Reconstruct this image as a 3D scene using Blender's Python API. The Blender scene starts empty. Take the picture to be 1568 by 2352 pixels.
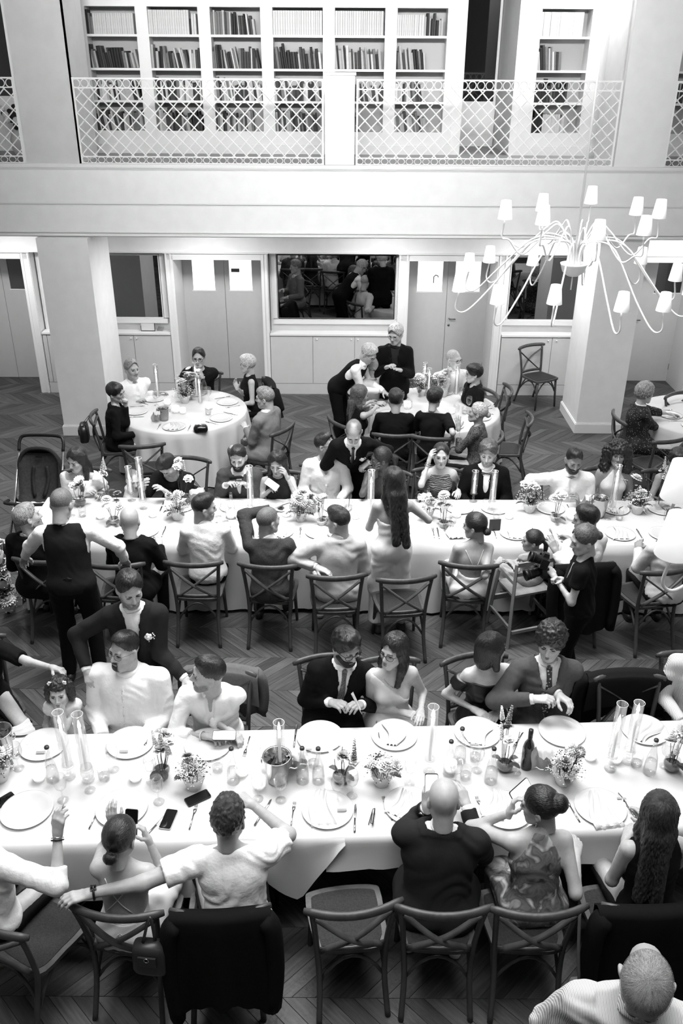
import bpy, math, random
import numpy as np
from mathutils import Vector, Matrix, Euler
random.seed(7); np.random.seed(7)
C = bpy.context.scene.collection
scene = bpy.context.scene
PI = math.pi
# ------------------------------------------------------------------ camera, exposure, world, room lights
F, TH, RO, CH = 2000.0, math.radians(27.6), .006, 4.8      # focal (px of 1568x2352), pitch down, roll, eye height
ST, CT = math.sin(TH), math.cos(TH)
cam_d = bpy.data.cameras.new('camera'); cam = bpy.data.objects.new('camera', cam_d); C.objects.link(cam)
cam_d.sensor_fit = 'VERTICAL'; cam_d.sensor_height = 36.0; cam_d.lens = F/2352*36; cam_d.clip_end = 60
_R = Vector((1,0,0)); _D = Vector((0,-ST,-CT)); _Fw = Vector((0,CT,-ST))
_r = _R*math.cos(RO) - _D*math.sin(RO); _u = -(_R*math.sin(RO) + _D*math.cos(RO))
_M = Matrix((_r, _u, -_Fw)).transposed().to_4x4(); _M.translation = (0,0,CH)
cam.matrix_world = _M
scene.camera = cam
vs = scene.view_settings
vs.view_transform = 'Standard'; vs.look = 'None'; vs.gamma = 1.0; vs.use_curve_mapping = False
vs.exposure = 0.0
scene.cycles.use_denoising = True
scene.cycles.max_bounces = 6; scene.cycles.transparent_max_bounces = 16
scene.cycles.caustics_reflective = False; scene.cycles.caustics_refractive = False
world = bpy.data.worlds.new('ambient fill'); scene.world = world; world.use_nodes = True
world.node_tree.nodes['Background'].inputs[0].default_value = (.9,.9,.9,1)
world.node_tree.nodes['Background'].inputs[1].default_value = .06  # faint even fill light added from all sides
def area(name, loc, sx, sy, watt, rot=(0,0,0), spread=180):
    d = bpy.data.lights.new(name, 'AREA'); d.shape = 'RECTANGLE'; d.size = sx; d.size_y = sy; d.energy = watt
    d.spread = math.radians(spread)
    o = bpy.data.objects.new(name, d); C.objects.link(o); o.location = loc; o.rotation_euler = rot; return o
def point(name, loc, watt, r=.03):
    d = bpy.data.lights.new(name, 'POINT'); d.energy = watt; d.shadow_soft_size = r
    o = bpy.data.objects.new(name, d); C.objects.link(o); o.location = loc; return o
area('ceiling_and_fill_lamp', (0,6.8,7.4), 5.0, 3.0, 455, spread=106)                       # hall ceiling lighting over the tables
area('gallery_front_fill', (0,3.0,6.9), 6.0, .5, 132, (math.radians(80),0,0), 52)      # unseen fill added to brighten the far gallery front and pillars
area('ceiling_and_fill_lamp', (0,2.3,7.4), 5.0, 1.4, 50, spread=60)  # unseen overhead fill added to brighten the near table
area('ceiling_and_fill_lamp', (0,1.2,6.6), 5.0, 1.2, 88, (math.radians(62),0,0))  # unseen frontal fill added on the opposite gallery side, shining across the hall
area('gallery_lamp', (-1.4,12.35,6.1), 3.4, .5, 11)
area('gallery_lamp', (3.3,12.35,6.1), 1.2, .5, 64)
for _x in (-4.9,-2.0,.6,3.0,4.9): area('downlight', (_x,12.2,2.69), .5, .3, 38)
# ------------------------------------------------------------------ pixel of the photograph -> room point
def _ray(u, v):
    a, b = (u-784)/F, (v-1176)/F
    cr, sr = math.cos(RO), math.sin(RO)
    A, B = a*cr+b*sr, -a*sr+b*cr
    return Vector((A, CT-B*ST, -ST-B*CT))
def at(u, v, z=0.0):
    d = _ray(u, v); return Vector((0,0,CH)) + d*((z-CH)/d.z)
def aty(u, v, y):
    d = _ray(u, v); return Vector((0,0,CH)) + d*(y/d.y)
# ------------------------------------------------------------------ materials
def lin(v):
    v = v/255.0
    return v/12.92 if v <= .04045 else ((v+.055)/1.055)**2.4
def g4(v): l = lin(v); return (l,l,l,1)
def mat(name, v, rough=.6, spec=.4, noise=0, scale=20, bump=0, bscale=60, metal=0, sheen=0, stretch=None, sss=0):
    m = bpy.data.materials.new(name); m.use_nodes = True; nt = m.node_tree; b = nt.nodes['Principled BSDF']
    b.inputs['Base Color'].default_value = g4(v); b.inputs['Roughness'].default_value = rough
    b.inputs['Specular IOR Level'].default_value = spec; b.inputs['Metallic'].default_value = metal
    if sheen: b.inputs['Sheen Weight'].default_value = sheen
    tc = nt.nodes.new('ShaderNodeTexCoord'); co = tc.outputs['Object']
    if stretch:
        mp = nt.nodes.new('ShaderNodeMapping'); mp.inputs['Scale'].default_value = stretch
        nt.links.new(co, mp.inputs[0]); co = mp.outputs[0]
    if noise:
        n = nt.nodes.new('ShaderNodeTexNoise'); n.inputs['Scale'].default_value = scale; n.inputs['Detail'].default_value = 4
        nt.links.new(co, n.inputs['Vector'])
        r = nt.nodes.new('ShaderNodeValToRGB')
        r.color_ramp.elements[0].position = .3; r.color_ramp.elements[1].position = .7
        r.color_ramp.elements[0].color = g4(max(v-noise,1)); r.color_ramp.elements[1].color = g4(min(v+noise,250))
        nt.links.new(n.outputs[0], r.inputs[0]); nt.links.new(r.outputs[0], b.inputs['Base Color'])
    if bump:
        n2 = nt.nodes.new('ShaderNodeTexNoise'); n2.inputs['Scale'].default_value = bscale; n2.inputs['Detail'].default_value = 3
        nt.links.new(co, n2.inputs['Vector'])
        bp = nt.nodes.new('ShaderNodeBump'); bp.inputs['Strength'].default_value = bump; bp.inputs['Distance'].default_value = .01
        nt.links.new(n2.outputs[0], bp.inputs['Height']); nt.links.new(bp.outputs[0], b.inputs['Normal'])
    return m
def emat(name, v, strength, pattern=None):
    m = bpy.data.materials.new(name); m.use_nodes = True; b = m.node_tree.nodes['Principled BSDF']
    b.inputs['Base Color'].default_value = g4(v); b.inputs['Emission Color'].default_value = (1,1,1,1)
    b.inputs['Emission Strength'].default_value = strength
    return m
def glassmat(name, tint=.97, refl=1.45, rough=0.02, body=0.0):
    m = bpy.data.materials.new(name); m.use_nodes = True; nt = m.node_tree; nt.nodes.clear()
    o = nt.nodes.new('ShaderNodeOutputMaterial'); mx = nt.nodes.new('ShaderNodeMixShader')
    t = nt.nodes.new('ShaderNodeBsdfTransparent'); t.inputs[0].default_value = (tint,tint,tint,1)
    gl = nt.nodes.new('ShaderNodeBsdfGlossy'); gl.inputs['Roughness'].default_value = rough
    lw = nt.nodes.new('ShaderNodeLayerWeight'); lw.inputs['Blend'].default_value = .18
    mth = nt.nodes.new('ShaderNodeMath'); mth.operation = 'MULTIPLY_ADD'; mth.inputs[1].default_value = .55; mth.inputs[2].default_value = .02
    nt.links.new(lw.outputs['Facing'], mth.inputs[0]); nt.links.new(mth.outputs[0], mx.inputs[0])
    nt.links.new(t.outputs[0], mx.inputs[1]); nt.links.new(gl.outputs[0], mx.inputs[2]); nt.links.new(mx.outputs[0], o.inputs[0])
    return m
def randtone(m, vals, const=True, island=True):
    """per-object / per-piece tone"""
    nt = m.node_tree; b = nt.nodes['Principled BSDF']
    oi = nt.nodes.new('ShaderNodeObjectInfo'); ge = nt.nodes.new('ShaderNodeNewGeometry')
    ad = nt.nodes.new('ShaderNodeMath'); ad.operation = 'ADD'
    nt.links.new(oi.outputs['Random'], ad.inputs[0]); nt.links.new(ge.outputs['Random Per Island'], ad.inputs[1])
    fr = nt.nodes.new('ShaderNodeMath'); fr.operation = 'FRACT'; nt.links.new(ad.outputs[0], fr.inputs[0])
    r = nt.nodes.new('ShaderNodeValToRGB'); r.color_ramp.interpolation = 'CONSTANT' if const else 'LINEAR'
    e = r.color_ramp.elements
    while len(e) < len(vals): e.new(.5)
    for i, vv in enumerate(vals): e[i].position = i/len(vals); e[i].color = g4(vv)
    nt.links.new(fr.outputs[0], r.inputs[0])
    return r, fr
# ------------------------------------------------------------------ object helpers
def link_mesh(name, me, m, parent=None, smooth=True):
    o = bpy.data.objects.new(name, me); C.objects.link(o)
    ms = m if isinstance(m, (list,tuple)) else [m]
    if not me.materials:
        for q in ms: me.materials.append(q)
    if parent is not None: o.parent = parent
    if smooth: me.polygons.foreach_set('use_smooth', [True]*len(me.polygons))
    return o
def tag(o, label=None, cat=None, group=None, kind=None):
    if label: o['label'] = label
    if cat: o['category'] = cat
    if group: o['group'] = group
    if kind: o['kind'] = kind
    return o
def thing(name, label, cat, loc=(0,0,0), rz=0, group=None):
    o = bpy.data.objects.new(name, None); C.objects.link(o); o.location = loc; o.rotation_euler = (0,0,rz)
    o.empty_display_size = .05
    return tag(o, label, cat, group)
_kids = {}
def tree_copy(o, parent=None):
    c = o.copy(); C.objects.link(c)
    if parent is not None: c.parent = parent
    for ch in o.children: tree_copy(ch, c)
    return c
def dup(root, loc, rz=0, label=None, group=None, scale=None):
    c = tree_copy(root); c.location = loc; c.rotation_euler = (0,0,rz)
    if scale: c.scale = (scale,)*3 if not isinstance(scale,(tuple,list)) else scale
    if label: c['label'] = label
    if group: c['group'] = group
    elif 'group' in c: del c['group']
    return c
def remove_tree(o):
    for ch in list(o.children): remove_tree(ch)
    bpy.data.objects.remove(o)
class MB:
    def __init__(s): s.v=[]; s.f=[]; s.mi=[]; s.cm=0
    def _f(s, faces):
        for q in faces: s.f.append(q); s.mi.append(s.cm)
    def add(s, vs, fs):
        n=len(s.v); s.v.extend([tuple(p) for p in vs]); s._f([tuple(n+i for i in q) for q in fs]); return s
    def box(s, c, d, M=None, taper=1.0):
        hx,hy,hz=d[0]/2,d[1]/2,d[2]/2
        vs=[]
        for z,t in ((-hz,1.0),(hz,taper)):
            for x,y in ((-hx,-hy),(hx,-hy),(hx,hy),(-hx,hy)): vs.append(Vector((x*t,y*t,z)))
        if M is not None: vs=[M@p for p in vs]
        vs=[p+Vector(c) for p in vs]
        return s.add(vs,[(3,2,1,0),(4,5,6,7),(0,1,5,4),(1,2,6,5),(2,3,7,6),(3,0,4,7)])
    def bb(s, x0,x1,y0,y1,z0,z1): return s.box(((x0+x1)/2,(y0+y1)/2,(z0+z1)/2),(abs(x1-x0),abs(y1-y0),abs(z1-z0)))
    def tube(s, pts, r, n=8, cap=True, flat=None, closed=False):
        pts=[Vector(p) for p in pts]; k=len(pts)
        rs=r if isinstance(r,(list,tuple)) else [r]*k
        up=None; rings=[]
        for i in range(k):
            if closed: t=(pts[(i+1)%k]-pts[i-1])
            else: t=pts[min(i+1,k-1)]-pts[max(i-1,0)]
            if t.length<1e-9: t=Vector((0,0,1))
            t.normalize()
            if up is None:
                up=Vector((0,0,1)) if abs(t.z)<.9 else Vector((0,1,0))
            a=up-t*up.dot(t)
            if a.length<1e-6: a=t.orthogonal()
            a.normalize(); b=t.cross(a); up=a
            ra,rb=(rs[i],rs[i]) if flat is None else (rs[i]*flat[0],rs[i]*flat[1])
            rings.append([pts[i]+a*(ra*math.cos(2*PI*j/n))+b*(rb*math.sin(2*PI*j/n)) for j in range(n)])
        n0=len(s.v)
        for q in rings: s.v.extend([tuple(p) for p in q])
        fs=[]
        for i in range(k if closed else k-1):
            i2=(i+1)%k
            for j in range(n):
                j2=(j+1)%n
                fs.append((n0+i*n+j,n0+i*n+j2,n0+i2*n+j2,n0+i2*n+j))
        if cap and not closed:
            fs.append(tuple(n0+j for j in reversed(range(n)))); fs.append(tuple(n0+(k-1)*n+j for j in range(n)))
        s._f(fs); return s
    def lathe(s, prof, n=24, c=(0,0,0), M=None, sx=1, sy=1):
        n0=len(s.v); k=len(prof)
        for r,z in prof:
            for j in range(n):
                p=Vector((r*math.cos(2*PI*j/n)*sx,r*math.sin(2*PI*j/n)*sy,z))
                if M is not None: p=M@p
                s.v.append(tuple(p+Vector(c)))
        fs=[]
        for i in range(k-1):
            for j in range(n):
                j2=(j+1)%n; fs.append((n0+i*n+j,n0+i*n+j2,n0+(i+1)*n+j2,n0+(i+1)*n+j))
        s._f(fs); return s
    def ball(s, c, r, n=10, m=6, M=None):
        rr=r if isinstance(r,(list,tuple)) else (r,r,r)
        prof=[(max(math.sin(PI*i/m),1e-4),-math.cos(PI*i/m)) for i in range(m+1)]
        S=Matrix.Diagonal((rr[0],rr[1],rr[2]))
        if M is not None: S=M@S
        return s.lathe(prof,n,c,S)
    def mesh(s, name):
        me=bpy.data.meshes.new(name); me.from_pydata(s.v,[],s.f)
        if any(s.mi): me.polygons.foreach_set('material_index', s.mi)
        me.update(); return me
    def build(s, name, m, parent=None, smooth=True, rel=None):
        if rel is not None: s.v=[(p[0]-rel[0],p[1]-rel[1],p[2]-rel[2]) for p in s.v]
        return link_mesh(name, s.mesh(name), m, parent, smooth)
def sharp(o, ang=35):
    """keep hard edges crisp on a smooth-shaded mesh"""
    try:
        o.data.set_sharp_from_angle(angle=math.radians(ang))
    except Exception: pass
    return o
ORD=['zeroth','first','second','third','fourth','fifth','sixth','seventh','eighth','ninth','tenth','eleventh','twelfth','thirteenth','fourteenth','fifteenth','sixteenth','seventeenth','eighteenth','nineteenth','twentieth']
TENS=['','','twenty','thirty','forty','fifty']
def ordw(i):
    if i<=20: return ORD[i]
    return TENS[i//10]+'-'+ORD[i%10] if i%10 else TENS[i//10][:-1]+'ieth'
# shared materials
WALL=mat('white wall paint',230,.55,.3,noise=3,scale=6,bump=.05,bscale=120)
TRIM=mat('white trim paint',224,.4,.4)
DOORP=mat('pale door paint',194,.45,.4,noise=2,scale=8)
CAB=mat('pale cabinet paint',196,.45,.4,noise=2,scale=8)
DARKGLASS=mat('dark glass',14,.06,.6)
MIRROR=mat('mirror silvering',135,.01,.5,metal=1)
BLACK=mat('black metal',18,.4)
STEEL=mat('steel',190,.22,.5,metal=1)
# ================================================================== the room
def struct(name, mb, m, parent=None, smooth=False):
    o=mb.build(name,m,parent,smooth)
    if parent is None: o['kind']='structure'
    return o
# floor with chevron parquet: sub-floor plus planks
flr=struct('floor',MB().bb(-6.6,6.0,-1.6,14.9,-.06,-.004),mat('sub floor',12,.8))
OAK=mat('oak parquet',80,.46,.5,bump=.25,bscale=30,stretch=None)
_r,_fr=randtone(OAK,[68,79,61,86,75,65,83,58],True)
nt=OAK.node_tree; b=nt.nodes['Principled BSDF']
tc=nt.nodes.new('ShaderNodeTexCoord')
geo=nt.nodes.new('ShaderNodeNewGeometry')
att=nt.nodes.new('ShaderNodeAttribute'); att.attribute_name='grain'
nz=nt.nodes.new('ShaderNodeTexNoise'); nz.inputs['Scale'].default_value=1.0; nz.inputs['Detail'].default_value=5
nt.links.new(att.outputs['Vector'],nz.inputs['Vector'])
mxx=nt.nodes.new('ShaderNodeMix'); mxx.data_type='RGBA'; mxx.blend_type='MULTIPLY'; mxx.inputs[0].default_value=1.0
rr=nt.nodes.new('ShaderNodeValToRGB'); rr.color_ramp.elements[0].position=.35; rr.color_ramp.elements[0].color=(.55,.55,.55,1); rr.color_ramp.elements[1].position=.65; rr.color_ramp.elements[1].color=(1.1,1.1,1.1,1)
nt.links.new(nz.outputs[0],rr.inputs[0]); nt.links.new(_r.outputs[0],mxx.inputs[6]); nt.links.new(rr.outputs[0],mxx.inputs[7]); nt.links.new(mxx.outputs[2],b.inputs['Base Color'])
BAND,BY0,PWX=.457,5.888,.135
def plank_pts(d):
    # parallelogram running from band edge y=0 to y=BAND, leaning d=+1/-1 in x; inset for the joint
    g=.0016; w=PWX; lean=BAND*d
    def quad(i,z): return [(i,i*.6,z),(w-i,i*.6,z),(w-i+lean,BAND-i*.6,z),(i+lean,BAND-i*.6,z)]
    return quad(g,-.004)+quad(g,-.0012)+quad(g+.0016,0)
PF=[(8,9,10,11)]+[(a+i,a+(i+1)%4,a+4+(i+1)%4,a+4+i) for a in (0,4) for i in range(4)]
def plank_mesh(d,k):
    me=bpy.data.meshes.new('plank'); vs_=plank_pts(d); me.from_pydata(vs_,[],PF); me.materials.append(OAK)
    at_=me.attributes.new('grain','FLOAT_VECTOR','POINT')
    ax=Vector((d,1,0)).normalized(); ay=Vector((-ax.y,ax.x,0))
    at_.data.foreach_set('vector',[c for p in vs_ for c in (Vector(p).dot(ax)*4+k*7.3,Vector(p).dot(ay)*55,k*3.1)])
    me.update(); return me
PM={(d,k):plank_mesh(d,k) for d in (1,-1) for k in range(8)}
allv=[];allf=[];allg=[];npk=0
for bi in range(-19,18):
    y0=BY0+bi*BAND
    if y0<-1.5 or y0>14.3: continue
    d=1 if bi%2==0 else -1
    ax=Vector((d,1,0)).normalized(); ay=Vector((-ax.y,ax.x,0))
    half=2.2 if y0<4 else 2.75
    for i in range(int(-6.9/PWX),int(6.3/PWX)):
        x0=i*PWX; cx=x0+BAND*d/2+PWX/2
        if abs(cx)>6: continue
        near=(2.5<y0<3.5 and abs(cx)<1.75) or (4.9<y0<6.9 and abs(cx)<2.35)
        if near and npk<300:
            o=bpy.data.objects.new('plank',PM[(d,random.randrange(8))]); C.objects.link(o); o.parent=flr
            o.location=(x0,y0,random.uniform(-.0004,.0006)); npk+=1
        else:
            n=len(allv); k=random.random()*50; dz=random.uniform(-.0004,.0006)
            q=plank_pts(d)
            allv+=[(p[0]+x0,p[1]+y0,p[2]+dz) for p in q]; allf+=[tuple(n+j for j in f) for f in PF]
            allg+=[c for p in q for c in (Vector(p).dot(ax)*4+k*7.3,Vector(p).dot(ay)*55,k)]
me=bpy.data.meshes.new('planks'); me.from_pydata(allv,[],allf); me.materials.append(OAK)
a_=me.attributes.new('grain','FLOAT_VECTOR','POINT'); a_.data.foreach_set('vector',allg)
o=bpy.data.objects.new('planks',me); C.objects.link(o); o.parent=flr; o['kind']='stuff'
# walls and ceilings
YF,YM,YD=13.26,13.45,14.0          # casing/cabinet front, mirror wall, door plane
ZM=3.6                             # gallery floor
struct('wall_back_header',MB().bb(-6.5,5.47,YF-.02,YF+.4,2.21,2.72),WALL)    # above the doors
for nm_,x0,x1 in (('one',-4.66,-2.68),('two',-1.12,.83),('three',2.47,4.40)): struct('wall_back_'+nm_,MB().bb(x0,x1,YM,YM+.5,0,2.21),WALL)
struct('wall_left',MB().bb(-6.7,-6.5,-1.6,14.9,0,7.6),WALL)
w=MB().bb(5.47,5.67,-1.6,14.9,0,7.6)
struct('wall_right',w,WALL)
struct('wall_rear',MB().bb(-6.7,5.67,-1.8,-1.6,0,7.6),mat('dim rear wall',150,.6))
struct('ceiling',MB().bb(-6.7,5.67,-1.8,15,7.6,7.7),WALL)
struct('wall_upper',MB().bb(-6.5,5.47,11.4,11.6,6.4,7.6),WALL)
struct('trim_ceiling_gallery',MB().bb(-6.5,5.47,11.3,15,6.3,6.4),WALL)
# gallery slab and its stepped beam
w=MB().bb(-6.5,5.47,11.6,15,3.14,ZM-.002).bb(-6.5,5.47,11.62,12.1,2.72,3.142)
struct('wall_gallery_beam',w,WALL)
t=MB()
t.bb(-6.5,5.47,11.57,11.62,3.56,ZM+.004).bb(-6.5,5.47,11.585,11.62,3.54,3.56)
t.bb(-6.5,5.47,11.60,11.63,3.125,3.142)
struct('trim_gallery_edge',t,TRIM)
t=MB().bb(-6.5,5.47,11.585,11.63,2.735,2.765).bb(-6.5,5.47,11.6,11.63,2.775,2.785)
struct('trim_beam_foot',t,TRIM)
struct('floor_gallery',MB().bb(-6.5,5.47,11.62,15,ZM-.002,ZM+.002),mat('gallery floor boards',150,.5,noise=8))
# square pillars, ground and gallery
def pillar(name,x0,x1,y0,y1):
    struct(name,MB().bb(x0,x1,y0,y1,0,2.72).bb(x0,x1,y0+.1,y1,ZM,6.3),WALL)
    b_=MB()
    b_.bb(x0-.02,x1+.02,y0-.02,y1+.02,0,.135).bb(x0-.012,x1+.012,y0-.012,y1+.012,.135,.15)
    struct('trim_'+name.replace('pillar','skirting'),b_,TRIM)
pillar('wall_pillar_west',-3.94,-3.28,11.5,12.5)
pillar('wall_pillar_east',3.365,3.99,11.7,12.6)
for i,(x0,x1) in enumerate(((-3.965,-3.28),(3.36,3.98))):
    struct('trim_pillar_%s'%('one','two')[i],MB().bb(x0,x1,11.6,11.7,ZM,6.3),WALL)
# gallery: newel pier, bookcase wall
pr=thing('newel_post','square white post between the two gallery railings','post',(-.05,11.78,ZM))
MB().box((0,0,.505),(.36,.3,1.0)).build('shaft',WALL,pr,False); MB().box((0,0,1.02),(.39,.33,.03)).build('cap',TRIM,pr,False)
YB=13.012
SHELFZ=[5.049,4.653,4.264,3.885]
HEADZ=5.365
BAYS=[(-3.376+.7755*0,0)]
x_=[]
for i in range(6):
    x0=-3.376+i*.813; x_.append((x0,x0+.655))
BACKP=mat('bookcase back panel',178,.6)
def bookcase(name,label,bays,x0,x1,seed):
    r=thing(name,label,'bookcase',((x0+x1)/2,YB,ZM)); off=r.location
    m=MB()
    xs=[x0]+[q for b in bays for q in b]+[x1]
    for i in range(0,len(xs),2): m.bb(xs[i],xs[i+1],YB,YB+.30,ZM,HEADZ+.3)       # stiles
    for a,b in bays: m.bb(a,b,YB+.012,YB+.30,ZM+.02,SHELFZ[3]); m.bb(a,b,YB,YB+.3,HEADZ,HEADZ+.3)
    m.build('carcass',TRIM,r,False,off)
    MB().bb(x0,x1,YB+.27,YB+.30,ZM,HEADZ+.2).build('back_panel',BACKP,r,False,off)
    MB().bb(x0,x1,YB-.025,YB+.02,ZM,ZM+.12).build('plinth',TRIM,r,False,off)
    for a,b in bays:
        for z in SHELFZ[:3]: MB().bb(a,b,YB+.004,YB+.27,z-.028,z).build('shelf',TRIM,r,False,off)
    return r
bookcase('bookcase','long white built-in bookcase of six bays behind the gallery railing',x_,-3.46,1.47,1)
bookcase('bookcase','narrow brightly lit white bookcase beside the gallery glass door',[(2.565,3.222)],2.36,3.75,2)
bookcase('bookcase','white gallery bookcase half hidden beyond the second pillar',[(4.02,4.7)],3.8,4.9,3)
# books
BTONE={'black':18,'dark grey':52,'grey':105,'pale grey':165,'white':196}
BM={k:mat(k+' book cover',v,.55,.35,noise=6,scale=30) for k,v in BTONE.items()}
PAGES=mat('book pages',205,.8)
_bm={}
def book_mesh(tone,w,h,d):
    w=round(w,3); h=round(h*50)/50; key=(tone,w,h)
    if key in _bm: return _bm[key]
    m=MB()
    m.v=[(0,0,0),(w,0,0),(w,d,0),(0,d,0),(0,0,h),(w,0,h),(w,d,h),(0,d,h),(w*.25,-.004,0),(w*.75,-.004,0),(w*.25,-.004,h),(w*.75,-.004,h)]
    m._f([(0,8,10,4),(8,9,11,10),(9,1,5,11),(1,2,6,5),(3,0,4,7),(2,3,7,6)]); m.cm=1; m._f([(4,10,11,5,6,7)]); m.cm=0
    _bm[key]=m.mesh('book'); 
    for q in (BM[tone],PAGES): _bm[key].materials.append(q)
    return _bm[key]
ROWN=['top','second','third','lowest']; BAYN=['first','second','third','fourth','fifth','sixth']
# per shelf: list of (style, share of bay width)
SH={(0,0):[('b',.05),('g',.1),('w',.85)],(1,0):[('W',.85),('b',.05),('w',.1)],(2,0):[('s',.45),('b',.15),('m',.4)],(3,0):[('W',1)],(4,0):[('W',.33),('b',.03),('W',.64)],(5,0):[('w',.55),('m',.4)],
    (5,1):[('m',.62)],(4,3):[('l',.55)],(5,2):[('m',.66)],(5,3):[('l',.72)],(0,3):[('l',1)],(3,3):[('m',.9)],(2,3):[('m',.82)],
    (6,0):[('W',.85)],(6,1):[('m',.5)],(6,2):[('k',.68)],(6,3):[('b',.22),('w',.4),('l',.2)],(7,0):[('w',.7)],(7,1):[('b',.1)],(7,3):[('m',.15)]}
TN={'m':['black','dark grey','grey','pale grey','white','dark grey','black','pale grey'],'l':['pale grey','white','grey','dark grey','pale grey'],'k':['black','dark grey','black','grey'],'b':['black'],'g':['grey'],'w':['white'],'W':['white'],'s':['grey','dark grey','pale grey','grey']}
stuffmb={k:MB() for k in BTONE}; nb=0
rb=random.Random(11)
allbays=x_+[(2.565,3.222),(4.02,4.7)]
for ri,z in enumerate(SHELFZ):
    for bi,(a,b) in enumerate(allbays):
        x=a+.004; cnt=0; first=True
        for st,share in SH.get((bi,ri),[('m',1)]):
            end=min(x+share*(b-a),b-.006)
            hb={'W':.275,'w':.235,'s':.27}.get(st,None)
            lean=rb.choice([0,0,.06,.1,.13]) if st in 'mlk' else 0
            runs=rb.randint(4,9)
            while True:
                wd=rb.uniform(.016,.04) if st in 'mlk' else (rb.uniform(.024,.034) if st!='b' else .028)
                h=hb+rb.uniform(-.004,.004) if hb else rb.uniform(.17,.26)*(1 if x>a+.2 else 1.12)
                h=min(h,.31)
                le=lean; foot=wd/math.cos(le)
                if x+foot+h*math.sin(le)*.0>end-.001: break
                if le and x+foot-h*math.sin(le)<a: le=0
                tone=rb.choice(TN[st]); cnt+=1
                y=YB+rb.uniform(.015,.03)
                if ri<2 and nb<296 and bi<7:
                    o=bpy.data.objects.new('book',book_mesh(tone,wd-.001,h,.16)); C.objects.link(o); nb+=1
                    o.location=(x,y,z); o.rotation_euler=(0,-le,0)
                    bay='in the narrow bright bookcase' if bi==6 else '%s bay'%BAYN[bi]
                    tag(o,('%s book, %s from the pillar end of the %s shelf, %s'%(tone,ordw(cnt),ROWN[ri],bay)) if bi<6 else '%s book, %s on the %s shelf of the narrow bright bookcase'%(tone,ordw(cnt),ROWN[ri]),'book','books on the upper gallery shelves')
                else:
                    M=Matrix.Rotation(-le,3,'Y'); mb=stuffmb[tone]
                    vs_=[M@Vector(p)+Vector((x,y,z)) for p in ((0,0,0),(wd-.001,0,0),(wd-.001,.16,0),(0,.16,0),(0,0,h),(wd-.001,0,h),(wd-.001,.16,h),(0,.16,h))]
                    mb.add(vs_,[(0,1,5,4),(1,2,6,5),(2,3,7,6),(3,0,4,7),(4,5,6,7)])
                x+=foot+.0008; runs-=1
                if runs<=0 and st in 'mlk':
                    lean=rb.choice([0,0,.06,.1,.14,.18]); runs=rb.randint(4,9)
sm=MB()
for i,k in enumerate(BTONE):
    n=len(sm.v); sm.v+=stuffmb[k].v; sm.cm=i; sm._f([tuple(n+j for j in f) for f in stuffmb[k].f])
o=sm.build('books',[BM[k] for k in BTONE],None,False); tag(o,'rows of books on the lower gallery shelves behind the railing','books',None,'stuff')
# gallery glass door niche
w=MB().bb(1.47,1.60,YB,14.6,ZM,6.3).bb(2.27,2.36,YB-.04,14.6,ZM,6.3).bb(1.47,2.36,15.0,15.1,ZM,6.3)
struct('wall_gallery_niche',w,WALL)
struct('wall_gallery_back',MB().bb(-6.5,1.47,13.32,13.4,ZM,6.3).bb(2.36,5.47,13.32,13.4,ZM,6.3),WALL)
d=thing('door_1','white gallery door with a tall dark glass pane, ajar handle','door',(1.93,14.35,ZM)); del d['label'],d['category']; d['kind']='structure'
def frame_door(root,w,h,pz0,pz1,stile,m,glass,depth=.045,px0=None,px1=None):
    px0=-w/2+stile if px0 is None else px0; px1=w/2-stile if px1 is None else px1
    f=MB().bb(-w/2,px0,0,depth,0,h).bb(px1,w/2,0,depth,0,h).bb(px0,px1,0,depth,0,pz0).bb(px0,px1,0,depth,pz1,h)
    f.build('leaf',m,root,False)
    MB().bb(px0,px1,.012,.022,pz0,pz1).build('pane',glass,root,False)
G1=mat('night window glass',26,.03,.9)
frame_door(d,.66,2.5,.62,2.3,.035,TRIM,G1)
h_=MB(); h_.tube([(-.30,-.03,1.0),(-.30,-.06,1.0),(-.20,-.06,1.0)],.008,8); h_.build('handle',STEEL,d)
d=thing('door_2','x','door',(-5.1,13.2,ZM)); del d['label'],d['category']; d['kind']='structure'
frame_door(d,2.2,2.6,.7,2.5,.06,TRIM,G1,px0=-.95,px1=1.04)
MB().bb(.80,.93,-.03,-.01,1.35,1.75).build('wall_light',emat('glow',250,2.2),d,False)
fl=thing('flower_vase','vase of dark leaves and pale blooms seen through the end gallery railing','vase',(-4.35,12.6,ZM))
MB().lathe([(.05,0),(.09,.08),(.1,.2),(.06,.3),(.07,.34)],14).build('vase',mat('pale ceramic',190,.4),fl)
m_=MB()
for i in range(26):
    a_=rb.uniform(0,6.28); q=rb.uniform(.02,.17); m_.ball((q*math.cos(a_),q*math.sin(a_),.42+rb.uniform(-.06,.2)),rb.uniform(.03,.05),6,4)
m_.build('foliage',mat('dark leaves',30,.6),fl)
m_=MB()
for i in range(7):
    a_=rb.uniform(3.3,6.1); m_.ball((.14*math.cos(a_),.15*math.sin(a_),.42+rb.uniform(-.04,.16)),.045,7,5)
m_.build('blossom',mat('pale petals',215,.6),fl)
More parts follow.
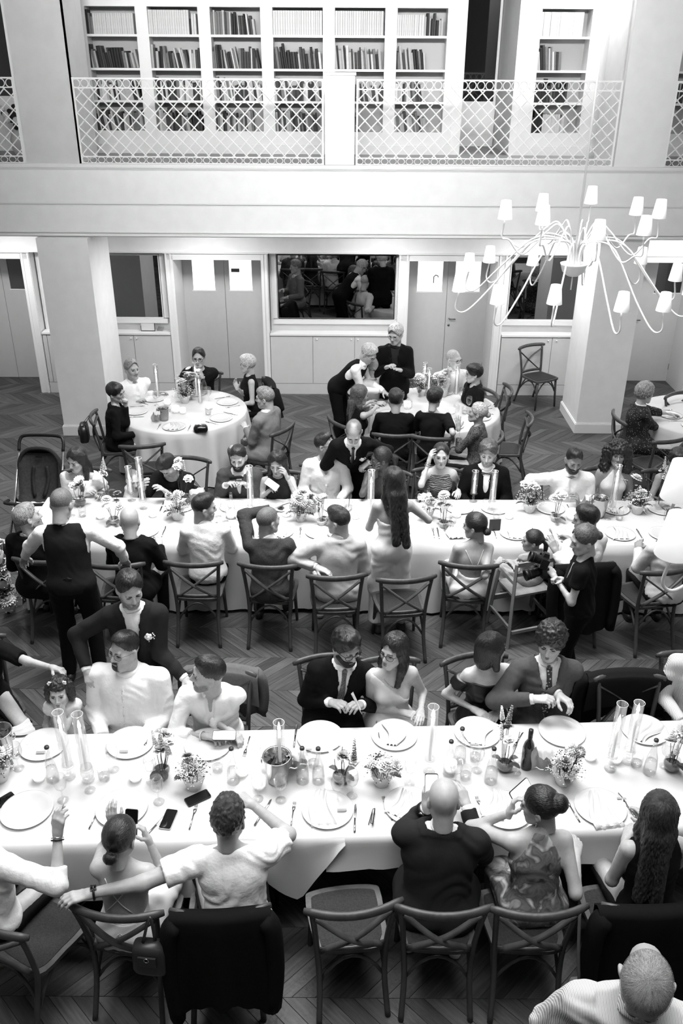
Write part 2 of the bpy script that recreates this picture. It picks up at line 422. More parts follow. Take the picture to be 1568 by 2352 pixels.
# railings
RAILM=mat('white iron railing',238,.4,.4)
def railing(label,x0,x1,y=11.655):
    r=thing('railing',label,'railing',(x0,y,ZM)); L=x1-x0
    zt,z2,z3,z4=4.556-ZM,4.452-ZM,3.683-ZM,3.606-ZM
    for z,h in ((zt,.018),(z2,.012),(z3,.012),(z4,.012)):
        MB().box((L/2,0,z),(L,.02 if h>.015 else .012,h)).build('rail',RAILM,r,False)
    for xx in (.012,L-.012): MB().box((xx,0,zt/2),(.022,.022,zt)).build('end_post',RAILM,r,False)
    ring=MB().tube([(.045*math.cos(a),0,.045*math.sin(a)) for a in np.linspace(0,2*PI,17)[:-1]],.006,5,closed=True).mesh('ring')
    ring2=MB().tube([(.043*math.cos(a),0,.034*math.sin(a)) for a in np.linspace(0,2*PI,13)[:-1]],.005,4,closed=True).mesh('ring')
    n=max(1,int(L/.1005)); p=L/n
    for me_,z in ((ring,(zt+z2)/2-.003),(ring2,(z3+z4)/2)):
        me_.materials.append(RAILM); me_.polygons.foreach_set('use_smooth',[True]*len(me_.polygons))
        for i in range(n):
            o=bpy.data.objects.new('ring',me_); C.objects.link(o); o.parent=r; o.location=((i+.5)*p,0,z)
    hh=z2-z3; s=.157
    for sg in (1,-1):
        k=-int(hh/s)-1
        while True:
            xa=k*s; k+=1
            if xa>L: break
            # line from (xa,z3) to (xa+hh,z2), mirrored for sg=-1
            a0,a1=0.0,1.0
            xs=(xa,xa+hh)
            t0=max(0,(0-xa)/hh); t1=min(1,(L-xa)/hh)
            if t1-t0<.04: continue
            p0=(xa+hh*t0,z3+hh*t0); p1=(xa+hh*t1,z3+hh*t1)
            if sg<0: p0=(L-p0[0],p0[1]); p1=(L-p1[0],p1[1])
            MB().tube([(p0[0],sg*.003,p0[1]),(p1[0],sg*.003,p1[1])],.0075,4).build('lattice_bar',RAILM,r,False)
    return r
railing('white lattice railing between the first pillar and the square post',-3.27,-.245)
railing('white lattice railing between the square post and the second pillar',.15,3.35)
railing('short end of white lattice railing beyond the first pillar',-4.7,-3.97)
railing('short end of white lattice railing beyond the second pillar',3.99,4.7)
# ground-floor doors, casings, cabinets, mirrors
HANDLE=mat('brushed handle',120,.3,metal=1)
def casing(name,x0,x1,w0,w1):
    m=MB()
    m.bb(x0,x0+w0,YF,YD,0,2.2); m.bb(x1-w1,x1,YF,YD,0,2.2); m.bb(x0,x1,YF,YF+.12,2.10,2.2); m.bb(x0,x1,YD-.02,YD+.03,2.05,2.2)
    for xx in (x0+.02,x0+w0-.03,x1-w1+.03,x1-.02): m.bb(xx-.012,xx+.012,YF-.012,YF,0,2.2)
    m.bb(x0-.01,x1+.01,YF-.03,YF,2.195,2.22)
    struct(name,m,TRIM)
casing('trim_door_one',-6.2,-4.68,.1,.14)
casing('trim_door_two',-2.665,-1.13,.12,.10)
casing('trim_door_three',.835,2.46,.16,.14)
casing('trim_door_four',4.40,5.46,.1,.03)
struct('trim_cornice',MB().bb(-6.5,5.47,YF-.035,YF,2.205,2.225),TRIM)
LIT=emat('lit kitchen pane',245,1.25)
REFL=mat('dim pane',60,.05,.8)
def dd(idx,x0,x1,split,panes,glass,handle=None):
    for k,(a,b) in enumerate(((x0,split-.003),(split+.003,x1))):
        d=thing('door_%d'%(idx+k),'x','door',((a+b)/2,YD,0.004)); del d['label'],d['category']; d['kind']='structure'
        p0,p1=panes[k]
        frame_door(d,b-a,2.04,1.475,1.965,.1,DOORP,glass,px0=p0-(a+b)/2,px1=p1-(a+b)/2)
        MB().bb((p0+p1)/2-(p1-p0)/2-.015-(a+b)/2,p1+.015-(a+b)/2,-.008,0,1.455,1.475).build('glazing_bead',TRIM,d,False)
        for zz in (.25,1.85):
            hx=(a-(a+b)/2+.008) if k==0 else (b-(a+b)/2-.008)
            MB().tube([(hx,-.008,zz-.05),(hx,-.008,zz+.05)],.008,6).build('hinge',HANDLE,d)
        if handle==k:
            hx=a-(a+b)/2+.055
            MB().tube([(hx,-.0,1.04),(hx,-.05,1.04),(hx+.1,-.05,1.04)],.009,8).build('handle',HANDLE,d)
            MB().lathe([(.001,0),(.018,0),(.018,.008),(.001,.009)],12,(hx,-.004,.93),Matrix.Rotation(PI/2,3,'X')).build('keyhole_plate',HANDLE,d)
dd(3,-2.57,-1.23,-1.885,((-2.388,-2.041),(-1.804,-1.447)),LIT)
dd(5,1.0,2.33,1.668,((1.186,1.585),(1.784,2.186)),LIT,1)
dd(7,-6.1,-4.80,-5.43,((-5.95,-5.55),(-5.313,-5.0)),REFL)
dd(9,4.46,5.44,4.66,((4.5,4.62),(4.98,5.40)),G1,1)
# things seen through the lit panes
def lump(name,label,cat,loc,mbs):
    r=thing(name,label,cat,loc)
    for n_,m_,mm in mbs: m_.build(n_,mm,r)
    return r
for nm_,u,v,w_,h_ in (('notice',540,621,.13,.055),('tap',1000,640,.02,.12)):
    q=aty(u,v,YD-.02); t=thing('window_'+nm_,'x','sign',q); del t['label'],t['category']; t['kind']='structure'
    if nm_=='notice': MB().bb(-w_/2,w_/2,0,.008,-h_/2,h_/2).build('plate',mat('grey notice',90,.5),t,False)
    else: MB().tube([(-.03,0,-.07),(-.03,0,.03),(0,0,.055),(.035,0,.045),(.04,0,.02)],.008,6).build('spout',mat('tap silhouette',70,.3),t)
# kitchen beyond the doors: lit wall
struct('wall_kitchen',MB().bb(-2.75,-1.05,14.5,14.55,0,2.6).bb(.9,2.45,14.5,14.55,0,2.6),WALL)
# cabinets with counter
def cabinet(label,x0,x1,divs,knobs):
    r=thing('cabinet',label,'cabinet',((x0+x1)/2,YF,0)); off=Vector(r.location)
    MB().bb(x0,x1,YF+.02,YM,.0,.955).build('body',CAB,r,False,off)
    MB().bb(x0,x1,YF+.004,YF+.02,0,.175).build('plinth',CAB,r,False,off)
    xs=[x0]+divs+[x1]
    for a,b in zip(xs[:-1],xs[1:]):
        dr=MB().bb(a+.004,b-.004,YF,YF+.018,.18,.945).build('cabinet_door',CAB,r,False,off)
        for kx in knobs:
            if a<kx<b: MB().ball((kx,YF-.012,.90),.012,8,5).build('knob',TRIM,dr,True,off)
    return r
cabinet('white low cupboard left of the first double door, under a mirror',-3.7,-2.67,[-3.25],[-3.29,-3.2])
cabinet('long white low cupboard under the large dark mirror',-1.125,.83,[-.463,.19],[-.4,.14,.24])
cabinet('white low cupboard behind the lone chair by the second pillar',2.47,4.4,[3.263],[3.2,3.33])
cabinet('sliver of white cupboard beside the first pillar and end door',-4.67,-3.75,[-4.6],[-4.5])
for i,(x0,x1) in enumerate(((-4.67,-2.67),(-1.125,.83),(2.47,4.4))):
    t=thing('counter_top','x','counter',((x0+x1)/2,YF,.955)); off=Vector(t.location)
    MB().bb(x0,x1,YF-.015,YM,.957,.985).build('slab',TRIM,t,False,off)
    tag(t,['white counter top over the cupboards behind the first pillar','white counter top under the large dark mirror','white counter top behind the lone chair'][i],'counter')
def mirror(label,x0,x1,z0,z1,m):
    r=thing('wall_mirror',label,'mirror',((x0+x1)/2,YM,(z0+z1)/2)); off=Vector(r.location)
    MB().bb(x0,x1,YM-.03,YM-.012,z0,z1).build('glass',m,r,False,off)
    f=.012
    MB().bb(x0-f,x1+f,YM-.035,YM,z0-f,z0).bb(x0-f,x1+f,YM-.035,YM,z1,z1+f).bb(x0-f,x0,YM-.035,YM,z0,z1).bb(x1,x1+f,YM-.035,YM,z0,z1).build('bevel_edge',BLACK if 'large' in label else TRIM,r,False,off)
    MB().bb(x0-.09,x1+.09,YM-.10,YM,z0-.075,z0-.014).bb(x0-.1,x0-.03,YM-.06,YM,z0,z1+.05).bb(x1+.03,x1+.1,YM-.06,YM,z0,z1+.05).build('surround',TRIM,r,False,off)
mirror('large dark mirror reflecting the guests, between the double doors',-.985,.79,1.19,2.145,MIRROR)
mirror('pale mirror behind the first pillar reflecting its back',-3.55,-2.8,1.19,2.13,MIRROR)
mirror('mirror behind the chandelier reflecting the second pillar',2.56,3.62,1.19,2.135,MIRROR)
# little things on the first counter
r=thing('picture_frame','small black-edged frame leaning on the counter behind the first pillar','frame',aty(340,757,13.36)); 
MB().bb(-.105,.105,-.004,.004,0,.14).build('sheet',mat('pale sheet',205,.6),r,False)
f_=MB().bb(-.11,.11,-.008,.006,-.006,.004).bb(-.11,-.103,-.008,.006,0,.08).bb(.103,.11,-.008,.006,0,.14); f_.build('rim',BLACK,r,False)
r.location.z=.992
r=thing('pamphlet','crumpled folded pamphlet on the counter beside the first double door','pamphlet',(-2.85,13.38,.987))
MB().add([(-.06,0,.0),(.04,-.02,.0),(.06,.02,.05),(-.03,.03,.06),(0,.05,.01)],[(0,1,2,3),(1,4,2),(0,3,4)]).build('sheet',mat('grey paper',120,.7),r,False)
# ================================================================== chairs
WOOD=mat('dark stained beech',62,.45,.45,noise=10,scale=18,bump=.12,bscale=60,stretch=(1,1,.25))
RATTAN=mat('woven seat',40,.6,.3,noise=12,scale=160,bump=.5,bscale=300)
def arc(p0,p1,p2,n=8):
    p0,p1,p2=Vector(p0),Vector(p1),Vector(p2); c=p1*2-(p0+p2)/2
    return [p0*(1-t)**2+c*(2*t*(1-t))+p2*t*t for t in np.linspace(0,1,n)]
def spline(pts,n=6):
    P=[Vector(p) for p in pts]; P=[P[0]*2-P[1]]+P+[P[-1]*2-P[-2]]; out=[]
    for i in range(1,len(P)-2):
        for t in np.linspace(0,1,n,endpoint=(i==len(P)-3)):
            a,b,c,d=P[i-1:i+3]
            out.append(.5*((2*b)+(c-a)*t+(2*a-5*b+4*c-d)*t*t+(-a+3*b-3*c+d)*t**3))
    return out
def chair_proto():
    r=thing('dining_chair','x','chair')
    out=[(-.19,-.18),(-.215,.0),(-.22,.15),(-.19,.205),(0,.225),(.19,.205),(.22,.15),(.215,0),(.19,-.18),(0,-.2)]
    def slab(o,z0,z1,k):
        m=MB(); n=len(o)
        vs_=[(x*k,y*k,z0) for x,y in o]+[(x*k*1.0,y*k,z1) for x,y in o]
        m.add(vs_,[tuple(reversed(range(n))),tuple(range(n,2*n))]+[(i,(i+1)%n,n+(i+1)%n,n+i) for i in range(n)]); return m
    oo=[(p.x,p.y) for p in spline([(x,y,0) for x,y in out]+[(out[0][0],out[0][1],0)],4)][:-1]
    st_=sharp(slab(oo,.435,.462,1).build('seat',WOOD,r),40)
    sharp(slab(oo,.46,.466,.86).build('seat_panel',RATTAN,st_),40)
    for s in (-1,1):
        MB().tube(spline([(s*.195,-.30,0),(s*.182,-.225,.25),(s*.19,-.19,.46),(s*.205,-.215,.68),(s*.222,-.25,.865)]),.0165,8).build('back_post',WOOD,r)
        MB().tube([(s*.195,.2,0),(s*.185,.185,.25),(s*.18,.175,.44)],[.014,.0165,.018],8).build('leg',WOOD,r)
        MB().tube(spline([(s*.212,-.238,.815),(s*.02,-.275+s*.008,.665),(-s*.17,-.205,.492)]),.018,6,flat=(.42,1.15)).build('cross_bar',WOOD,r)
        MB().tube(arc((s*.187,-.215,.23),(s*.175,0,.415),(s*.184,.182,.23),9),.0105,6).build('brace',WOOD,r)
    for y in (-.21,.178): MB().tube(arc((-.182,y,.24),(0,y*.95,.42),(.182,y,.24),9),.0105,6).build('brace',WOOD,r)
    MB().tube(arc((-.18,-.195,.495),(0,-.215,.5),(.18,-.195,.495),5),.017,6,flat=(1.2,.6)).build('lower_rail',WOOD,r)
    m=MB(); pts=arc((-.262,-.232,.868),(0,-.30,.872),(.262,-.232,.868),13)
    rs=[.016]+[.0235]*11+[.016]
    m.tube(pts,rs,10,flat=(1.15,.85)); m.build('top_rail',WOOD,r)
    return r
CHAIR0=chair_proto(); CHAIRS=[]; chair_used=[False]
def place_chair(x,y,deg,label,group=None):
    rz=math.radians(deg-90)
    if not chair_used[0]:
        chair_used[0]=True; o=CHAIR0; o.location=(x,y,0); o.rotation_euler=(0,0,rz); o['label']=label
        if group: o['group']=group
    else: o=dup(CHAIR0,(x,y,0),rz,label,group)
    CHAIRS.append(o); return o
def chair_px(u,v,deg,label,z=.872):
    p=at(u,v,z); a=math.radians(deg); d=Vector((math.cos(a),math.sin(a),0))
    q=p+d*.275
    return place_chair(q.x,q.y,deg,label,'crossback chairs')
chair_px(815,2094,98,'empty dark crossback chair in the front row, woven seat showing')
chair_px(935,1332,98,'empty crossback chair pulled out behind the long-haired standing woman')
chair_px(1217,794,-60,'lone empty crossback chair against the cupboards by the second pillar')
chair_px(326,1025,100,'empty crossback chair tucked against the round table at front')
chair_px(1170,895,180,'empty crossback chair at the side of the round table beyond the patterned shirt')
chair_px(1218,962,172,'empty crossback chair turned sideways on open floor behind the bow-tie man')
chair_px(1552,905,-60,'pale-lit crossback chair at the far table on the frame edge')
chair_px(1545,1012,110,'crossback chair behind the curly grey-haired woman at the edge table')
# ================================================================== tables and cloths
LINEN=mat('white linen',199,.85,.1,noise=3,scale=5,bump=.12,bscale=400)
LINENT=mat('ivory linen drop',226,.85,.1,noise=3,scale=5,bump=.12,bscale=400)
TABLEW=mat('folding table board',90,.6)
def long_table(label,ax,ay,bx,by,width,legs):
    """a->b runs along the near edge, width goes away from the camera"""
    d=Vector((bx-ax,by-ay,0)); L=d.length; ang=math.atan2(d.y,d.x)
    r=thing('banquet_table',label,'table',(ax,ay,0),ang)
    MB().bb(0,L,.015,width-.015,.71,.74).build('table_top',TABLEW,r,False)
    for i in range(legs):
        for yy in (.14,width-.14):
            x=.25+(L-.5)*i/(legs-1)
            MB().tube([(x,yy,0),(x,yy,.71)],.014,8).build('leg',STEEL,r)
    return r,ang
def cloth(label,ax,ay,ang,x0,x1,width,hem_near,hem_far,z=.752,end0=None,end1=None,amp=.02,nseg=120,seed=1):
    """draped rectangular cloth; hem_* are functions x -> hem height; local x along the table"""
    rs=random.Random(seed); ph=[rs.uniform(0,6.28) for _ in range(6)]
    o=MB(); nz=7; xs=np.linspace(x0,x1,nseg)
    cols=[]
    def wave(s,k): return (math.sin(s*9+ph[0])*.6+math.sin(s*17+ph[1])*.4+math.sin(s*31+ph[2])*.2)*k
    rows=[]
    for x in xs:
        hn,hf=hem_near(x),hem_far(x); row=[]
        for k in range(nz,0,-1):
            t=k/nz; zz=z-.012+(hn-z+.012)*t
            row.append((x+wave(x*1.3+2,amp*.3*t),-.012-.006*(t>0)-abs(wave(x,amp*t))-.03*t*t,zz))
        row+= [(x,-.006,z-.002),(x,.02,z+wave(x*.7,.0008))]
        for y in np.linspace(.1,width-.02,7): row.append((x,y,z+wave(x*.5+y*3,.0012)))
        row+= [(x,width+.006,z-.002)]
        for k in range(1,nz+1):
            t=k/nz; zz=z-.012+(hf-z+.012)*t
            row.append((x,width+.012+abs(wave(x+5,amp*t))+.03*t*t,zz))
        rows.append(row)
    n=len(rows[0]); vs_=[p for r_ in rows for p in r_]
    fs=[(i*n+j,(i+1)*n+j,(i+1)*n+j+1,i*n+j+1) for i in range(len(rows)-1) for j in range(n-1)]
    for e,idx,sg in ((end0,0,-1),(end1,len(rows)-1,1)):       # hanging end panels
        if e is None: continue
        base=len(vs_); row=rows[idx]; top=[p for p in row if p[2]>z-.01]; m_=len(top)
        for k in range(0,nz+1):
            t=k/nz
            for p in top: vs_.append((p[0]+sg*(.004+abs(wave(p[1]*1.5,amp*t))+.03*t*t),p[1],z-.003+(e-z)*t))
        for k in range(nz):
            for j in range(m_-1):
                q=(base+k*m_+j,base+(k+1)*m_+j,base+(k+1)*m_+j+1,base+k*m_+j+1); fs.append(q if sg<0 else q[::-1])
    mb=MB(); mb.add(vs_,fs)
    ob=mb.build('tablecloth',LINEN); ob.location=(ax,ay,0); ob.rotation_euler=(0,0,ang)
    return tag(ob,label,'tablecloth')
TZ=.754
# near table
NA=at(0,1945,.75); NB=at(1450,1906,.75)
dn=(NB-NA).normalized(); n0=NA-dn*1.2; n1=NA+dn*5.6
tb,nang=long_table('long banquet table nearest the camera under white cloths',n0.x,n0.y,n1.x,n1.y,.93,6)
def hemL(x):
    xw=x-1.2                                   # metres from the photograph's edge
    pts=[(-5,.33),(1.2,.34),(1.40,.47),(1.52,.45),(1.72,.285),(1.98,.74),(9,.74)]
    for (a,p),(b_,q) in zip(pts,pts[1:]):
        if a<=xw<=b_: return p+(q-p)*(xw-a)/(b_-a)
    return .4
cloth('long white tablecloth on the near table, its corner hanging in a point',n0.x,n0.y,nang,0,3.19,.93,hemL,lambda x:.35,amp=.018,nseg=90,seed=3)
cloth('white tablecloth with a shallow drop covering the near table past the empty chair',n0.x,n0.y+.001,nang,3.08,6.8,.93,lambda x:.53+.02*math.sin(x*2),lambda x:.35,z=.7535,amp=.012,nseg=90,seed=4)
# middle table
tb2,mang=long_table('long banquet table in the middle of the hall under floor-length cloth',-3.03,7.11,4.6,7.11,.925,6)
cloth('floor-length white tablecloth over the long middle table',-3.03,7.11,0,0,7.6,.925,lambda x:.04+.012*math.sin(x*3),lambda x:.04,end0=.04,amp=.045,nseg=160,seed=5)
# round tables
def round_table(x,y,rad,label,clabel,seed):
    r=thing('round_table',label,'table',(x,y,0))
    m=MB().lathe([(.001,.71),(rad-.01,.71),(rad-.01,.74),(.001,.74)],40); m.build('table_top',TABLEW,r)
    for i in range(4):
        a=PI/4+i*PI/2; q=rad*.62
        MB().tube([(q*math.cos(a),q*math.sin(a),0),(q*.9*math.cos(a),q*.9*math.sin(a),.71)],.016,8).build('leg',STEEL,r)
    rs=random.Random(seed); n=160; m=MB(); ph=rs.uniform(0,6)
    rings=[]
    for k,(rr,z) in enumerate([(.001,.755),(.3,.7555),(.6,.755),(rad-.05,.7545),(rad,.752),(rad+.012,.738)]):
        rings.append([(rr*math.cos(2*PI*j/n),rr*math.sin(2*PI*j/n),z) for j in range(n)])
    for k in range(1,10):
        t=k/9; z=.738+(.02-.738)*t; ring=[]
        for j in range(n):
            a=2*PI*j/n
            f=(math.sin(a*17+ph)+.5*math.sin(a*29+ph*2)+.4*math.sin(a*11+1))*.034*t**.7
            rr=rad+.014+.05*t+f; ring.append((rr*math.cos(a),rr*math.sin(a),z))
        rings.append(ring)
    vs_=[p for q in rings for p in q]
    m.add(vs_,[(i*n+j,(i+1)*n+j,(i+1)*n+(j+1)%n,i*n+(j+1)%n) for i in range(len(rings)-1) for j in range(n)])
    m.f=[f[::-1] for f in m.f]
    o=m.build('tablecloth',LINEN); o.location=(x,y,0); tag(o,clabel,'tablecloth')
round_table(-2.04,10.56,.80,'round table in front of the first pillar','white round tablecloth with deep folds, at the table by the first pillar',2)
round_table(1.2,10.66,.83,'round table beside the standing man in black','white round tablecloth at the table beside the standing man in black',3)
round_table(4.58,10.5,.75,'round table cut off by the frame edge beyond the second pillar','white round tablecloth at the table cut off by the frame edge',4)
# ================================================================== chandeliers
SHADEM=mat('white fabric shade',238,.7,.2); 
SHADEB=emat('glowing fabric shade',240,.22)
ARMM=mat('white painted metal arm',240,.4,.4)
def shade(m,c,s=1.0):
    m.lathe([(.062*s,-.075*s),(.041*s,.075*s),(.039*s,.075*s),(.060*s,-.075*s),(.062*s,-.075*s)],18,c)
def chandelier(label,hub,tiers,cable_top,s=1.0,sm=SHADEM,keep=None):
    r=thing('chandelier',label,'chandelier',hub)
    MB().lathe([(.001,-.10),(.05,-.095),(.095,-.06),(.115,0),(.12,.012),(.1,.012),(.09,0),(.001,-.005)],24).build('bowl',ARMM,r)
    MB().tube([(0,0,0),(0,0,cable_top-hub[2])],[.012,.0045],6).build('stem',ARMM,r)
    MB().tube([(0,0,-.1),(0,0,-.22)],.006,6).build('drop_rod',ARMM,r)
    for R_,n,z,rise,ph in tiers:
        for i in range(n):
            a=ph+2*PI*i/n
            if keep and not keep(hub,R_,a): continue
            rj=R_*(1+.05*math.sin(i*2.3)); zz=z+.05*math.sin(i*1.7)
            def q(d,h): return (d*math.cos(a),d*math.sin(a),h)
            pts=spline([q(.05,0),q(.07,.16),q(.18,rise),q(.42*rj,rise*.85),q(.72*rj,min(zz-.02,rise*.3)),q(.92*rj,zz-.22),q(rj*1.02,zz-.20),q(rj,zz-.06)],6)
            MB().tube(pts,.0075,6).build('arm',ARMM,r)
            m=MB(); shade(m,q(rj,zz+.03),s); m.build('lamp_shade',sm,r)
    return r
chandelier('white many-armed chandelier with small shades hanging before the second pillar',(2.03,7.8,3.19),[(.98,12,-.12,.22,.15),(.66,9,.42,.34,.5)],7.6)
chandelier('second white chandelier, only its lit lowest shades inside the frame edge',(2.12,3.05,3.21),[(.80,8,-.10,.22,PI+.06)],7.6,1.2,SHADEB,keep=lambda h,R_,a: True)
# ================================================================== pushchair
FAB=mat('black pushchair fabric',26,.8,noise=6,scale=30); FAB2=mat('charcoal pushchair padding',44,.85,noise=8,scale=40)
def pushchair():
    r=thing('pushchair','black pushchair parked at the end of the middle table','pushchair',(-3.32,8.45,0),math.radians(-2))
    for s in (-1,1):
        MB().tube([(s*.26,-.28,.12),(s*.255,.05,.5),(s*.245,.36,.98)],.013,8).build('frame_tube',STEEL,r)
        MB().tube([(s*.25,.3,.12),(s*.25,.05,.5)],.013,8).build('frame_tube',BLACK,r)
        for y,rad in ((-.3,.09),(.32,.13)):
            w_=MB(); w_.tube([(s*.27+.0*s,y+rad*math.cos(a),rad+rad*.9*math.sin(a)) for a in np.linspace(0,2*PI,17)[:-1]],.018,6,closed=True); 
            w_.tube([(s*.255,y,rad),(s*.285,y,rad)],.02,8); w_.build('wheel',BLACK,r)
    MB().tube(spline([(-.245,.34,.94),(-.24,.40,1.04),(-.17,.43,1.085),(.17,.43,1.085),(.24,.40,1.04),(.245,.34,.94)]),.019,8).build('handle',BLACK,r)
    # padded seat shell: back rest leaning away, seat, foot rest
    sec=[(.30,.93,.17,.02),(.29,.86,.215,.05),(.25,.72,.225,.07),(.17,.52,.215,.07),(.05,.42,.21,.06),(-.15,.44,.2,.05),(-.22,.36,.18,.04),(-.26,.22,.16,.03)]
    m=MB(); vs_=[]
    for y,z,hw,dp in sec:
        for t in np.linspace(-1,1,9): vs_.append((hw*t,y-dp*(abs(t)**3)*1.2,z+.02*abs(t)**3))
    n=9
    for y,z,hw,dp in sec:
        for t in np.linspace(-1,1,9): vs_.append((hw*t*1.04,y-dp*(abs(t)**3)*1.2+.045,z+.02*abs(t)**3-.03))
    N=len(sec)*n
    fs=[(i*n+j,(i+1)*n+j,(i+1)*n+j+1,i*n+j+1) for i in range(len(sec)-1) for j in range(n-1)]
    fs+=[tuple(N+q for q in f[::-1]) for f in fs]
    for i in range(len(sec)-1):
        for j in (0,n-1): fs.append((i*n+j,i*n+j+N,(i+1)*n+j+N,(i+1)*n+j))
    for j in range(n-1):
        for i in (0,len(sec)-1): fs.append((i*n+j,i*n+j+1,i*n+j+1+N,i*n+j+N))
    m.add(vs_,fs); m.build('seat_shell',FAB2,r)
    for s in (-1,1):
        MB().tube(spline([(s*.07,.25,.80),(s*.085,.2,.66),(s*.05,.1,.5)]),.022,6,flat=(.3,1)).build('harness_strap',FAB,r)
    MB().tube(spline([(-.225,.2,.62),(-.22,.24,.85),(-.14,.27,.97),(0,.275,1.0),(.14,.27,.97),(.22,.24,.85),(.225,.2,.62)]),.02,8).build('seat_rim',FAB,r)
    hood=MB()
    for k,(ry,z0) in enumerate(((.30,.93),(.37,.90),(.40,.80))):
        pass
    vs_=[];nn=13
    for k,(y,zt,zb) in enumerate(((.27,1.0,.66),(.35,.98,.66),(.385,.88,.66),(.39,.7,.66))):
        for t in np.linspace(0,PI,nn): vs_.append((.228*math.cos(t),y,zb+(zt-zb)*math.sin(t)**.7))
    hood.add(vs_,[(i*nn+j,i*nn+j+1,(i+1)*nn+j+1,(i+1)*nn+j) for i in range(3) for j in range(nn-1)]); hood.build('hood',FAB,r)
    MB().box((0,.262,.905),(.075,.006,.022)).build('badge',BLACK,r,False)
    MB().tube(spline([(-.26,-.1,.55),(-.22,-.27,.6),(0,-.31,.61),(.22,-.27,.6),(.26,-.1,.55)]),.018,8).build('bumper_bar',FAB,r)
    MB().bb(-.2,.2,-.2,.3,.2,.32).build('basket',FAB,r,False)
    bl=MB(); vs_=[]
    for i in range(9):
        for j in range(7):
            x=-.19+.38*i/8; y=-.24+.2*j/6; vs_.append((x+.01*math.sin(j*2+i),y,.5+.045*math.sin(i*PI/8)*math.sin(j*PI/6)+.012*math.sin(i*2.1+j*1.3)))
    bl.add(vs_,[(i*7+j,(i+1)*7+j,(i+1)*7+j+1,i*7+j+1) for i in range(8) for j in range(6)])
    b_=bl.build('blanket',mat('quilted pale blanket',215,.9,bump=.4,bscale=50)); b_.location=(-3.32,8.44,.0); b_['label']='pale quilted baby blanket lying in the pushchair'; b_['category']='blanket'
    return r
pushchair()
# ================================================================== wooden high chair
HW=mat('pale beech high chair',128,.5,noise=10,scale=14,stretch=(1,1,.2))
hp=at(1232,1440,0)
hc=thing('high_chair','pale wooden high chair holding the small girl at the middle table','high chair',(1.68,6.80,0),math.radians(18))
for sx in (-1,1):
    MB().tube([(sx*.24,-.24,0),(sx*.19,-.16,.84)],.019,4).build('leg',HW,hc,False)
    MB().tube([(sx*.23,.2,0),(sx*.19,.13,.66)],.019,4).build('leg',HW,hc,False)
    MB().box((sx*.2,0,.66),(.03,.36,.035)).build('arm_rest',HW,hc,False)
    MB().box((sx*.225,-.02,.2),(.02,.40,.03)).build('side_rung',HW,hc,False)
MB().box((0,-.225,.16),(.42,.022,.03)).build('rung',HW,hc,False)
MB().box((0,.17,.3),(.40,.022,.05)).build('foot_rail',HW,hc,False)
MB().box((0,-.17,.74),(.36,.018,.035)).build('back_rail',HW,hc,False)
MB().box((0,-.165,.835),(.36,.018,.04)).build('back_rail',HW,hc,False)
MB().box((0,-.01,.5),(.38,.3,.022)).build('seat',HW,hc,False)
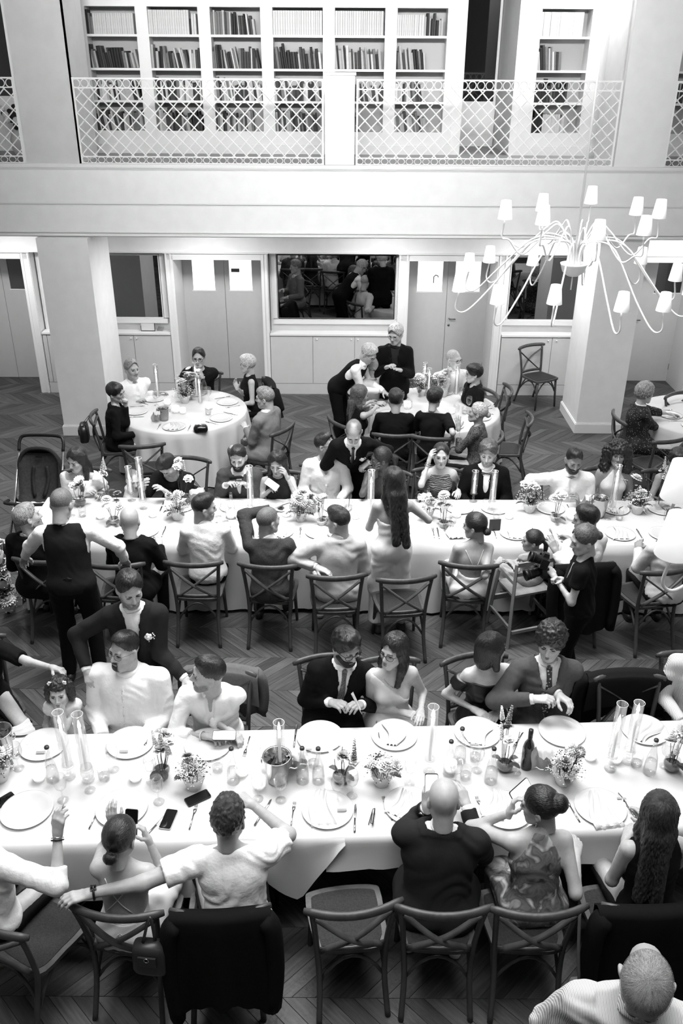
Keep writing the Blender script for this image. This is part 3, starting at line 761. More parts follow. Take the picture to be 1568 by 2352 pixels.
# ================================================================== people: signed-distance modelling, one continuous surface per body
f32=np.float32
def v3(p): return np.array(tuple(p),dtype=f32)
def nrm(a):
    a=np.asarray(a,dtype=float); return a/ (np.linalg.norm(a)+1e-12)
class Fld:
    """list of primitives; each = (kind, data, k, op, lo, hi)"""
    def __init__(s): s.p=[]; s.cut=[]; s.fold=None
    def rc(s,a,b,r1,r2,k=.02,op='u',flat=0):
        a,b=v3(a),v3(b); R=max(r1,r2)
        s.p.append(('rc',(a,b,r1,r2,flat),k,op,np.minimum(a,b)-R,np.maximum(a,b)+R)); return s
    def ell(s,c,r,M=None,k=.02,op='u'):
        c=v3(c); r=np.array(r,dtype=f32); R=float(max(r)); M=np.eye(3,dtype=f32) if M is None else np.array(M,dtype=f32)
        s.p.append(('el',(c,r,M),k,op,c-R,c+R)); return s
    def sph(s,c,r,k=.02,op='u'): return s.rc(c,c,r,r,k,op)
    def plane(s,c,n): s.cut.append((v3(c),np.array(nrm(n),dtype=f32))); return s
    @staticmethod
    def _d(kind,dt,X,Y,Z):
        if kind=='rc':
            a,b,r1,r2,flat=dt; ab=b-a; L2=float(ab@ab)
            px,py,pz=X-a[0],Y-a[1],Z-a[2]
            if L2<1e-12: return np.sqrt(px*px+py*py+pz*pz)-r1
            h=(px*ab[0]+py*ab[1]+pz*ab[2])/L2
            hc=np.clip(h,0,1)
            d=np.sqrt((px-ab[0]*hc)**2+(py-ab[1]*hc)**2+(pz-ab[2]*hc)**2)-(r1+(r2-r1)*hc)
            L=math.sqrt(L2)
            if flat&1: d=np.maximum(d,(h-1)*L)
            if flat&2: d=np.maximum(d,-h*L)
            return d
        c,r,M=dt
        px,py,pz=X-c[0],Y-c[1],Z-c[2]
        x=(px*M[0,0]+py*M[1,0]+pz*M[2,0]); y=(px*M[0,1]+py*M[1,1]+pz*M[2,1]); z=(px*M[0,2]+py*M[1,2]+pz*M[2,2])
        k0=np.sqrt((x/r[0])**2+(y/r[1])**2+(z/r[2])**2); k1=np.sqrt((x/r[0]**2)**2+(y/r[1]**2)**2+(z/r[2]**2)**2)
        return k0*(k0-1)/np.maximum(k1,1e-6)
    def mesh(s,vox,post=None):
        us=[p for p in s.p if p[3]=='u']
        if not us: return np.zeros((0,3)),np.zeros((0,4),int)
        lo=np.min([p[4]-p[2] for p in us],0)-2.5*vox; hi=np.max([p[5]+p[2] for p in us],0)+2.5*vox
        n=np.ceil((hi-lo)/vox).astype(int)+1
        ax=[(lo[i]+vox*np.arange(n[i])).astype(f32) for i in range(3)]
        D=np.full(n,.3,dtype=f32)
        for kind,dt,k,op,pl,ph in s.p:
            m=k+3*vox
            i0=np.maximum(np.floor((pl-m-lo)/vox).astype(int),0); i1=np.minimum(np.ceil((ph+m-lo)/vox).astype(int)+1,n)
            if (i1<=i0).any(): continue
            sl=tuple(slice(i0[i],i1[i]) for i in range(3))
            X,Y,Z=ax[0][sl[0]][:,None,None],ax[1][sl[1]][None,:,None],ax[2][sl[2]][None,None,:]
            d=s._d(kind,dt,X,Y,Z).astype(f32); A=D[sl]
            if op=='u':
                h=np.clip(.5+.5*(A-d)/k,0,1); D[sl]=A+(d-A)*h-k*h*(1-h)
            else:
                d=-d; h=np.clip(.5+.5*(d-A)/k,0,1); D[sl]=A+(d-A)*h+k*h*(1-h)
        X,Y,Z=ax[0][:,None,None],ax[1][None,:,None],ax[2][None,None,:]
        if s.fold:
            A,fr,sd=s.fold; w=np.abs(D)<.05; I=np.nonzero(w)
            x,y,z=ax[0][I[0]],ax[1][I[1]],ax[2][I[2]]
            u=x*fr+1.7*np.sin(z*fr*.55+sd)+sd; q=z*fr*.8+1.9*np.sin(x*fr*.6+y*fr*.5+sd*2); t=y*fr+1.5*np.sin(z*fr*.7+x*9+sd)
            D[I]+=(A*(.55*np.sin(u)*np.sin(q)+.9*(1-2*np.abs(np.sin(t*.9+q*1.1+np.sin(u*.5))))*(.55+.45*np.sin(u*.6+1))+.35*np.sin(q*2.3+t))).astype(f32)
        for c,nn in s.cut:
            D=np.maximum(D,((X-c[0])*nn[0]+(Y-c[1])*nn[1]+(Z-c[2])*nn[2]).astype(f32))
        if post is not None: D=post(D,X,Y,Z).astype(f32)
        return nets(D,lo,vox)
_CO=np.array([(i,j,k) for i in (0,1) for j in (0,1) for k in (0,1)])
_ED=[(a,b) for a in range(8) for b in range(a+1,8) if np.abs(_CO[a]-_CO[b]).sum()==1]
def nets(D,lo,vox):
    S=D<0
    c=np.zeros(tuple(np.array(D.shape)-1),np.int8)
    for i,j,k in _CO: c+=S[i:D.shape[0]-1+i,j:D.shape[1]-1+j,k:D.shape[2]-1+k]
    act=(c>0)&(c<8); I=np.stack(np.nonzero(act),1)
    if len(I)==0: return np.zeros((0,3)),np.zeros((0,4),int)
    vals=np.stack([D[I[:,0]+a,I[:,1]+b,I[:,2]+d] for a,b,d in _CO],1)
    acc=np.zeros((len(I),3)); cnt=np.zeros(len(I))
    for a,b in _ED:
        va,vb=vals[:,a],vals[:,b]; m=(va<0)!=(vb<0)
        t=np.where(m,va/np.where(m,va-vb,1),0)
        acc+=m[:,None]*(_CO[a]+(_CO[b]-_CO[a])*t[:,None]); cnt+=m
    V=(I+acc/cnt[:,None])*vox+lo
    ids=-np.ones(act.shape,np.int64); ids[act]=np.arange(len(I))
    Q=[]
    for axi in range(3):
        o=[0,1,2]; o.remove(axi); b,d=o
        sl0=[slice(None)]*3; sl1=[slice(None)]*3; sl0[axi]=slice(0,-1); sl1[axi]=slice(1,None)
        for q in (b,d): sl0[q]=slice(1,-1); sl1[q]=slice(1,-1)
        s0,s1=S[tuple(sl0)],S[tuple(sl1)]; E=np.stack(np.nonzero(s0!=s1),1)
        if len(E)==0: continue
        sg=s0[tuple(E.T)]; base=E.copy(); base[:,b]+=1; base[:,d]+=1
        def cell(db,dd):
            t=base.copy(); t[:,b]+=db; t[:,d]+=dd; return ids[tuple(t.T)]
        q=np.stack([cell(-1,-1),cell(0,-1),cell(0,0),cell(-1,0)],1)
        if axi==1: sg=~sg
        q=np.where(sg[:,None],q,q[:,::-1]); Q.append(q)
    Q=np.concatenate(Q) if Q else np.zeros((0,4),int)
    return V,Q[(Q>=0).all(1)]
def mesh_np(name,parts,mats,rel=(0,0,0),attrs=None):
    """parts: list of (V,Q,material index); one mesh"""
    vs_,fs,mi=[],[],[]; n=0
    for V,Q,k in parts:
        if len(V)==0: continue
        vs_.append(np.asarray(V)-np.array(rel)); fs.append(np.asarray(Q)+n); n+=len(V); mi.append(np.full(len(Q),k))
    V=np.concatenate(vs_).astype(f32); Q=np.concatenate(fs).astype(np.int32); mi=np.concatenate(mi).astype(np.int32)
    me=bpy.data.meshes.new(name); me.vertices.add(len(V)); me.loops.add(len(Q)*4); me.polygons.add(len(Q))
    me.vertices.foreach_set('co',V.ravel()); me.loops.foreach_set('vertex_index',Q.ravel())
    me.polygons.foreach_set('loop_start',np.arange(0,len(Q)*4,4,dtype=np.int32))
    me.polygons.foreach_set('use_smooth',np.ones(len(Q),bool)); me.polygons.foreach_set('material_index',mi)
    if attrs is not None:
        a_=me.attributes.new('edge','FLOAT','POINT'); a_.data.foreach_set('value',np.asarray(attrs[0],f32))
        a_=me.attributes.new('strand','FLOAT_VECTOR','POINT'); a_.data.foreach_set('vector',np.asarray(attrs[1],f32).ravel())
    for q in mats: me.materials.append(q)
    me.update(calc_edges=True); return me
# ------------------------------------------------------------------ heads (local: x right, y forward, z up, origin between the eyes)
def head_fld(fem=0,fat=0,child=0):
    j=1-.09*fem+.10*fat; h=Fld()
    h.ell((0,-.016,.038),(.0765,.096,.088))
    h.ell((0,.022,-.030),(.060*j,.068,.078),k=.03)
    h.sph((0,.066,-.096),.023*j,k=.03)
    for s in (1,-1):
        h.rc((s*.052*j,-.002,-.058),(s*.022*j,.058,-.098),.020,.018,k=.03)
        h.sph((s*.038*j,.056,-.020),.024+.006*fat+.005*child,k=.025)
        h.sph((s*.032,.093,.000),.0165,k=.013,op='s')
        h.ell((s*.077,-.012,-.012),(.010,.021,.033),Matrix.Rotation(s*.35,3,'Z'),k=.008)
        h.sph((s*.086,-.004,-.010),.010,k=.008,op='s')
        h.sph((s*.012,.094,-.036),.0085,k=.008)
    h.rc((-.034,.078,.024),(.034,.078,.024),.0135-.003*fem,.0135-.003*fem,k=.018)
    h.rc((0,.088,.012),(0,.107,-.028),.0075,.0125-.002*fem-.002*child,k=.012)
    h.rc((-.016,.083,-.062),(.016,.083,-.062),.0085,.0085,k=.010); h.rc((-.013,.082,-.074),(.013,.082,-.074),.0095,.0095,k=.010)
    if fat: h.sph((0,.04,-.112),.035,k=.03)
    h.rc((0,-.030,-.02),(0,-.032,-.17),.054*j if not fem else .047,.052*j if not fem else .046,k=.03)
    h.plane((0,0,-.15),(0,0,-1))
    return h
_cache={}
def cached(key,fn):
    if key not in _cache: _cache[key]=fn()
    return _cache[key]
def ptrig(m):
    """quads/tris from an MB to arrays (tris repeated as quads)"""
    V=np.array(m.v); Q=[]
    for f in m.f:
        if len(f)==4: Q.append(f)
        elif len(f)==3: Q.append((f[0],f[1],f[2],f[2]))
        else:
            for i in range(1,len(f)-1,2):
                Q.append((f[0],f[i],f[i+1],f[min(i+2,len(f)-1)]))
    return V,np.array(Q)
def eyes_mb(look=0,closed=0):
    """eyeballs (0) irises (1) lids/lashes (2) lips (3)"""
    a=MB();b_=MB();c=MB()
    for s in (1,-1):
        a.ball((s*.0315,.0740,.002),.0125,12,8)
        d=nrm((.25*look,1,-.22)); p=np.array((s*.0315,.0740,.002))+d*.0096
        M=Vector((0,0,1)).rotation_difference(Vector(d)).to_matrix()
        if closed<.75: b_.ball(p,(.0066,.0066,.0036),10,5,M)
        lid=[(s*.0315+.0155*math.cos(t)*1.0,.0835+.0035*math.sin(t)-.002*abs(math.cos(t)),(.003-.006*closed)+(.0068-.0085*closed)*math.sin(t)) for t in np.linspace(.1,PI-.1,9)]
        c.tube(lid,[.0009]+[.0020]*7+[.0009],5)
    return ptrig(a),ptrig(b_),ptrig(c)
def brow_mb(th=.0032):
    m=MB()
    for s in (1,-1):
        m.tube(spline([(s*.013,.0950,.0195),(s*.029,.0925,.0245),(s*.049,.0775,.0195)],4),[th*.7]+[th]*(7)+[th*.3],6)
    return ptrig(m)
def lips_mb(openm=0):
    m=MB()
    up=spline([(-.021,.0815,-.0675),(-.009,.0925,-.064),(0,.0930,-.0655),(.009,.0925,-.064),(.021,.0815,-.0675)],3)
    dn=spline([(-.020,.0815,-.069-.004*openm),(-.009,.090,-.0745-.016*openm),(0,.0915,-.0755-.018*openm),(.009,.090,-.0745-.016*openm),(.020,.0815,-.069-.004*openm)],3)
    m.tube(up,[.002]+[.0042]*(len(up)-2)+[.002],6); m.tube(dn,[.002]+[.0050]*(len(dn)-2)+[.002],6)
    return ptrig(m)
# ------------------------------------------------------------------ hands (local: origin wrist, x along fingers, y thumb side, z back of hand)
HPOSE={'relax':(.30,.45,.35,.12),'flat':(.06,.08,.06,.0),'grip':(.95,1.1,.7,.25),'fist':(1.35,1.55,1.1,.3),'hold':(.55,.8,.5,.2),'spread':(.03,.05,.05,-.02),'point':(1.2,1.4,1.0,.3)}
def hand_mesh(pose,vox):
    c1,c2,c3,_=HPOSE[pose]; h=Fld(); sp=2.4 if pose=='spread' else 1.0
    kn=[(.086,.026),(.090,.008),(.085,-.011),(.076,-.028)]; LL=[(.040,.025,.020),(.045,.029,.021),(.041,.026,.020),(.032,.020,.018)]
    for i,(x,y) in enumerate(kn):
        h.rc((.0,y*.55,0),(x,y,.002-.003*abs(i-1.3)),.0135,.0115,k=.012)
    h.rc((.02,.012,-.008),(.055,.012,-.008),.016,.014,k=.015)
    for i,((x,y),L) in enumerate(zip(kn,LL)):
        k1,k2,k3=c1,c2,c3
        if pose=='point' and i==0: k1=k2=k3=.05
        a=0;p=np.array((x,y,.001)); yd=(.9-.6*i)*.09*sp
        for l,c,r0,r1 in zip(L,(k1+.06*i,k2,k3),(.0100,.0090,.0080),(.0092,.0082,.0068)):
            a+=c; d=np.array((math.cos(a)*math.cos(yd),math.cos(a)*math.sin(yd),-math.sin(a)))
            q=p+d*l; h.rc(p,q,r0-.001*(i==3),r1-.001*(i==3),k=.005); p=q
    t0=np.array((.018,.020,-.006))
    if pose in('flat','spread'): ds=[(.62,.74,-.2),(.72,.66,-.1),(.85,.5,-.05)]
    else: ds=[(.62,.62,-.5),(.80,.25,-.52),(.88,-.05,-.45)]
    rr=[(.0145,.0118),(.0115,.0102),(.0100,.0078)]
    for d,l,(r0,r1) in zip(ds,(.042,.032,.026),rr):
        q=t0+nrm(d)*l; h.rc(t0,q,r0,r1,k=.008); t0=q
    h.rc((-.035,0,0),(.01,0,0),.024,.024,k=.015)
    h.plane((-.03,0,0),(-1,0,0))
    return h.mesh(vox)
# ------------------------------------------------------------------ hair (head-local)
def face_cut(zh=.07,yh=.012,zn=-.075,side=0):
    def post(D,X,Y,Z):
        # the face window: below the hairline and in front of the ear line
        yl=yh-.20*np.clip(-Z-.02,0,1)*0+.25*np.clip(Z-.02,0,.05)
        zl=zh-2.2*np.abs(X)**1.5*2
        f=np.maximum(Z-zl,yl-Y)
        D=np.maximum(D,-f)
        D=np.maximum(D,zn-Z)
        return D
    def edge(V):
        X,Y,Z=V[:,0],V[:,1],V[:,2]; yl=yh+.25*np.clip(Z-.02,0,.05); zl=zh-2.2*np.abs(X)**1.5*2
        return np.minimum(np.maximum(Z-zl,yl-Y),Z-zn)
    return post,edge
def noise3(X,Y,Z,f,s=0):
    return np.sin(X*f+1.3*np.sin(Z*f*.7+s)+s)*np.sin(Y*f*1.1+1.1*np.sin(X*f*.8)+s)*np.sin(Z*f*.9+np.sin(Y*f*.6)+s*2)
def hair_mesh(style,vox,sd=0):
    h=Fld(); zh,yh,zn=.098,.002,-.072
    def cap(t,k=.02): h.ell((0,-.016,.038),(.0765+t,.096+t,.088+t*1.1),k=k)
    amp,fq=.0022,70; extra=None
    if style=='buzz': cap(.0035); zn=-.078; amp=.0006
    elif style=='short': cap(.009); h.ell((0,.01,.085),(.066,.078,.054),k=.02); amp=.0035; zn=-.05
    elif style=='fade': cap(.003); h.ell((0,.012,.088),(.062,.08,.055),k=.012); amp=.003; zn=-.04
    elif style=='spiky': cap(.010); h.ell((0,.0,.085),(.070,.085,.062),k=.02); amp=.007; fq=110; zn=-.06
    elif style=='full': cap(.017); h.ell((0,.02,.088),(.078,.085,.058),k=.02); amp=.006; fq=60; zn=-.065
    elif style=='bald_ring':
        cap(.004); zn=-.05; zh=.2; yh=-.02; extra=lambda D,X,Y,Z: np.maximum(D,Z-.045); amp=.001
    elif style=='thin': cap(.005); amp=.0012; zn=-.07
    elif style=='curly':
        cap(.024); h.ell((0,-.01,.06),(.098,.11,.10),k=.02); amp=.010; fq=95; zn=-.085; zh=.062; yh=.0
    elif style=='bigcurly':
        cap(.022); h.ell((0,-.04,.03),(.135,.115,.125),k=.03); 
        for s in (1,-1): h.rc((s*.09,-.035,.02),(s*.115,-.01,-.15),.06,.055,k=.04)
        h.ell((0,-.06,-.06),(.12,.075,.11),k=.04); amp=.013; fq=85; zn=-.26; zh=.055; yh=.012
        extra=lambda D,X,Y,Z: np.maximum(D,-np.maximum(np.abs(X)-.056,np.maximum(-.02-Y,Z-.03)))
    elif style in('bun','lowbun','sidebun','pony'):
        cap(.009); amp=.002; fq=120; zn=-.07; yh=-.002; zh=.090
        if style=='bun': h.ell((0,-.115,.055),(.048,.045,.055),k=.012)
        if style=='lowbun': h.ell((0,-.115,-.045),(.040,.034,.034),k=.014)
        if style=='sidebun': h.ell((.012,-.125,-.005),(.035,.033,.036),k=.012)
        if style=='pony':
            h.rc((0,-.10,.03),(0,-.15,-.02),.022,.03,k=.02); h.rc((0,-.15,-.02),(0,-.14,-.20),.03,.015,k=.02); zn=-.3
    elif style=='bob':
        cap(.016); amp=.003; fq=90; zn=-.135; yh=-.012
        for s in (1,-1): h.rc((s*.074,-.012,.03),(s*.078,.012,-.11),.030,.026,k=.03)
        h.ell((0,-.055,-.05),(.083,.062,.10),k=.03); zh=.058
        extra=lambda D,X,Y,Z: np.maximum(D,-np.maximum(np.abs(X)-(.060-.06*np.clip(.03-Z,0,.1)*0),np.maximum(.0-Y,Z-.070-.25*np.abs(X-.01))))
    elif style in('long','verylong'):
        L=-.30 if style=='long' else -.52
        cap(.014); amp=.0045; fq=62; zn=L-.05; zh=.068
        for s in (1,-1):
            h.rc((s*.070,-.02,.04),(s*.080,-.005,-.12),.028,.030,k=.03); h.rc((s*.080,-.005,-.12),(s*.075,.03 if style=='long' else -.04,-.24),.032,.022,k=.03)
        h.ell((0,-.06,-.06),(.082,.058,.12),k=.03)
        wd=.026 if style=='long' else .036
        h.rc((.035,-.085,-.10),(.045,-.09,L),.044,wd,k=.03); h.rc((-.035,-.085,-.10),(-.045,-.09,L+.03),.044,wd,k=.03)
        extra=lambda D,X,Y,Z: np.maximum(D,-np.maximum(np.abs(X)-.060,np.maximum(-.005-Y,Z-.088+.9*np.abs(X))))
    elif style=='pixie':
        cap(.014); h.ell((.01,.03,.075),(.072,.070,.055),k=.02); amp=.0045; fq=80; zn=-.075; zh=.074
    elif style=='toddler':
        cap(.012); amp=.008; fq=100; zn=-.12; zh=.060; yh=-.005
        for s in (1,-1):
            h.ell((s*.085,-.02,-.03),(.035,.045,.07),k=.02); h.ell((s*.075,-.03,.03),(.04,.05,.05),k=.02)
        extra=lambda D,X,Y,Z: np.maximum(D,-np.maximum(np.abs(X)-.062,np.maximum(-.01-Y,Z-.058)))
    if extra is None and style not in('buzz','short','fade','spiky','full','thin','bald_ring','curly','pixie'): pass
    fc,fe=face_cut(zh,yh,zn)
    def post(D,X,Y,Z):
        ang=np.arctan2(X,-(Y+.016)+0*Z)+0*Z
        st=np.sin(ang*26+6*np.sin(Z*22+sd))*.5+np.sin(ang*47+4*np.sin(Z*31))*.5
        if style in('curly','bigcurly','spiky','toddler','full'): n_=noise3(X,Y,Z,fq,sd)*1.0+.5*noise3(X,Y,Z,fq*1.9,sd+1)
        else: n_=st*.8+.5*noise3(X,Y,Z,fq,sd)
        D=D+(amp*n_).astype(f32)
        cut=(style not in('bigcurly','bob','long','verylong','toddler'))
        if cut or style=='bob': D=fc(D,X,Y,Z) if cut else np.maximum(D,zn-Z)
        if extra is not None: D=extra(D,X,Y,Z)
        return D
    V,Q=h.mesh(vox,post)
    E=fe(V) if style not in('bigcurly','bob','long','verylong','toddler') else np.full(len(V),.05)
    if style=='bald_ring': E=np.minimum(E,.045-V[:,2])
    if style=='thin': E=E*(1-.72*np.clip((V[:,2]-.05)/.03,0,1)*np.clip((V[:,1]+.075)/.03,0,1))
    if style in('fade','short','full'): E=E*np.clip((V[:,2]-.0)/.045,.42 if style=='fade' else .7,1)
    ax=np.array((0,-1,.15)) if style in('bun','lowbun','sidebun','pony') else np.array((0,-.25,1.)); ax=ax/np.linalg.norm(ax)
    d=V-np.array((0,-.03,.02)); t=d@ax; pr=d-t[:,None]*ax; pr=pr/(np.linalg.norm(pr,axis=1,keepdims=True)+1e-6)
    return V,Q,np.clip(E/.016,0,1),pr*(1.0)+t[:,None]*ax*2.2
def beard_mesh(style,vox,fem=0,fat=0):
    j=1-.09*fem+.10*fat; t=.0048 if style in('full','mustache','goatee') else .0018; h=Fld()
    h.ell((0,.022,-.030),(.060*j+t,.068+t,.078+t),k=.03); h.sph((0,.066,-.096),.023*j+t*1.5,k=.03)
    for s in (1,-1):
        h.rc((s*.052*j,-.002,-.058),(s*.022*j,.058,-.098),.020+t,.018+t*1.4,k=.03); h.sph((s*.040*j,.056,-.022),.026+t*.4+.006*fat,k=.025)
    h.rc((-.018,.083,-.056),(.018,.083,-.056),.0085+t,.0085+t,k=.010); h.rc((-.013,.082,-.084),(.013,.082,-.084),.008+t,.008+t,k=.010)
    def post(D,X,Y,Z):
        D=D+.0008*noise3(X,Y,Z,420)
        zt=-.046-.6*np.clip(np.abs(X)-.022,0,.016)+1.1*np.clip(np.abs(X)-.044,0,1)
        if style=='mustache': return np.maximum(np.maximum(D,Z+.046),np.maximum(-.0625-Z,np.abs(X)-.029))
        D=np.maximum(D,Z-zt); D=np.maximum(D,.0-Y-.9*np.clip(Z+.05,0,.1))
        if style=='goatee': D=np.maximum(D,np.abs(X)-.028)
        lips=np.sqrt((X/.021)**2+((Z+.0695)/.0085)**2)-1
        return np.maximum(D,-np.maximum(lips*.01,.07-Y))
    V,Q=h.mesh(vox,post); X,Y,Z=V[:,0],V[:,1],V[:,2]
    zt=-.046-.6*np.clip(np.abs(X)-.022,0,.016)+1.1*np.clip(np.abs(X)-.044,0,1)
    E=np.minimum(zt-Z,Y-.9*np.clip(Z+.05,0,.1)) if style!='mustache' else np.full(len(V),.03)
    if style=='goatee': E=np.minimum(E,.028-np.abs(X))
    return V,Q,np.clip((E+.001)/.012,0,1),V*30
def glasses_mb(w=.0014,sq=1):
    m=MB()
    for s in (1,-1):
        e=2.6 if sq else 2.0
        ring=[]
        for t in np.linspace(0,2*PI,25)[:-1]:
            c,s_=math.cos(t),math.sin(t)
            x=abs(c)**(2/e)*math.copysign(1,c)*.0255; z=abs(s_)**(2/e)*math.copysign(1,s_)*.0185
            ring.append((s*.034+x,.1000-.0022*abs(s*.034+x)/.03-.010*max(0,(abs(s*.034+x)-.04)/.02)**2,z-.002))
        m.tube(ring,w,5,closed=True)
        m.tube([(s*.0595,.092,.006),(s*.078,.05,.008),(s*.083,-.005,.004),(s*.080,-.02,-.012)],w*.9,5)
    m.tube([(-.0085,.0995,.003),(0,.103,.006),(.0085,.0995,.003)],w,5)
    return m
# ------------------------------------------------------------------ materials for people
def skinmat(v):
    m=mat('skin',v,.48,.4,noise=5,scale=40); b=m.node_tree.nodes['Principled BSDF']
    b.inputs['Subsurface Weight'].default_value=.0
    return m
SKIN={'fair':skinmat(180),'mid':skinmat(166),'tan':skinmat(140),'dark':skinmat(78)}
LIPM={k:mat('lips',v,.4) for k,v in (('fair',128),('mid',118),('tan',100),('dark',58))}
EYEW=mat('eye white',165,.25); IRIS=mat('iris',16,.15)
HAIRV={'black':11,'dark':20,'brown':38,'lbrown':66,'grey':118,'blond':150,'white':196}
def hairmat(v,soft=1.0,curly=0):
    m=bpy.data.materials.new('hair'); m.use_nodes=True; nt=m.node_tree; b=nt.nodes['Principled BSDF']; N=nt.nodes.new; L=nt.links.new
    b.inputs['Roughness'].default_value=.40; b.inputs['Specular IOR Level'].default_value=.55
    at_=N('ShaderNodeAttribute'); at_.attribute_name='strand'; ae=N('ShaderNodeAttribute'); ae.attribute_name='edge'
    n1=N('ShaderNodeTexNoise'); n1.inputs['Scale'].default_value=26; n1.inputs['Detail'].default_value=3; L(at_.outputs['Vector'],n1.inputs['Vector'])
    r=N('ShaderNodeValToRGB'); r.color_ramp.elements[0].position=.36; r.color_ramp.elements[1].position=.68
    r.color_ramp.elements[0].color=g4(max(v*.55,3)); r.color_ramp.elements[1].color=g4(min(v*1.5+6,240)); L(n1.outputs[0],r.inputs[0]); L(r.outputs[0],b.inputs['Base Color'])
    bp=N('ShaderNodeBump'); bp.inputs['Strength'].default_value=.7; bp.inputs['Distance'].default_value=.006; L(n1.outputs[0],bp.inputs['Height']); L(bp.outputs[0],b.inputs['Normal'])
    tc=N('ShaderNodeTexCoord'); n2=N('ShaderNodeTexNoise'); n2.inputs['Scale'].default_value=420; n2.inputs['Detail'].default_value=1; L(tc.outputs['Object'],n2.inputs['Vector'])
    a=N('ShaderNodeMath'); a.operation='MULTIPLY_ADD'; a.inputs[1].default_value=1.5*soft; L(ae.outputs['Fac'],a.inputs[0])
    s2=N('ShaderNodeMath'); s2.operation='MULTIPLY_ADD'; s2.inputs[1].default_value=1.6; s2.inputs[2].default_value=-1.05; L(n2.outputs[0],s2.inputs[0]); L(s2.outputs[0],a.inputs[2])
    c=N('ShaderNodeMath'); c.operation='MULTIPLY'; c.inputs[1].default_value=2.2; c.use_clamp=True; L(a.outputs[0],c.inputs[0])
    L(c.outputs[0],b.inputs['Alpha']); return m
HAIRM={k:hairmat(v) for k,v in HAIRV.items()}
BROWM={k:mat('eyebrow',max(v*.9,8),.6) for k,v in HAIRV.items()}
STUB={k:hairmat(v,.30) for k,v in HAIRV.items()}
def clothmat(name,v,noise=3,scale=30,bump=.15,bscale=500,rough=.85,**k): return mat(name,v,rough,.15,noise=noise,scale=scale,bump=bump,bscale=bscale,**k)
CL={}
def cl(v,kind='wool'):
    if v<60: v=max(v*.72,3)
    key=(v,kind)
    if key not in CL:
        if kind=='satin': CL[key]=mat('satin',v,.38,.5,noise=4,scale=12)
        elif kind=='knit': CL[key]=clothmat('knit',v,6,60,.4,160)
        elif kind=='linen': CL[key]=clothmat('shirt cotton',min(v*1.04,242),2,30,.8,18,.8)
        else: CL[key]=clothmat('cloth',v,1 if v<40 else 4,40,.35,14)
    return CL[key]
def ramp_tex(m,tex,vals,scale,dist=0,coord='Object'):
    nt=m.node_tree; b=nt.nodes['Principled BSDF']; tc=nt.nodes.new('ShaderNodeTexCoord')
    t=nt.nodes.new(tex); t.inputs['Scale'].default_value=scale
    if 'Distortion' in t.inputs: t.inputs['Distortion'].default_value=dist
    nt.links.new(tc.outputs[coord],t.inputs['Vector'])
    r=nt.nodes.new('ShaderNodeValToRGB'); e=r.color_ramp.elements
    while len(e)<len(vals): e.new(.5)
    for i,(p,v) in enumerate(vals): e[i].position=p; e[i].color=g4(v)
    nt.links.new(t.outputs['Fac'] if 'Fac' in t.outputs else t.outputs[0],r.inputs[0]); nt.links.new(r.outputs[0],b.inputs['Base Color']); return m,t
FLORAL,_t=ramp_tex(mat('floral silk',120,.5),'ShaderNodeTexNoise',[(.32,52),(.44,112),(.52,88),(.6,160),(.68,215)],11,.8)
DOTTED,_t=ramp_tex(mat('dotted crepe',16,.7),'ShaderNodeTexVoronoi',[(0,190),(.16,170),(.22,16),(1,12)],55)
PATTERN,_t=ramp_tex(mat('patterned blouse',60,.7),'ShaderNodeTexNoise',[(.38,22),(.47,95),(.52,40),(.6,120),(.66,30)],26,2.2)
ZIGZAG,_t=ramp_tex(mat('wave patterned top',80,.6),'ShaderNodeTexWave',[(.3,58),(.55,66),(.8,135),(1,150)],16,7); _t.bands_direction='Z'
STRIPE,_t=ramp_tex(mat('striped shirt cotton',215,.8),'ShaderNodeTexWave',[(.0,150),(.35,222),(.75,228),(1,150)],30,1.5); _t.bands_direction='X'
TIE1,_t=ramp_tex(mat('paisley tie',90,.5),'ShaderNodeTexNoise',[(.4,45),(.5,110),(.56,60),(.66,140)],60,2)
TIE2,_t=ramp_tex(mat('dotted tie',62,.5),'ShaderNodeTexVoronoi',[(0,200),(.28,170),(.36,55),(1,48)],46)
HALTER=cl(196,'satin')
STR={'white':cl(232,'linen')}
# ------------------------------------------------------------------ the figure
PEOPLE={}
def rotm(yaw,pitch=0,roll=0):
    """columns right, forward, up ; yaw = world heading of forward (deg), pitch down +, roll to own right +"""
    a=math.radians(yaw); f=Vector((math.cos(a),math.sin(a),0)); r=Vector((f.y,-f.x,0)); u=Vector((0,0,1))
    p=math.radians(pitch); f2=f*math.cos(p)-u*math.sin(p); u2=u*math.cos(p)+f*math.sin(p)
    q=math.radians(roll); r2=r*math.cos(q)-u2*math.sin(q); u3=u2*math.cos(q)+r*math.sin(q)
    return Matrix((r2,f2,u3)).transposed()
def ik(S,Hn,L1,L2,pole):
    d=Hn-S; L=d.length; mx=(L1+L2)*.995
    if L>mx: Hn=S+d*(mx/L); d=Hn-S; L=mx
    L=max(L,abs(L1-L2)+.02); n=d.normalized()
    a=(L1*L1-L2*L2+L*L)/(2*L); h=math.sqrt(max(L1*L1-a*a,0))
    p=pole-n*pole.dot(n); p=p.normalized() if p.length>1e-5 else n.orthogonal().normalized()
    return S+n*a+p*h,Hn
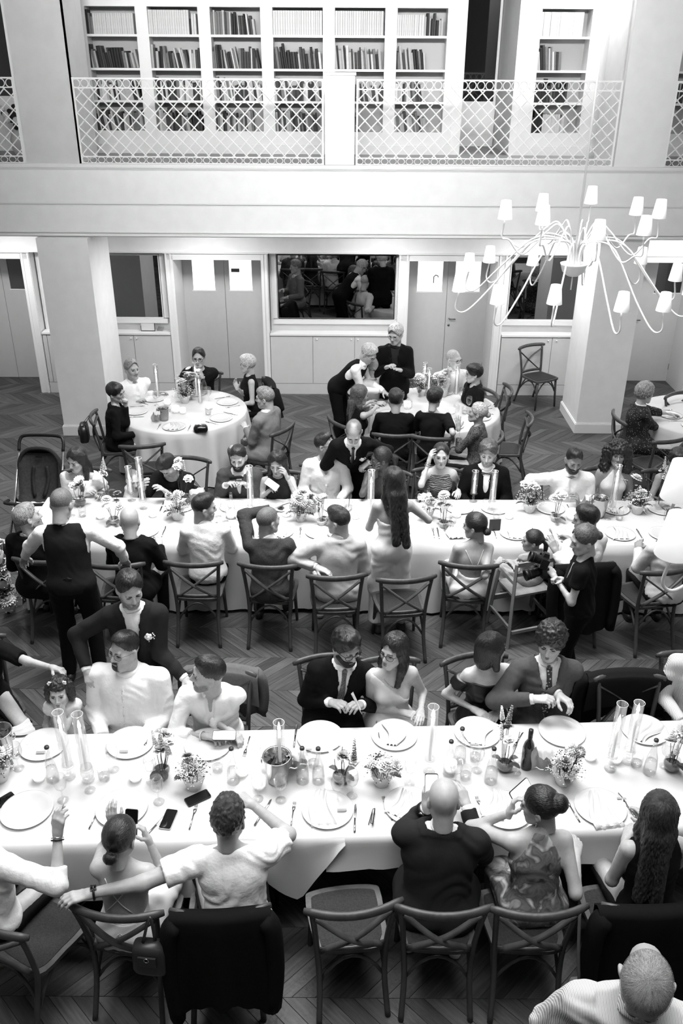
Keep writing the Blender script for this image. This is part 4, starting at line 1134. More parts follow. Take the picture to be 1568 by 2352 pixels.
def person(name,label,head,yaw,face=None,pitch=8,roll=0,pose='sit',lean=6,side=0,s=1.0,w=1.0,fat=0,fem=0,child=0,skin='mid',
           hair=('short','dark'),beard=None,glasses=None,eyes=.25,mouth=0,top=None,bottom=None,dress=None,tie=None,collar=None,
           L=None,R=None,Lh='relax',Rh='relax',Ldir=None,Rdir=None,Lpn=None,Rpn=None,Lel=None,Rel=None,twist=0,hip=None,feet=None,knees=None,
           shoes=25,shoecol=None,hs=None,neck=.0,zoff=0,headz=None,chair=True,chairyaw=None,vox=None,legsvox=2.0,pelvis_shift=(0,0),hairscale=1.0,hem=None,chair_at=None,bust=None,straps=None):
    face=yaw if face is None else face
    a=math.radians(yaw); f=Vector((math.cos(a),math.sin(a),0)); r=Vector((f.y,-f.x,0)); z=Vector((0,0,1))
    la,sa=math.radians(lean),math.radians(side)
    U=(z*math.cos(la)+f*math.sin(la)); U=(U*math.cos(sa)+r*math.sin(sa)).normalized()
    Fd=(f-U*f.dot(U)).normalized()
    T=.50*s*(1 if not child else .92); ps=.53 if pose=='sit' else .93*s
    if hip is not None: ps=hip
    ps+=zoff
    nk=.168*s*(1 if not child else .95)
    Hz=ps+T*U.z+nk*(.55*U.z+.45)
    if headz is not None: Hz=headz
    Hc=at(head[0],head[1],Hz)
    N=Hc-(U*.55+z*.45)*nk-f*.012*s
    P0=N-U*T
    HS=(hs or (1.04 if not fem else 1.0))*(1 if not child else .93)
    if s<1 and child: HS*=(.80+.2*s)
    Rm=rotm(face,pitch,roll)
    tw=math.radians(twist); rS=(r*math.cos(tw)+Fd*math.sin(tw)); rS=(rS-U*rS.dot(U)).normalized(); fS=U.cross(rS)
    pxm=F/((Hc-Vector((0,0,CH))).dot(_Fw)); vx=vox or min(max(3.75/pxm,.0100),.0165)
    Mt=np.array(Matrix((r,Fd,U)).transposed()); Ms=np.array(Matrix((rS,fS,U)).transposed())
    sw=.166*s*w*(.90 if fem else 1.0); Sc=N-U*.060*s
    SH={'R':Sc+rS*sw,'L':Sc-rS*sw}
    # ---- arms
    arms={}
    for k,sg,tg,pz,hd,pn,pole in (('R',1,R,Rh,Rdir,Rpn,Rel),('L',-1,L,Lh,Ldir,Lpn,Lel)):
        S0=SH[k]
        if tg is None: tg='lap' if pose=='sit' else 'side'
        if tg=='lap': tgt=P0+f*.34*s+r*sg*.09*s+z*.13*s
        elif tg=='table': tgt=P0+f*.46*s+r*sg*.13*s; tgt.z=TZ+.035
        elif tg=='side': tgt=S0-U*.60*s+r*sg*.10*s+f*.06*s
        elif isinstance(tg,dict): tgt=P0+f*tg['f']*s+r*tg['r']*s+z*tg['u']*s
        elif isinstance(tg,tuple) and len(tg)==3: tgt=at(*tg)
        else: tgt=Vector(tg)
        pl=(-z*.85-f*.25+r*sg*.36) if pole is None else (r*pole[0]+f*pole[1]+z*pole[2])
        L1,L2=.285*s,.255*s
        wr=tgt
        for _ in range(3):
            E_,W_=ik(S0,wr,L1,L2,pl); fd=(W_-E_).normalized()
            hdv=fd if hd is None else Vector(hd).normalized()
            wr=tgt-hdv*.075*s
        E_,W_=ik(S0,wr,L1,L2,pl); fd=(W_-E_).normalized(); hdv=fd if hd is None else Vector(hd).normalized()
        up=Vector(pn) if pn is not None else (z*1.0+r*sg*.35 if abs(hdv.z)<.8 else r*sg+f*.3)
        up=(up-hdv*up.dot(hdv)).normalized()
        arms[k]=(S0,E_,W_,hdv,up,pz,sg)
    # ---- legs
    HP={q:P0+r*sg*.088*s*w-U*.01 for q,sg in (('R',1),('L',-1))}
    KN={};AN={}
    for q,sg in (('R',1),('L',-1)):
        if pose=='sit':
            kx=HP[q]+f*.43*s+r*sg*.05*s; kx.z=min(P0.z-.02,.55) if not child else P0.z-.01
            if knees: kx=HP[q]+f*knees[q][0]+r*knees[q][1]; kx.z=P0.z-.02
            an=kx-f*.05*s; an.z=kx.z-.42*s
            if feet: an=kx+f*feet[q][0]+r*feet[q][1]; an.z=feet[q][2] if len(feet[q])>2 else .09
            KN[q],AN[q]=kx,an
        else:
            an=HP[q]+r*sg*.03; an.z=.09*s; an-=f*.02
            if feet: an=HP[q]+f*feet[q][0]+r*feet[q][1]; an.z=.09
            k_,an=ik(HP[q],an,.43*s,.42*s,f); KN[q],AN[q]=k_,an
    # ---- primitive sets
    b=w*(1+.22*fat)
    def trunk(Fl,t=0,upper=True,low=True,k=.05):
        if low: Fl.ell(P0+U*.015,((.165*b)*s+t,.118*s*(1+.3*fat)+t,.125*s+t),Mt,k=k)
        Fl.ell(P0+U*.17*s+Fd*.012*fat*3,(.140*b*s*(.90 if fem else 1)+t,.100*s*(1+.55*fat)+t,.15*s+t),Mt,k=k)
        if upper:
            Fl.ell(P0+U*.335*s,(.158*w*s*(.92 if fem else 1)*(1+.08*fat)+t,.108*s*(1+.3*fat)+t,.165*s+t),Ms,k=k)
            for q in 'RL': Fl.rc(N-U*.01*s-Fd*.012,SH[q]-rS*(.02*s)*arms[q][6],.044*s+t,.050*s+t,k=k*.8)
            bb=bust if bust is not None else (.05 if fem and not child else 0)
            if bb:
                for sg in (1,-1): Fl.sph(P0+U*.305*s+fS*.072*s+rS*.066*s*sg,bb*s+.004+t,k=.035)
    def limb_arm(Fl,q,t=0,frac=2.0,k=.035,flat=True):
        S0,E_,W_,*_r=arms[q]; ws=(w*.5+.5)*(1+.12*fat)*(.84 if fem else 1)
        if frac<=1:
            e=S0+(E_-S0)*frac; Fl.rc(S0,e,.053*s*ws+t,(.053-.009*frac)*s*ws+t*1.15,k=k,flat=1 if flat else 0)
        else:
            Fl.rc(S0,E_,.053*s*ws+t,.041*s*ws+t,k=k)
            e=E_+(W_-E_)*min(frac-1,1); Fl.rc(E_,e,.041*s*ws+t,(.041-.0145*min(frac-1,1))*s*ws+t,k=.025,flat=1 if flat else 0)
    def limb_leg(Fl,q,t=0,upto=2.0,k=.04,taper=0):
        Fl.rc(HP[q],KN[q],.082*s*b+t,.058*s*b+t,k=k)
        if upto>1: Fl.rc(KN[q],AN[q],.056*s*b+t,.036*s+t+taper,k=.03)
    parts=[]; kids=[]
    base=Vector((P0.x,P0.y,0))
    cov_t=top is not None or dress is not None
    sl=0
    if top: sl=top.get('sleeve',2.0)
    elif dress: sl=dress.get('sleeve',0)
    bare_back=bool(dress and dress.get('bare')) 
    # ---- body skin: trunk, neck, arms, legs as one field
    B=Fld(); tt=-.010 if cov_t and not bare_back else 0
    trunk(B,tt,True,True)
    B.rc(N-U*.03*s,Hc+Rm@Vector((0,-.03,-.10))*HS,.058*s*(.86 if fem else 1),.050*HS*(.88 if fem else 1),k=.03)
    for q in 'RL':
        limb_arm(B,q,-.007 if sl>1.5 else (-.002 if sl>0 else 0),2.0,flat=False)
        limb_leg(B,q,-.008)
        to=AN[q]+f*.15*s; to.z=AN[q].z-.05*s
        B.rc(AN[q],to,.034*s,.026*s,k=.03)
    skinarea=(sl<1.5 or bare_back)
    V,Q=B.mesh(vx*1.4 if skinarea else .030); parts.append((V,Q,0))
    # head
    hv=5.4e-3 if pxm>300 else (7.4e-3 if pxm>190 else 9e-3)
    V,Q=cached(('head',fem,fat>.5,child,hv),lambda: head_fld(fem,1 if fat>.5 else 0,child).mesh(hv))
    RmN=np.array(Rm)*HS; Hn=np.array(Hc)
    X=lambda V: np.asarray(V)@RmN.T+Hn
    parts.append((X(V),Q,0))
    ek=round(eyes,1); e,ir,li=cached(('eyes',ek),lambda: eyes_mb(0,ek))
    if ek<.75: parts.append((X(e[0]),e[1],1)); parts.append((X(ir[0]),ir[1],2))
    parts.append((X(li[0]),li[1],2))
    bt={'white':.0022,'blond':.0022}.get(hair[1] if hair else 'dark',.0030)-(.0008 if fem else 0)
    br=cached(('brow',bt),lambda: brow_mb(bt)); parts.append((X(br[0]),br[1],4))
    lp=cached(('lips',mouth),lambda: lips_mb(mouth)); parts.append((X(lp[0]),lp[1],3))
    if mouth:
        m=MB(); m.ball((0,.084,-.077),(.015,.008,.0075*mouth),10,6); q=ptrig(m); parts.append((X(q[0]),q[1],2))
        m=MB(); m.ball((0,.087,-.0715),(.013,.007,.0032),10,5); q=ptrig(m); parts.append((X(q[0]),q[1],1))
    # hands
    hvx=.0052 if pxm>300 else (.0068 if pxm>190 else .0085)
    for q in 'RL':
        S0,E_,W_,hd,up,pz,sg=arms[q]
        V,Qh=cached(('hand',pz,hvx),lambda: hand_mesh(pz,hvx))
        y=up.cross(hd); mir=1
        # thumb side: for the right hand palm down the thumb points to own left
        th=(hd.cross(up))*(-sg) 
        V=np.array(V); HM=np.array(Matrix((hd,th,up)).transposed())*s*(.92 if fem else 1.0)
        if Matrix((hd,th,up)).determinant()<0: Qh=Qh[:,::-1]
        parts.append((V@HM.T+np.array(W_),Qh,0))
    hm=HAIRM[hair[1]] if hair else HAIRM['dark']
    me=mesh_np(name,parts,[SKIN[skin],EYEW,IRIS,LIPM[skin],BROWM[hair[1] if hair else 'dark']],base)
    body=bpy.data.objects.new('person',me); C.objects.link(body); body.location=base; tag(body,label,'person')
    def kid(nm,VQs,m):
        VQs=[(v,q,0) for v,q in VQs if len(v)]
        if not VQs: return None
        o=bpy.data.objects.new(nm,mesh_np(nm,VQs,m if isinstance(m,list) else [m],base)); C.objects.link(o); o.parent=body; return o
    def kidmb(nm,mb,m,local=False):
        V,Q=ptrig(mb)
        return kid(nm,[(X(V) if local else V,Q)],m)
    sd= (sum(map(ord,label))%97)*.13
    if hair and hair[0]!='bald':
        V,Q,ea,st=cached(('hair',hair[0],hv),lambda: hair_mesh(hair[0],hv*1.2))
        o=bpy.data.objects.new('hair',mesh_np('hair',[(X(np.asarray(V)*hairscale),Q,0)],[STUB[hair[1]] if hair[0] in('buzz','thin') else hm],base,(ea,st))); C.objects.link(o); o.parent=body
    if beard:
        bs,bc=beard if isinstance(beard,tuple) else (beard,hair[1])
        V,Q,ea,st=cached(('beard',bs,fat>.5,hv),lambda: beard_mesh(bs,min(hv,.0058),0,1 if fat>.5 else 0))
        bm=HAIRM[bc] if bs in('full','mustache','goatee') else STUB[bc]
        nm_='moustache' if bs=='mustache' else 'beard'
        o=bpy.data.objects.new(nm_,mesh_np(nm_,[(X(V),Q,0)],[bm],base,(ea*(1 if bs!='stubble' else .8),st))); C.objects.link(o); o.parent=body
    if glasses: kidmb('glasses',glasses_mb(glasses if isinstance(glasses,float) else .0016),BLACK,True)
    # ---- clothes
    def torso_garment(spec,t,nm,m,fold):
        G=Fld(); trunk(G,t,True,spec.get('low',True),k=.05)
        slv=spec.get('sleeve',2.0)
        for q in 'RL':
            if slv>0: limb_arm(G,q,t*(.72 if slv>1 else 1.0)+(.006 if slv<=1 else 0),slv,k=.016)
        if spec.get('tail'):                       # jacket skirts below the waist
            for q in 'RL': G.rc(HP[q],HP[q]+(KN[q]-HP[q])*.35 if pose=='sit' else HP[q]-U*.16*s,.088*s*b+t,.09*s*b+t,k=.05)
        G.plane(P0-U*(spec.get('hem',.05))*s,-U)
        nf=spec.get('neckf',.42); nh=spec.get('neckh',.012)
        necks=(v3(N+U*nh*s),np.array(nrm(U*1.0+fS*nf),dtype=f32),v3(N),v3(U)); lap=None
        if spec.get('v'):
            if nm=='jacket': lap=(v3(N+fS*.07*s+U*.05),v3(N-U*spec['v']*s+fS*(.135+.05*fat)*s),spec.get('vw',.055)*s)
            vd=spec['v']; vw=spec.get('vw',.055)
            p0=N+fS*.075*s+U*.05; p1=N-U*vd*s+fS*(.150+.05*fat)*s
            G.rc(p0,p1,vw*s,.012,k=.008,op='s')
        if spec.get('cut'):                          # sleeveless neckline plane
            for c_,n_ in spec['cut']: G.plane(N+rS*c_[0]*s+fS*c_[1]*s+U*c_[2]*s,rS*n_[0]+fS*n_[1]+U*n_[2])
        G.fold=fold
        def post(D,X_,Y_,Z_):
            c_,n_,n0,u0=necks
            if nm=='jacket':
                pl_=(X_-c_[0])*n_[0]+(Y_-c_[1])*n_[1]+(Z_-c_[2])*n_[2]
                if lap is not None:
                    dc=Fld._d('rc',(lap[0],lap[1],lap[2],.006,0),X_,Y_,Z_); D=D-.0065*((dc<.045*s)&(dc>-.01))
                ax_=np.sqrt(np.maximum((X_-n0[0])**2+(Y_-n0[1])**2+(Z_-n0[2])**2-((X_-n0[0])*u0[0]+(Y_-n0[1])*u0[1]+(Z_-n0[2])*u0[2])**2,0))
                D=D-.006*((pl_>-.034*s)&(ax_<.128*s))
            pl_=(X_-c_[0])*n_[0]+(Y_-c_[1])*n_[1]+(Z_-c_[2])*n_[2]
            ax_=np.sqrt(np.maximum((X_-n0[0])**2+(Y_-n0[1])**2+(Z_-n0[2])**2-((X_-n0[0])*u0[0]+(Y_-n0[1])*u0[1]+(Z_-n0[2])*u0[2])**2,0))
            return np.maximum(D,np.minimum(pl_,(.088 if nm=='jacket' else .15)*s-ax_))
        V,Q=G.mesh(vx,post); return kid(nm,[(V,Q)],m)
    fam=.0040 if pxm>190 else .0045
    if top:
        m=top['m'] if not isinstance(top['m'],(int,float)) else cl(top['m'],top.get('kind','wool'))
        ty=top.get('t','shirt')
        if ty=='jacket':
            us=top.get('under',230)
            if us is not None:
                torso_garment(dict(sleeve=0,low=True,neckh=.02,neckf=.35,hem=-.06,v=top.get('uv',0)),.010,'shirt',cl(us,'linen'),(.0012,30,sd))
                if top.get('cuffs',True) and us>120:
                    for q in 'RL':
                        G=Fld(); S0,E_,W_,hd,*_x=arms[q]; dd=(W_-E_).normalized(); G.rc(W_-dd*.05*s,W_+dd*.006,.036*s*(.9+.1*w),.034*s*(.9+.1*w),k=.005,flat=3)
                        kid('shirt_cuff',[G.mesh(min(vx,.008))],cl(us,'linen'))
            torso_garment(dict(top,sleeve=top.get('sleeve',1.93),tail=True,hem=.12,v=top.get('v',.30),vw=top.get('vw',.062),neckh=-.006),.022,'jacket',m,(fam,24,sd))
        elif ty=='vest':
            torso_garment(dict(sleeve=2.0,neckh=.02,v=top.get('v',0)),.012,'shirt',cl(top.get('under',232),'linen'),(fam,26,sd))
            G=Fld(); trunk(G,.022,True,True); G.plane(P0-U*.06*s,-U); G.plane(N+U*.005,U+fS*.4)
            for q,sg in (('R',1),('L',-1)): G.rc(SH[q]+rS*sg*.03*s+U*.06*s,SH[q]+rS*sg*.03*s-U*.13*s,.085*s,.07*s,k=.01,op='s')
            if top.get('v'): G.rc(N+fS*.07*s+U*.05,N-U*top['v']*s+fS*.135*s,.06*s,.006,k=.008,op='s')
            G.fold=(.0016,26,sd); kid('waistcoat',[G.mesh(vx)],m)
        else:
            torso_garment(dict(top,low=True),top.get('fit',.013),{'shirt':'shirt','tee':'t_shirt','sweater':'sweater','blouse':'blouse','cami':'top'}.get(ty,ty),m,(fam*top.get('foldk',1.0),27,sd))
            if ty=='shirt' and top.get('cuff'):
                for q in 'RL':
                    G=Fld(); S0,E_,W_,hd,*_x=arms[q]; fr=top.get('sleeve',2.0)-1; e=E_+(W_-E_)*min(fr,1); dd=(W_-E_).normalized()
                    G.rc(e-dd*.05*s,e,.046*s*w,.044*s*w,k=.006,flat=3)
                    G.fold=(.002,60,sd); kid('sleeve_cuff',[G.mesh(vx)],m)
        if collar is not None or ty in('shirt','jacket','vest'):
            cv=collar if collar is not None else (top.get('under',230) if ty in('jacket','vest') else None)
            cm=m if (ty=='shirt' and collar is None) else (cl(cv,'linen') if cv else None)
            if cm is not None:
                G=Fld(); ax=(Hc+Rm@Vector((0,-.03,-.10))*HS-N).normalized(); c0=N-U*.004*s
                G.rc(c0-ax*.02*s,c0+ax*.045*s,.069*s*(.92 if fem else 1)*(1+.15*fat),.063*s*(1+.15*fat),k=.01)
                G.plane(c0+ax*.040*s-fS*.0,ax+fS*.45); G.plane(c0-ax*.022*s,-ax)
                if top.get('v') or top.get('open') or ty=='jacket': G.rc(N+fS*.05*s-U*.05*s,N+fS*.10*s+U*.04*s,.012 if ty=='jacket' else .03*s,.02 if ty=='jacket' else .045*s,k=.006,op='s')
                kid('collar',[G.mesh(min(vx,.009))],cm)
    if dress:
        m=dress['m'] if not isinstance(dress['m'],(int,float)) else cl(dress['m'],dress.get('kind','satin'))
        t=dress.get('fit',.009); G=Fld(); trunk(G,t,True,True,k=.04)
        if dress.get('sleeve',0)>0:
            for q in 'RL': limb_arm(G,q,t+.008,dress['sleeve'],k=.03)
        ln=dress.get('len',1.0)
        for q in 'RL':
            G.rc(HP[q],HP[q]+(KN[q]-HP[q])*min(ln,1),.088*s*b+t,.066*s*b+t+.02,k=.07)
            if ln>1: G.rc(KN[q],KN[q]+(AN[q]-KN[q])*(ln-1),.07*s+t,.06*s+t+dress.get('flare',.02),k=.09,flat=1)
        for c_,n_ in dress.get('cut',[((0,0,-.01),(0,.5,1))]): G.plane(N+rS*c_[0]*s+fS*c_[1]*s+U*c_[2]*s,rS*n_[0]+fS*n_[1]+U*n_[2])
        for sp in dress.get('sub',[]): G.rc(N+rS*sp[0]*s+fS*sp[1]*s+U*sp[2]*s,N+rS*sp[3]*s+fS*sp[4]*s+U*sp[5]*s,sp[6]*s,sp[7]*s,k=.008,op='s')
        G.fold=(fam*dress.get('foldk',1.0),26,sd); kid('dress',[G.mesh(vx)],m)
    if bottom is not None:
        G=Fld(); t=.010
        G.ell(P0+U*.0,(.158*b*s+t,.122*s*(1+.3*fat)+t,.11*s+t),Mt,k=.05)
        for q in 'RL': limb_leg(G,q,t,2.0,taper=.010)
        G.plane(P0+U*.03*s,U)
        for q in 'RL': pass
        G.fold=(.003,24,sd); kid('trousers',[G.mesh(vx*(2.3 if pose=='sit' else 1.6))],bottom if not isinstance(bottom,(int,float)) else cl(bottom))
    if shoes is not None:
        sm_=cached(('shoem',shoecol or shoes),lambda: mat('shoe leather',shoecol or shoes,.45))
        for q in 'RL':
            G=Fld(); to=AN[q]+f*.17*s; to.z=AN[q].z-.052*s; hl=AN[q]-f*.04*s; hl.z=to.z
            G.rc(hl,to,.040*s,.036*s,k=.02); G.rc(AN[q]-z*.02,hl+f*.04,.036*s,.038*s,k=.03)
            G.plane((0,0,AN[q].z-.088*s),(0,0,-1))
            kid('shoe',[G.mesh(.013 if pxm>190 else .017)],sm_)
    inf=dict(body=body,N=N,P0=P0,U=U,f=f,r=r,fS=fS,rS=rS,SH=SH,arms=arms,Hc=Hc,Rm=Rm,HS=HS,kid=kid,kidmb=kidmb,s=s,X=X,base=base,label=label,yaw=yaw,trunk=trunk,KN=KN,fat=fat)
    if tie: necktie(inf,tie)
    if straps:
        for k_,(p,q_,r_) in enumerate(straps):
            pts=[surf_pt(inf,*[a_+(b_-a_)*k2 for a_,b_ in zip(p,q_)],.006) for k2 in np.linspace(0,1,11)]
            m=MB(); m.tube(pts,r_,5); kidmb('strap',m,dress['m'] if dress and not isinstance(dress['m'],(int,float)) else cl(200,'satin'))
    if pose=='sit' and chair and not child:
        cy=math.radians(yaw if chairyaw is None else chairyaw); cf=Vector((math.cos(cy),math.sin(cy),0))
        c_=P0+cf*.03 if chair_at is None else None
        lab='crossback chair under the %s'%label.split(' ',1)[0] if False else None
        if chair_at is not None:
            p=at(chair_at[0],chair_at[1],.872); c_=p+cf*.275
        inf['chair']=place_chair(c_.x,c_.y,yaw if chairyaw is None else chairyaw,chair if isinstance(chair,str) else 'crossback chair under the '+' '.join(label.replace(',','').split()[:12]),'crossback chairs')
    PEOPLE[name]=inf
    return inf
def surf_pt(inf,x,y,h,t=.012):
    """point on the clothed trunk: h metres below the neck base, x to own right, y=+1 front / -1 back"""
    Fl=Fld(); inf['trunk'](Fl,t); 
    o=inf['N']-inf['U']*h+inf['rS']*x; d=inf['fS']*y
    best=None
    ts=np.linspace(.34,-.05,160); P=np.array([tuple(o+d*float(q)) for q in ts])
    D=np.full(len(P),9.)
    for kind,dt,k,op,pl,ph in Fl.p:
        dd=Fld._d(kind,dt,P[:,0],P[:,1],P[:,2]); h_=np.clip(.5+.5*(D-dd)/k,0,1); D=D+(dd-D)*h_-k*h_*(1-h_)
    i=np.nonzero(D<0)[0]
    q=float(ts[i[0]]) if len(i) else .05
    return o+d*q
def necktie(inf,spec):
    m,L,wd=spec
    if m=='bow':
        p=surf_pt(inf,0,1,.035,.02)+inf['U']*.012; mb=MB(); Mx=Matrix((inf['rS'],inf['fS'],inf['U'])).transposed()
        for sg in (1,-1): mb.add([p+Mx@Vector(q) for q in ((0,.006,.008),(0,.006,-.008),(sg*.05,.004,-.02),(sg*.055,.012,0),(sg*.05,.004,.02),(0,-.004,0))],[(0,3,1),(1,3,2),(0,4,3),(0,5,4),(1,2,5)])
        mb.ball(p+inf['fS']*.006,(.011,.009,.011),8,6); inf['kidmb']('bow_tie',mb,cl(60,'satin')); return
    hs_=np.linspace(.0,L,9); pts=[surf_pt(inf,0,1,float(h),.016)+inf['fS']*.004 for h in hs_]
    mb=MB(); vs_=[]
    for i,p in enumerate(pts):
        q=wd*(.30+.70*(i/8)**.8) if i<8 else .004
        if i==0: q=wd*.5
        vs_+=[p-inf['rS']*q,p+inf['fS']*.006,p+inf['rS']*q]
    mb.add(vs_,[(i*3+j,(i+1)*3+j,(i+1)*3+j+1,i*3+j+1) for i in range(8) for j in (0,1)])
    mb.f=[f[::-1] for f in mb.f]
    mb.ball(pts[0]+inf['fS']*.006+inf['U']*.005,(.020,.016,.018),10,6)
    inf['kidmb']('tie',mb,m)
# ================================================================== the guests
def sleeveless(w=.115,neck=.03,back=None,front=None):
    c=[((w,0,0),(1,0,.25)),((-w,0,0),(-1,0,.25)),((0,0,neck),(0,.35,1))]
    return c
HALT=[((.05,0,-.015),(.82,0,.57)),((-.05,0,-.015),(-.82,0,.57)),((0,0,.035),(0,0,1))]
CAMI=[((0,0,-.20),(0,-.42,.9))]
# ---- near table, far side
person('big_man','big laughing man in a white shirt with thin glasses and goatee, near table',(285,1492),-96,face=-122,pitch=-4,lean=2,w=1.24,fat=.8,s=1.04,hair=('fade','dark'),beard=('goatee','dark'),glasses=.0011,eyes=.6,mouth=1,top=dict(t='shirt',m=228,kind='linen',sleeve=2.0,fit=.016),bottom=30,L='lap',R='lap')
person('open_shirt','man in open white shirt with rolled sleeves looking sideways, near table',(478,1548),-92,face=-166,pitch=-5,lean=16,s=1.0,w=1.04,hair=('fade','dark'),beard=('stubble','dark'),top=dict(t='shirt',m=226,kind='linen',sleeve=1.55,v=.24,vw=.05,cuff=1,open=1,fit=.015),bottom=40,R=(492,1692,.80),L=(545,1690,.80),Rh='hold',Lh='hold',Rpn=(0,.3,1),Lpn=(0,.3,1),Rel=(.9,-.1,-.6),Lel=(.9,-.1,-.6))
person('glasses_suit','man in black suit with paisley tie and glasses reading a folded paper',(795,1485),-84,face=-58,pitch=14,lean=6,side=-9,s=1.02,w=1.05,hair=('full','black'),beard=('full','black'),glasses=.0022,eyes=.6,top=dict(t='jacket',m=15,v=.36,vw=.06),tie=(TIE1,.42,.036),bottom=15,R=(775,1615,.86),L=(818,1618,.86),Rh='hold',Lh='hold')
person('one_shoulder','woman with long dark hair, glasses and one-shoulder pale satin dress',(903,1495),-82,face=-128,pitch=-4,lean=4,s=.97,fem=1,hair=('long','black'),glasses=.0021,eyes=.3,dress=dict(m=cl(204,'satin'),bare=1,len=1.0,cut=[((0,0,-.115),(-.60,.1,.80))]),R=(945,1640,.74),L=(965,1645,.76),shoes=None,skin='fair')
person('black_bob','woman with straight black bob and black off-shoulder dress, head turned away',(1128,1492),-78,face=22,pitch=4,lean=6,s=.96,fem=1,hair=('bob','black'),dress=dict(m=17,kind='satin',bare=1,sleeve=.5,len=1.0,cut=[((0,0,-.085),(0,.12,1))]),R=(1108,1640,.72),L=(1135,1645,.72),shoes=None,skin='fair')
person('curly_suit','curly-haired man in grey suit with long dotted tie, near table',(1264,1474),-92,face=-112,pitch=8,lean=-4,s=1.05,w=1.06,hair=('curly','dark'),eyes=.5,top=dict(t='jacket',m=74,v=.44,vw=.085,under=205),tie=(TIE2,.50,.042),bottom=58,R=dict(f=.22,r=.05,u=.40),L=dict(f=.21,r=-.10,u=.38),Rh='hold',Lh='hold',Rel=(.9,-.2,-.3),Lel=(.95,-.3,-.2),skin='fair')
person('striped_knit','person in pale striped knit top cut off by the frame edge, near table',(1625,1470),-100,pitch=10,lean=0,s=1.0,hair=('short','dark'),top=dict(t='sweater',m=STRIPE,sleeve=2.0,fit=.018),bottom=40)
person('toddler_girl','small girl with curly pigtails and flower clips, hand at her mouth',(136,1590),-82,face=-84,pitch=-6,s=.60,fem=1,child=1,hip=.60,hair=('toddler','dark'),top=dict(t='blouse',m=205,sleeve=.18,kind='linen',fit=.010),bottom=170,L=(143,1612,.93),Lh='relax',R='lap',eyes=0,skin='fair',shoes=None)
person('edge_guest','person in black at the frame edge, bare arm stretched behind the small girl',(-62,1452),-55,face=-20,pitch=15,lean=8,s=.98,fem=1,hair=('short','dark'),top=dict(t='blouse',m=20,sleeve=.8),bottom=18,L=(190,1556,.98),Lh='hold',R='lap',Lel=(0,0,-1),skin='fair')
person('boutonniere_suit','standing man in grey suit with white boutonniere, behind the near table',(298,1352),-84,face=-62,pitch=16,pose='stand',lean=4,s=1.0,w=1.02,hair=('short','black'),beard=('stubble','black'),eyes=.6,top=dict(t='jacket',m=46,v=.42,vw=.075,uv=.10),bottom=40,R=(206,1562,.98),L=(440,1575,.92),Rh='hold',Rel=(.8,-.2,-.3),Lel=(.9,-.4,-.2),skin='fair')
# ---- near table, camera side
person('raised_hand','man in white shirt at the frame edge, raised hand wearing a dark bracelet',(-52,1890),66,face=60,lean=4,s=1.0,hair=('short','dark'),top=dict(t='shirt',m=222,kind='linen',sleeve=1.35,cuff=1,hem=.14,fit=.018),bottom=24,R=(133,1888,1.12),Rh='hold',Rdir=(.1,.25,1),Rpn=(-.3,-1,.2),Rel=(.8,-.3,-.75),L='lap',chair_at=(-35,2118),chairyaw=62)
person('low_bun','woman with sleek low bun and crossed thin straps over her bare back',(276,1925),84,face=78,pitch=14,lean=7,s=.93,fem=1,hair=('lowbun','black'),dress=dict(m=cl(222,'satin'),bare=1,len=1.0,cut=[((0,0,-.30),(0,-.5,.88))]),L=(256,1872,1.10),Lh='relax',Ldir=(-.1,.2,1),Lpn=(0,-1,.3),R=(330,1905,1.0),Rh='hold',shoes=None,skin='mid',straps=[((-.075,-1,.055),(.07,-1,.26),.0028),((.085,-1,.045),(-.075,-1,.26),.0028),((-.10,-1,.33),(.10,-1,.33),.003)],chair_at=(258,2100),chairyaw=84)
person('white_tee','man in white t-shirt with spiky hair, arm laid along the next chair',(524,1882),104,face=86,pitch=8,lean=9,s=1.04,w=1.06,hair=('spiky','brown'),top=dict(t='tee',m=232,kind='linen',sleeve=.62,fit=.017,neckh=.0,hem=.10),bottom=30,L=(163,2062,.95),Lh='relax',Lel=(-.2,-.6,-.7),R=(556,1828,1.02),Rh='fist',Rel=(.9,.35,-.7),twist=-6,chair_at=(505,2100),chairyaw=94)
person('bald_suit','bald man in dark grey suit holding a phone up at the table',(1018,1838),82,face=88,pitch=14,lean=13,s=1.04,w=1.16,hair=None,top=dict(t='jacket',m=47,v=0,under=225,fit=.024),bottom=52,L=(984,1824,1.14),Lh='hold',Ldir=(.15,.45,1),Lpn=(-.4,-1,0),Lel=(-.7,-.35,-1),R=(1062,1822,.92),chair_at=(1020,2096),chairyaw=90,shoes=215,feet={'R':(-.30,-.02,.09),'L':(-.30,.02,.09)})
person('floral_halter','woman with large sleek bun in floral halter dress, phone in hand',(1240,1852),94,face=150,pitch=10,lean=10,s=.98,w=1.04,fem=1,hair=('bun','black'),dress=dict(m=FLORAL,bare=1,len=1.0,cut=[((.062,0,-.02),(.86,0,.50)),((-.062,0,-.02),(-.86,0,.50)),((0,0,.03),(0,0,1))]),L=(1178,1842,1.08),Lh='hold',Ldir=(.3,.3,1),Lel=(-.8,.2,-.6),R=(1325,1935,.80),shoes=None,skin='mid',chair_at=(1241,2098),chairyaw=92)
person('wavy_hair','woman with long wavy brown hair, seen from behind, black jacket on her chair',(1512,1868),96,face=78,pitch=10,lean=8,s=.98,w=1.02,fem=1,hair=('verylong','brown'),top=dict(t='cami',m=22,sleeve=0,cut=sleeveless(.12),fit=.009),bottom=18,L=(1445,1905,.80),Lel=(-.5,-.6,-.5),R='table',shoes=None,skin='mid',chair_at=(1500,2090),chairyaw=92)
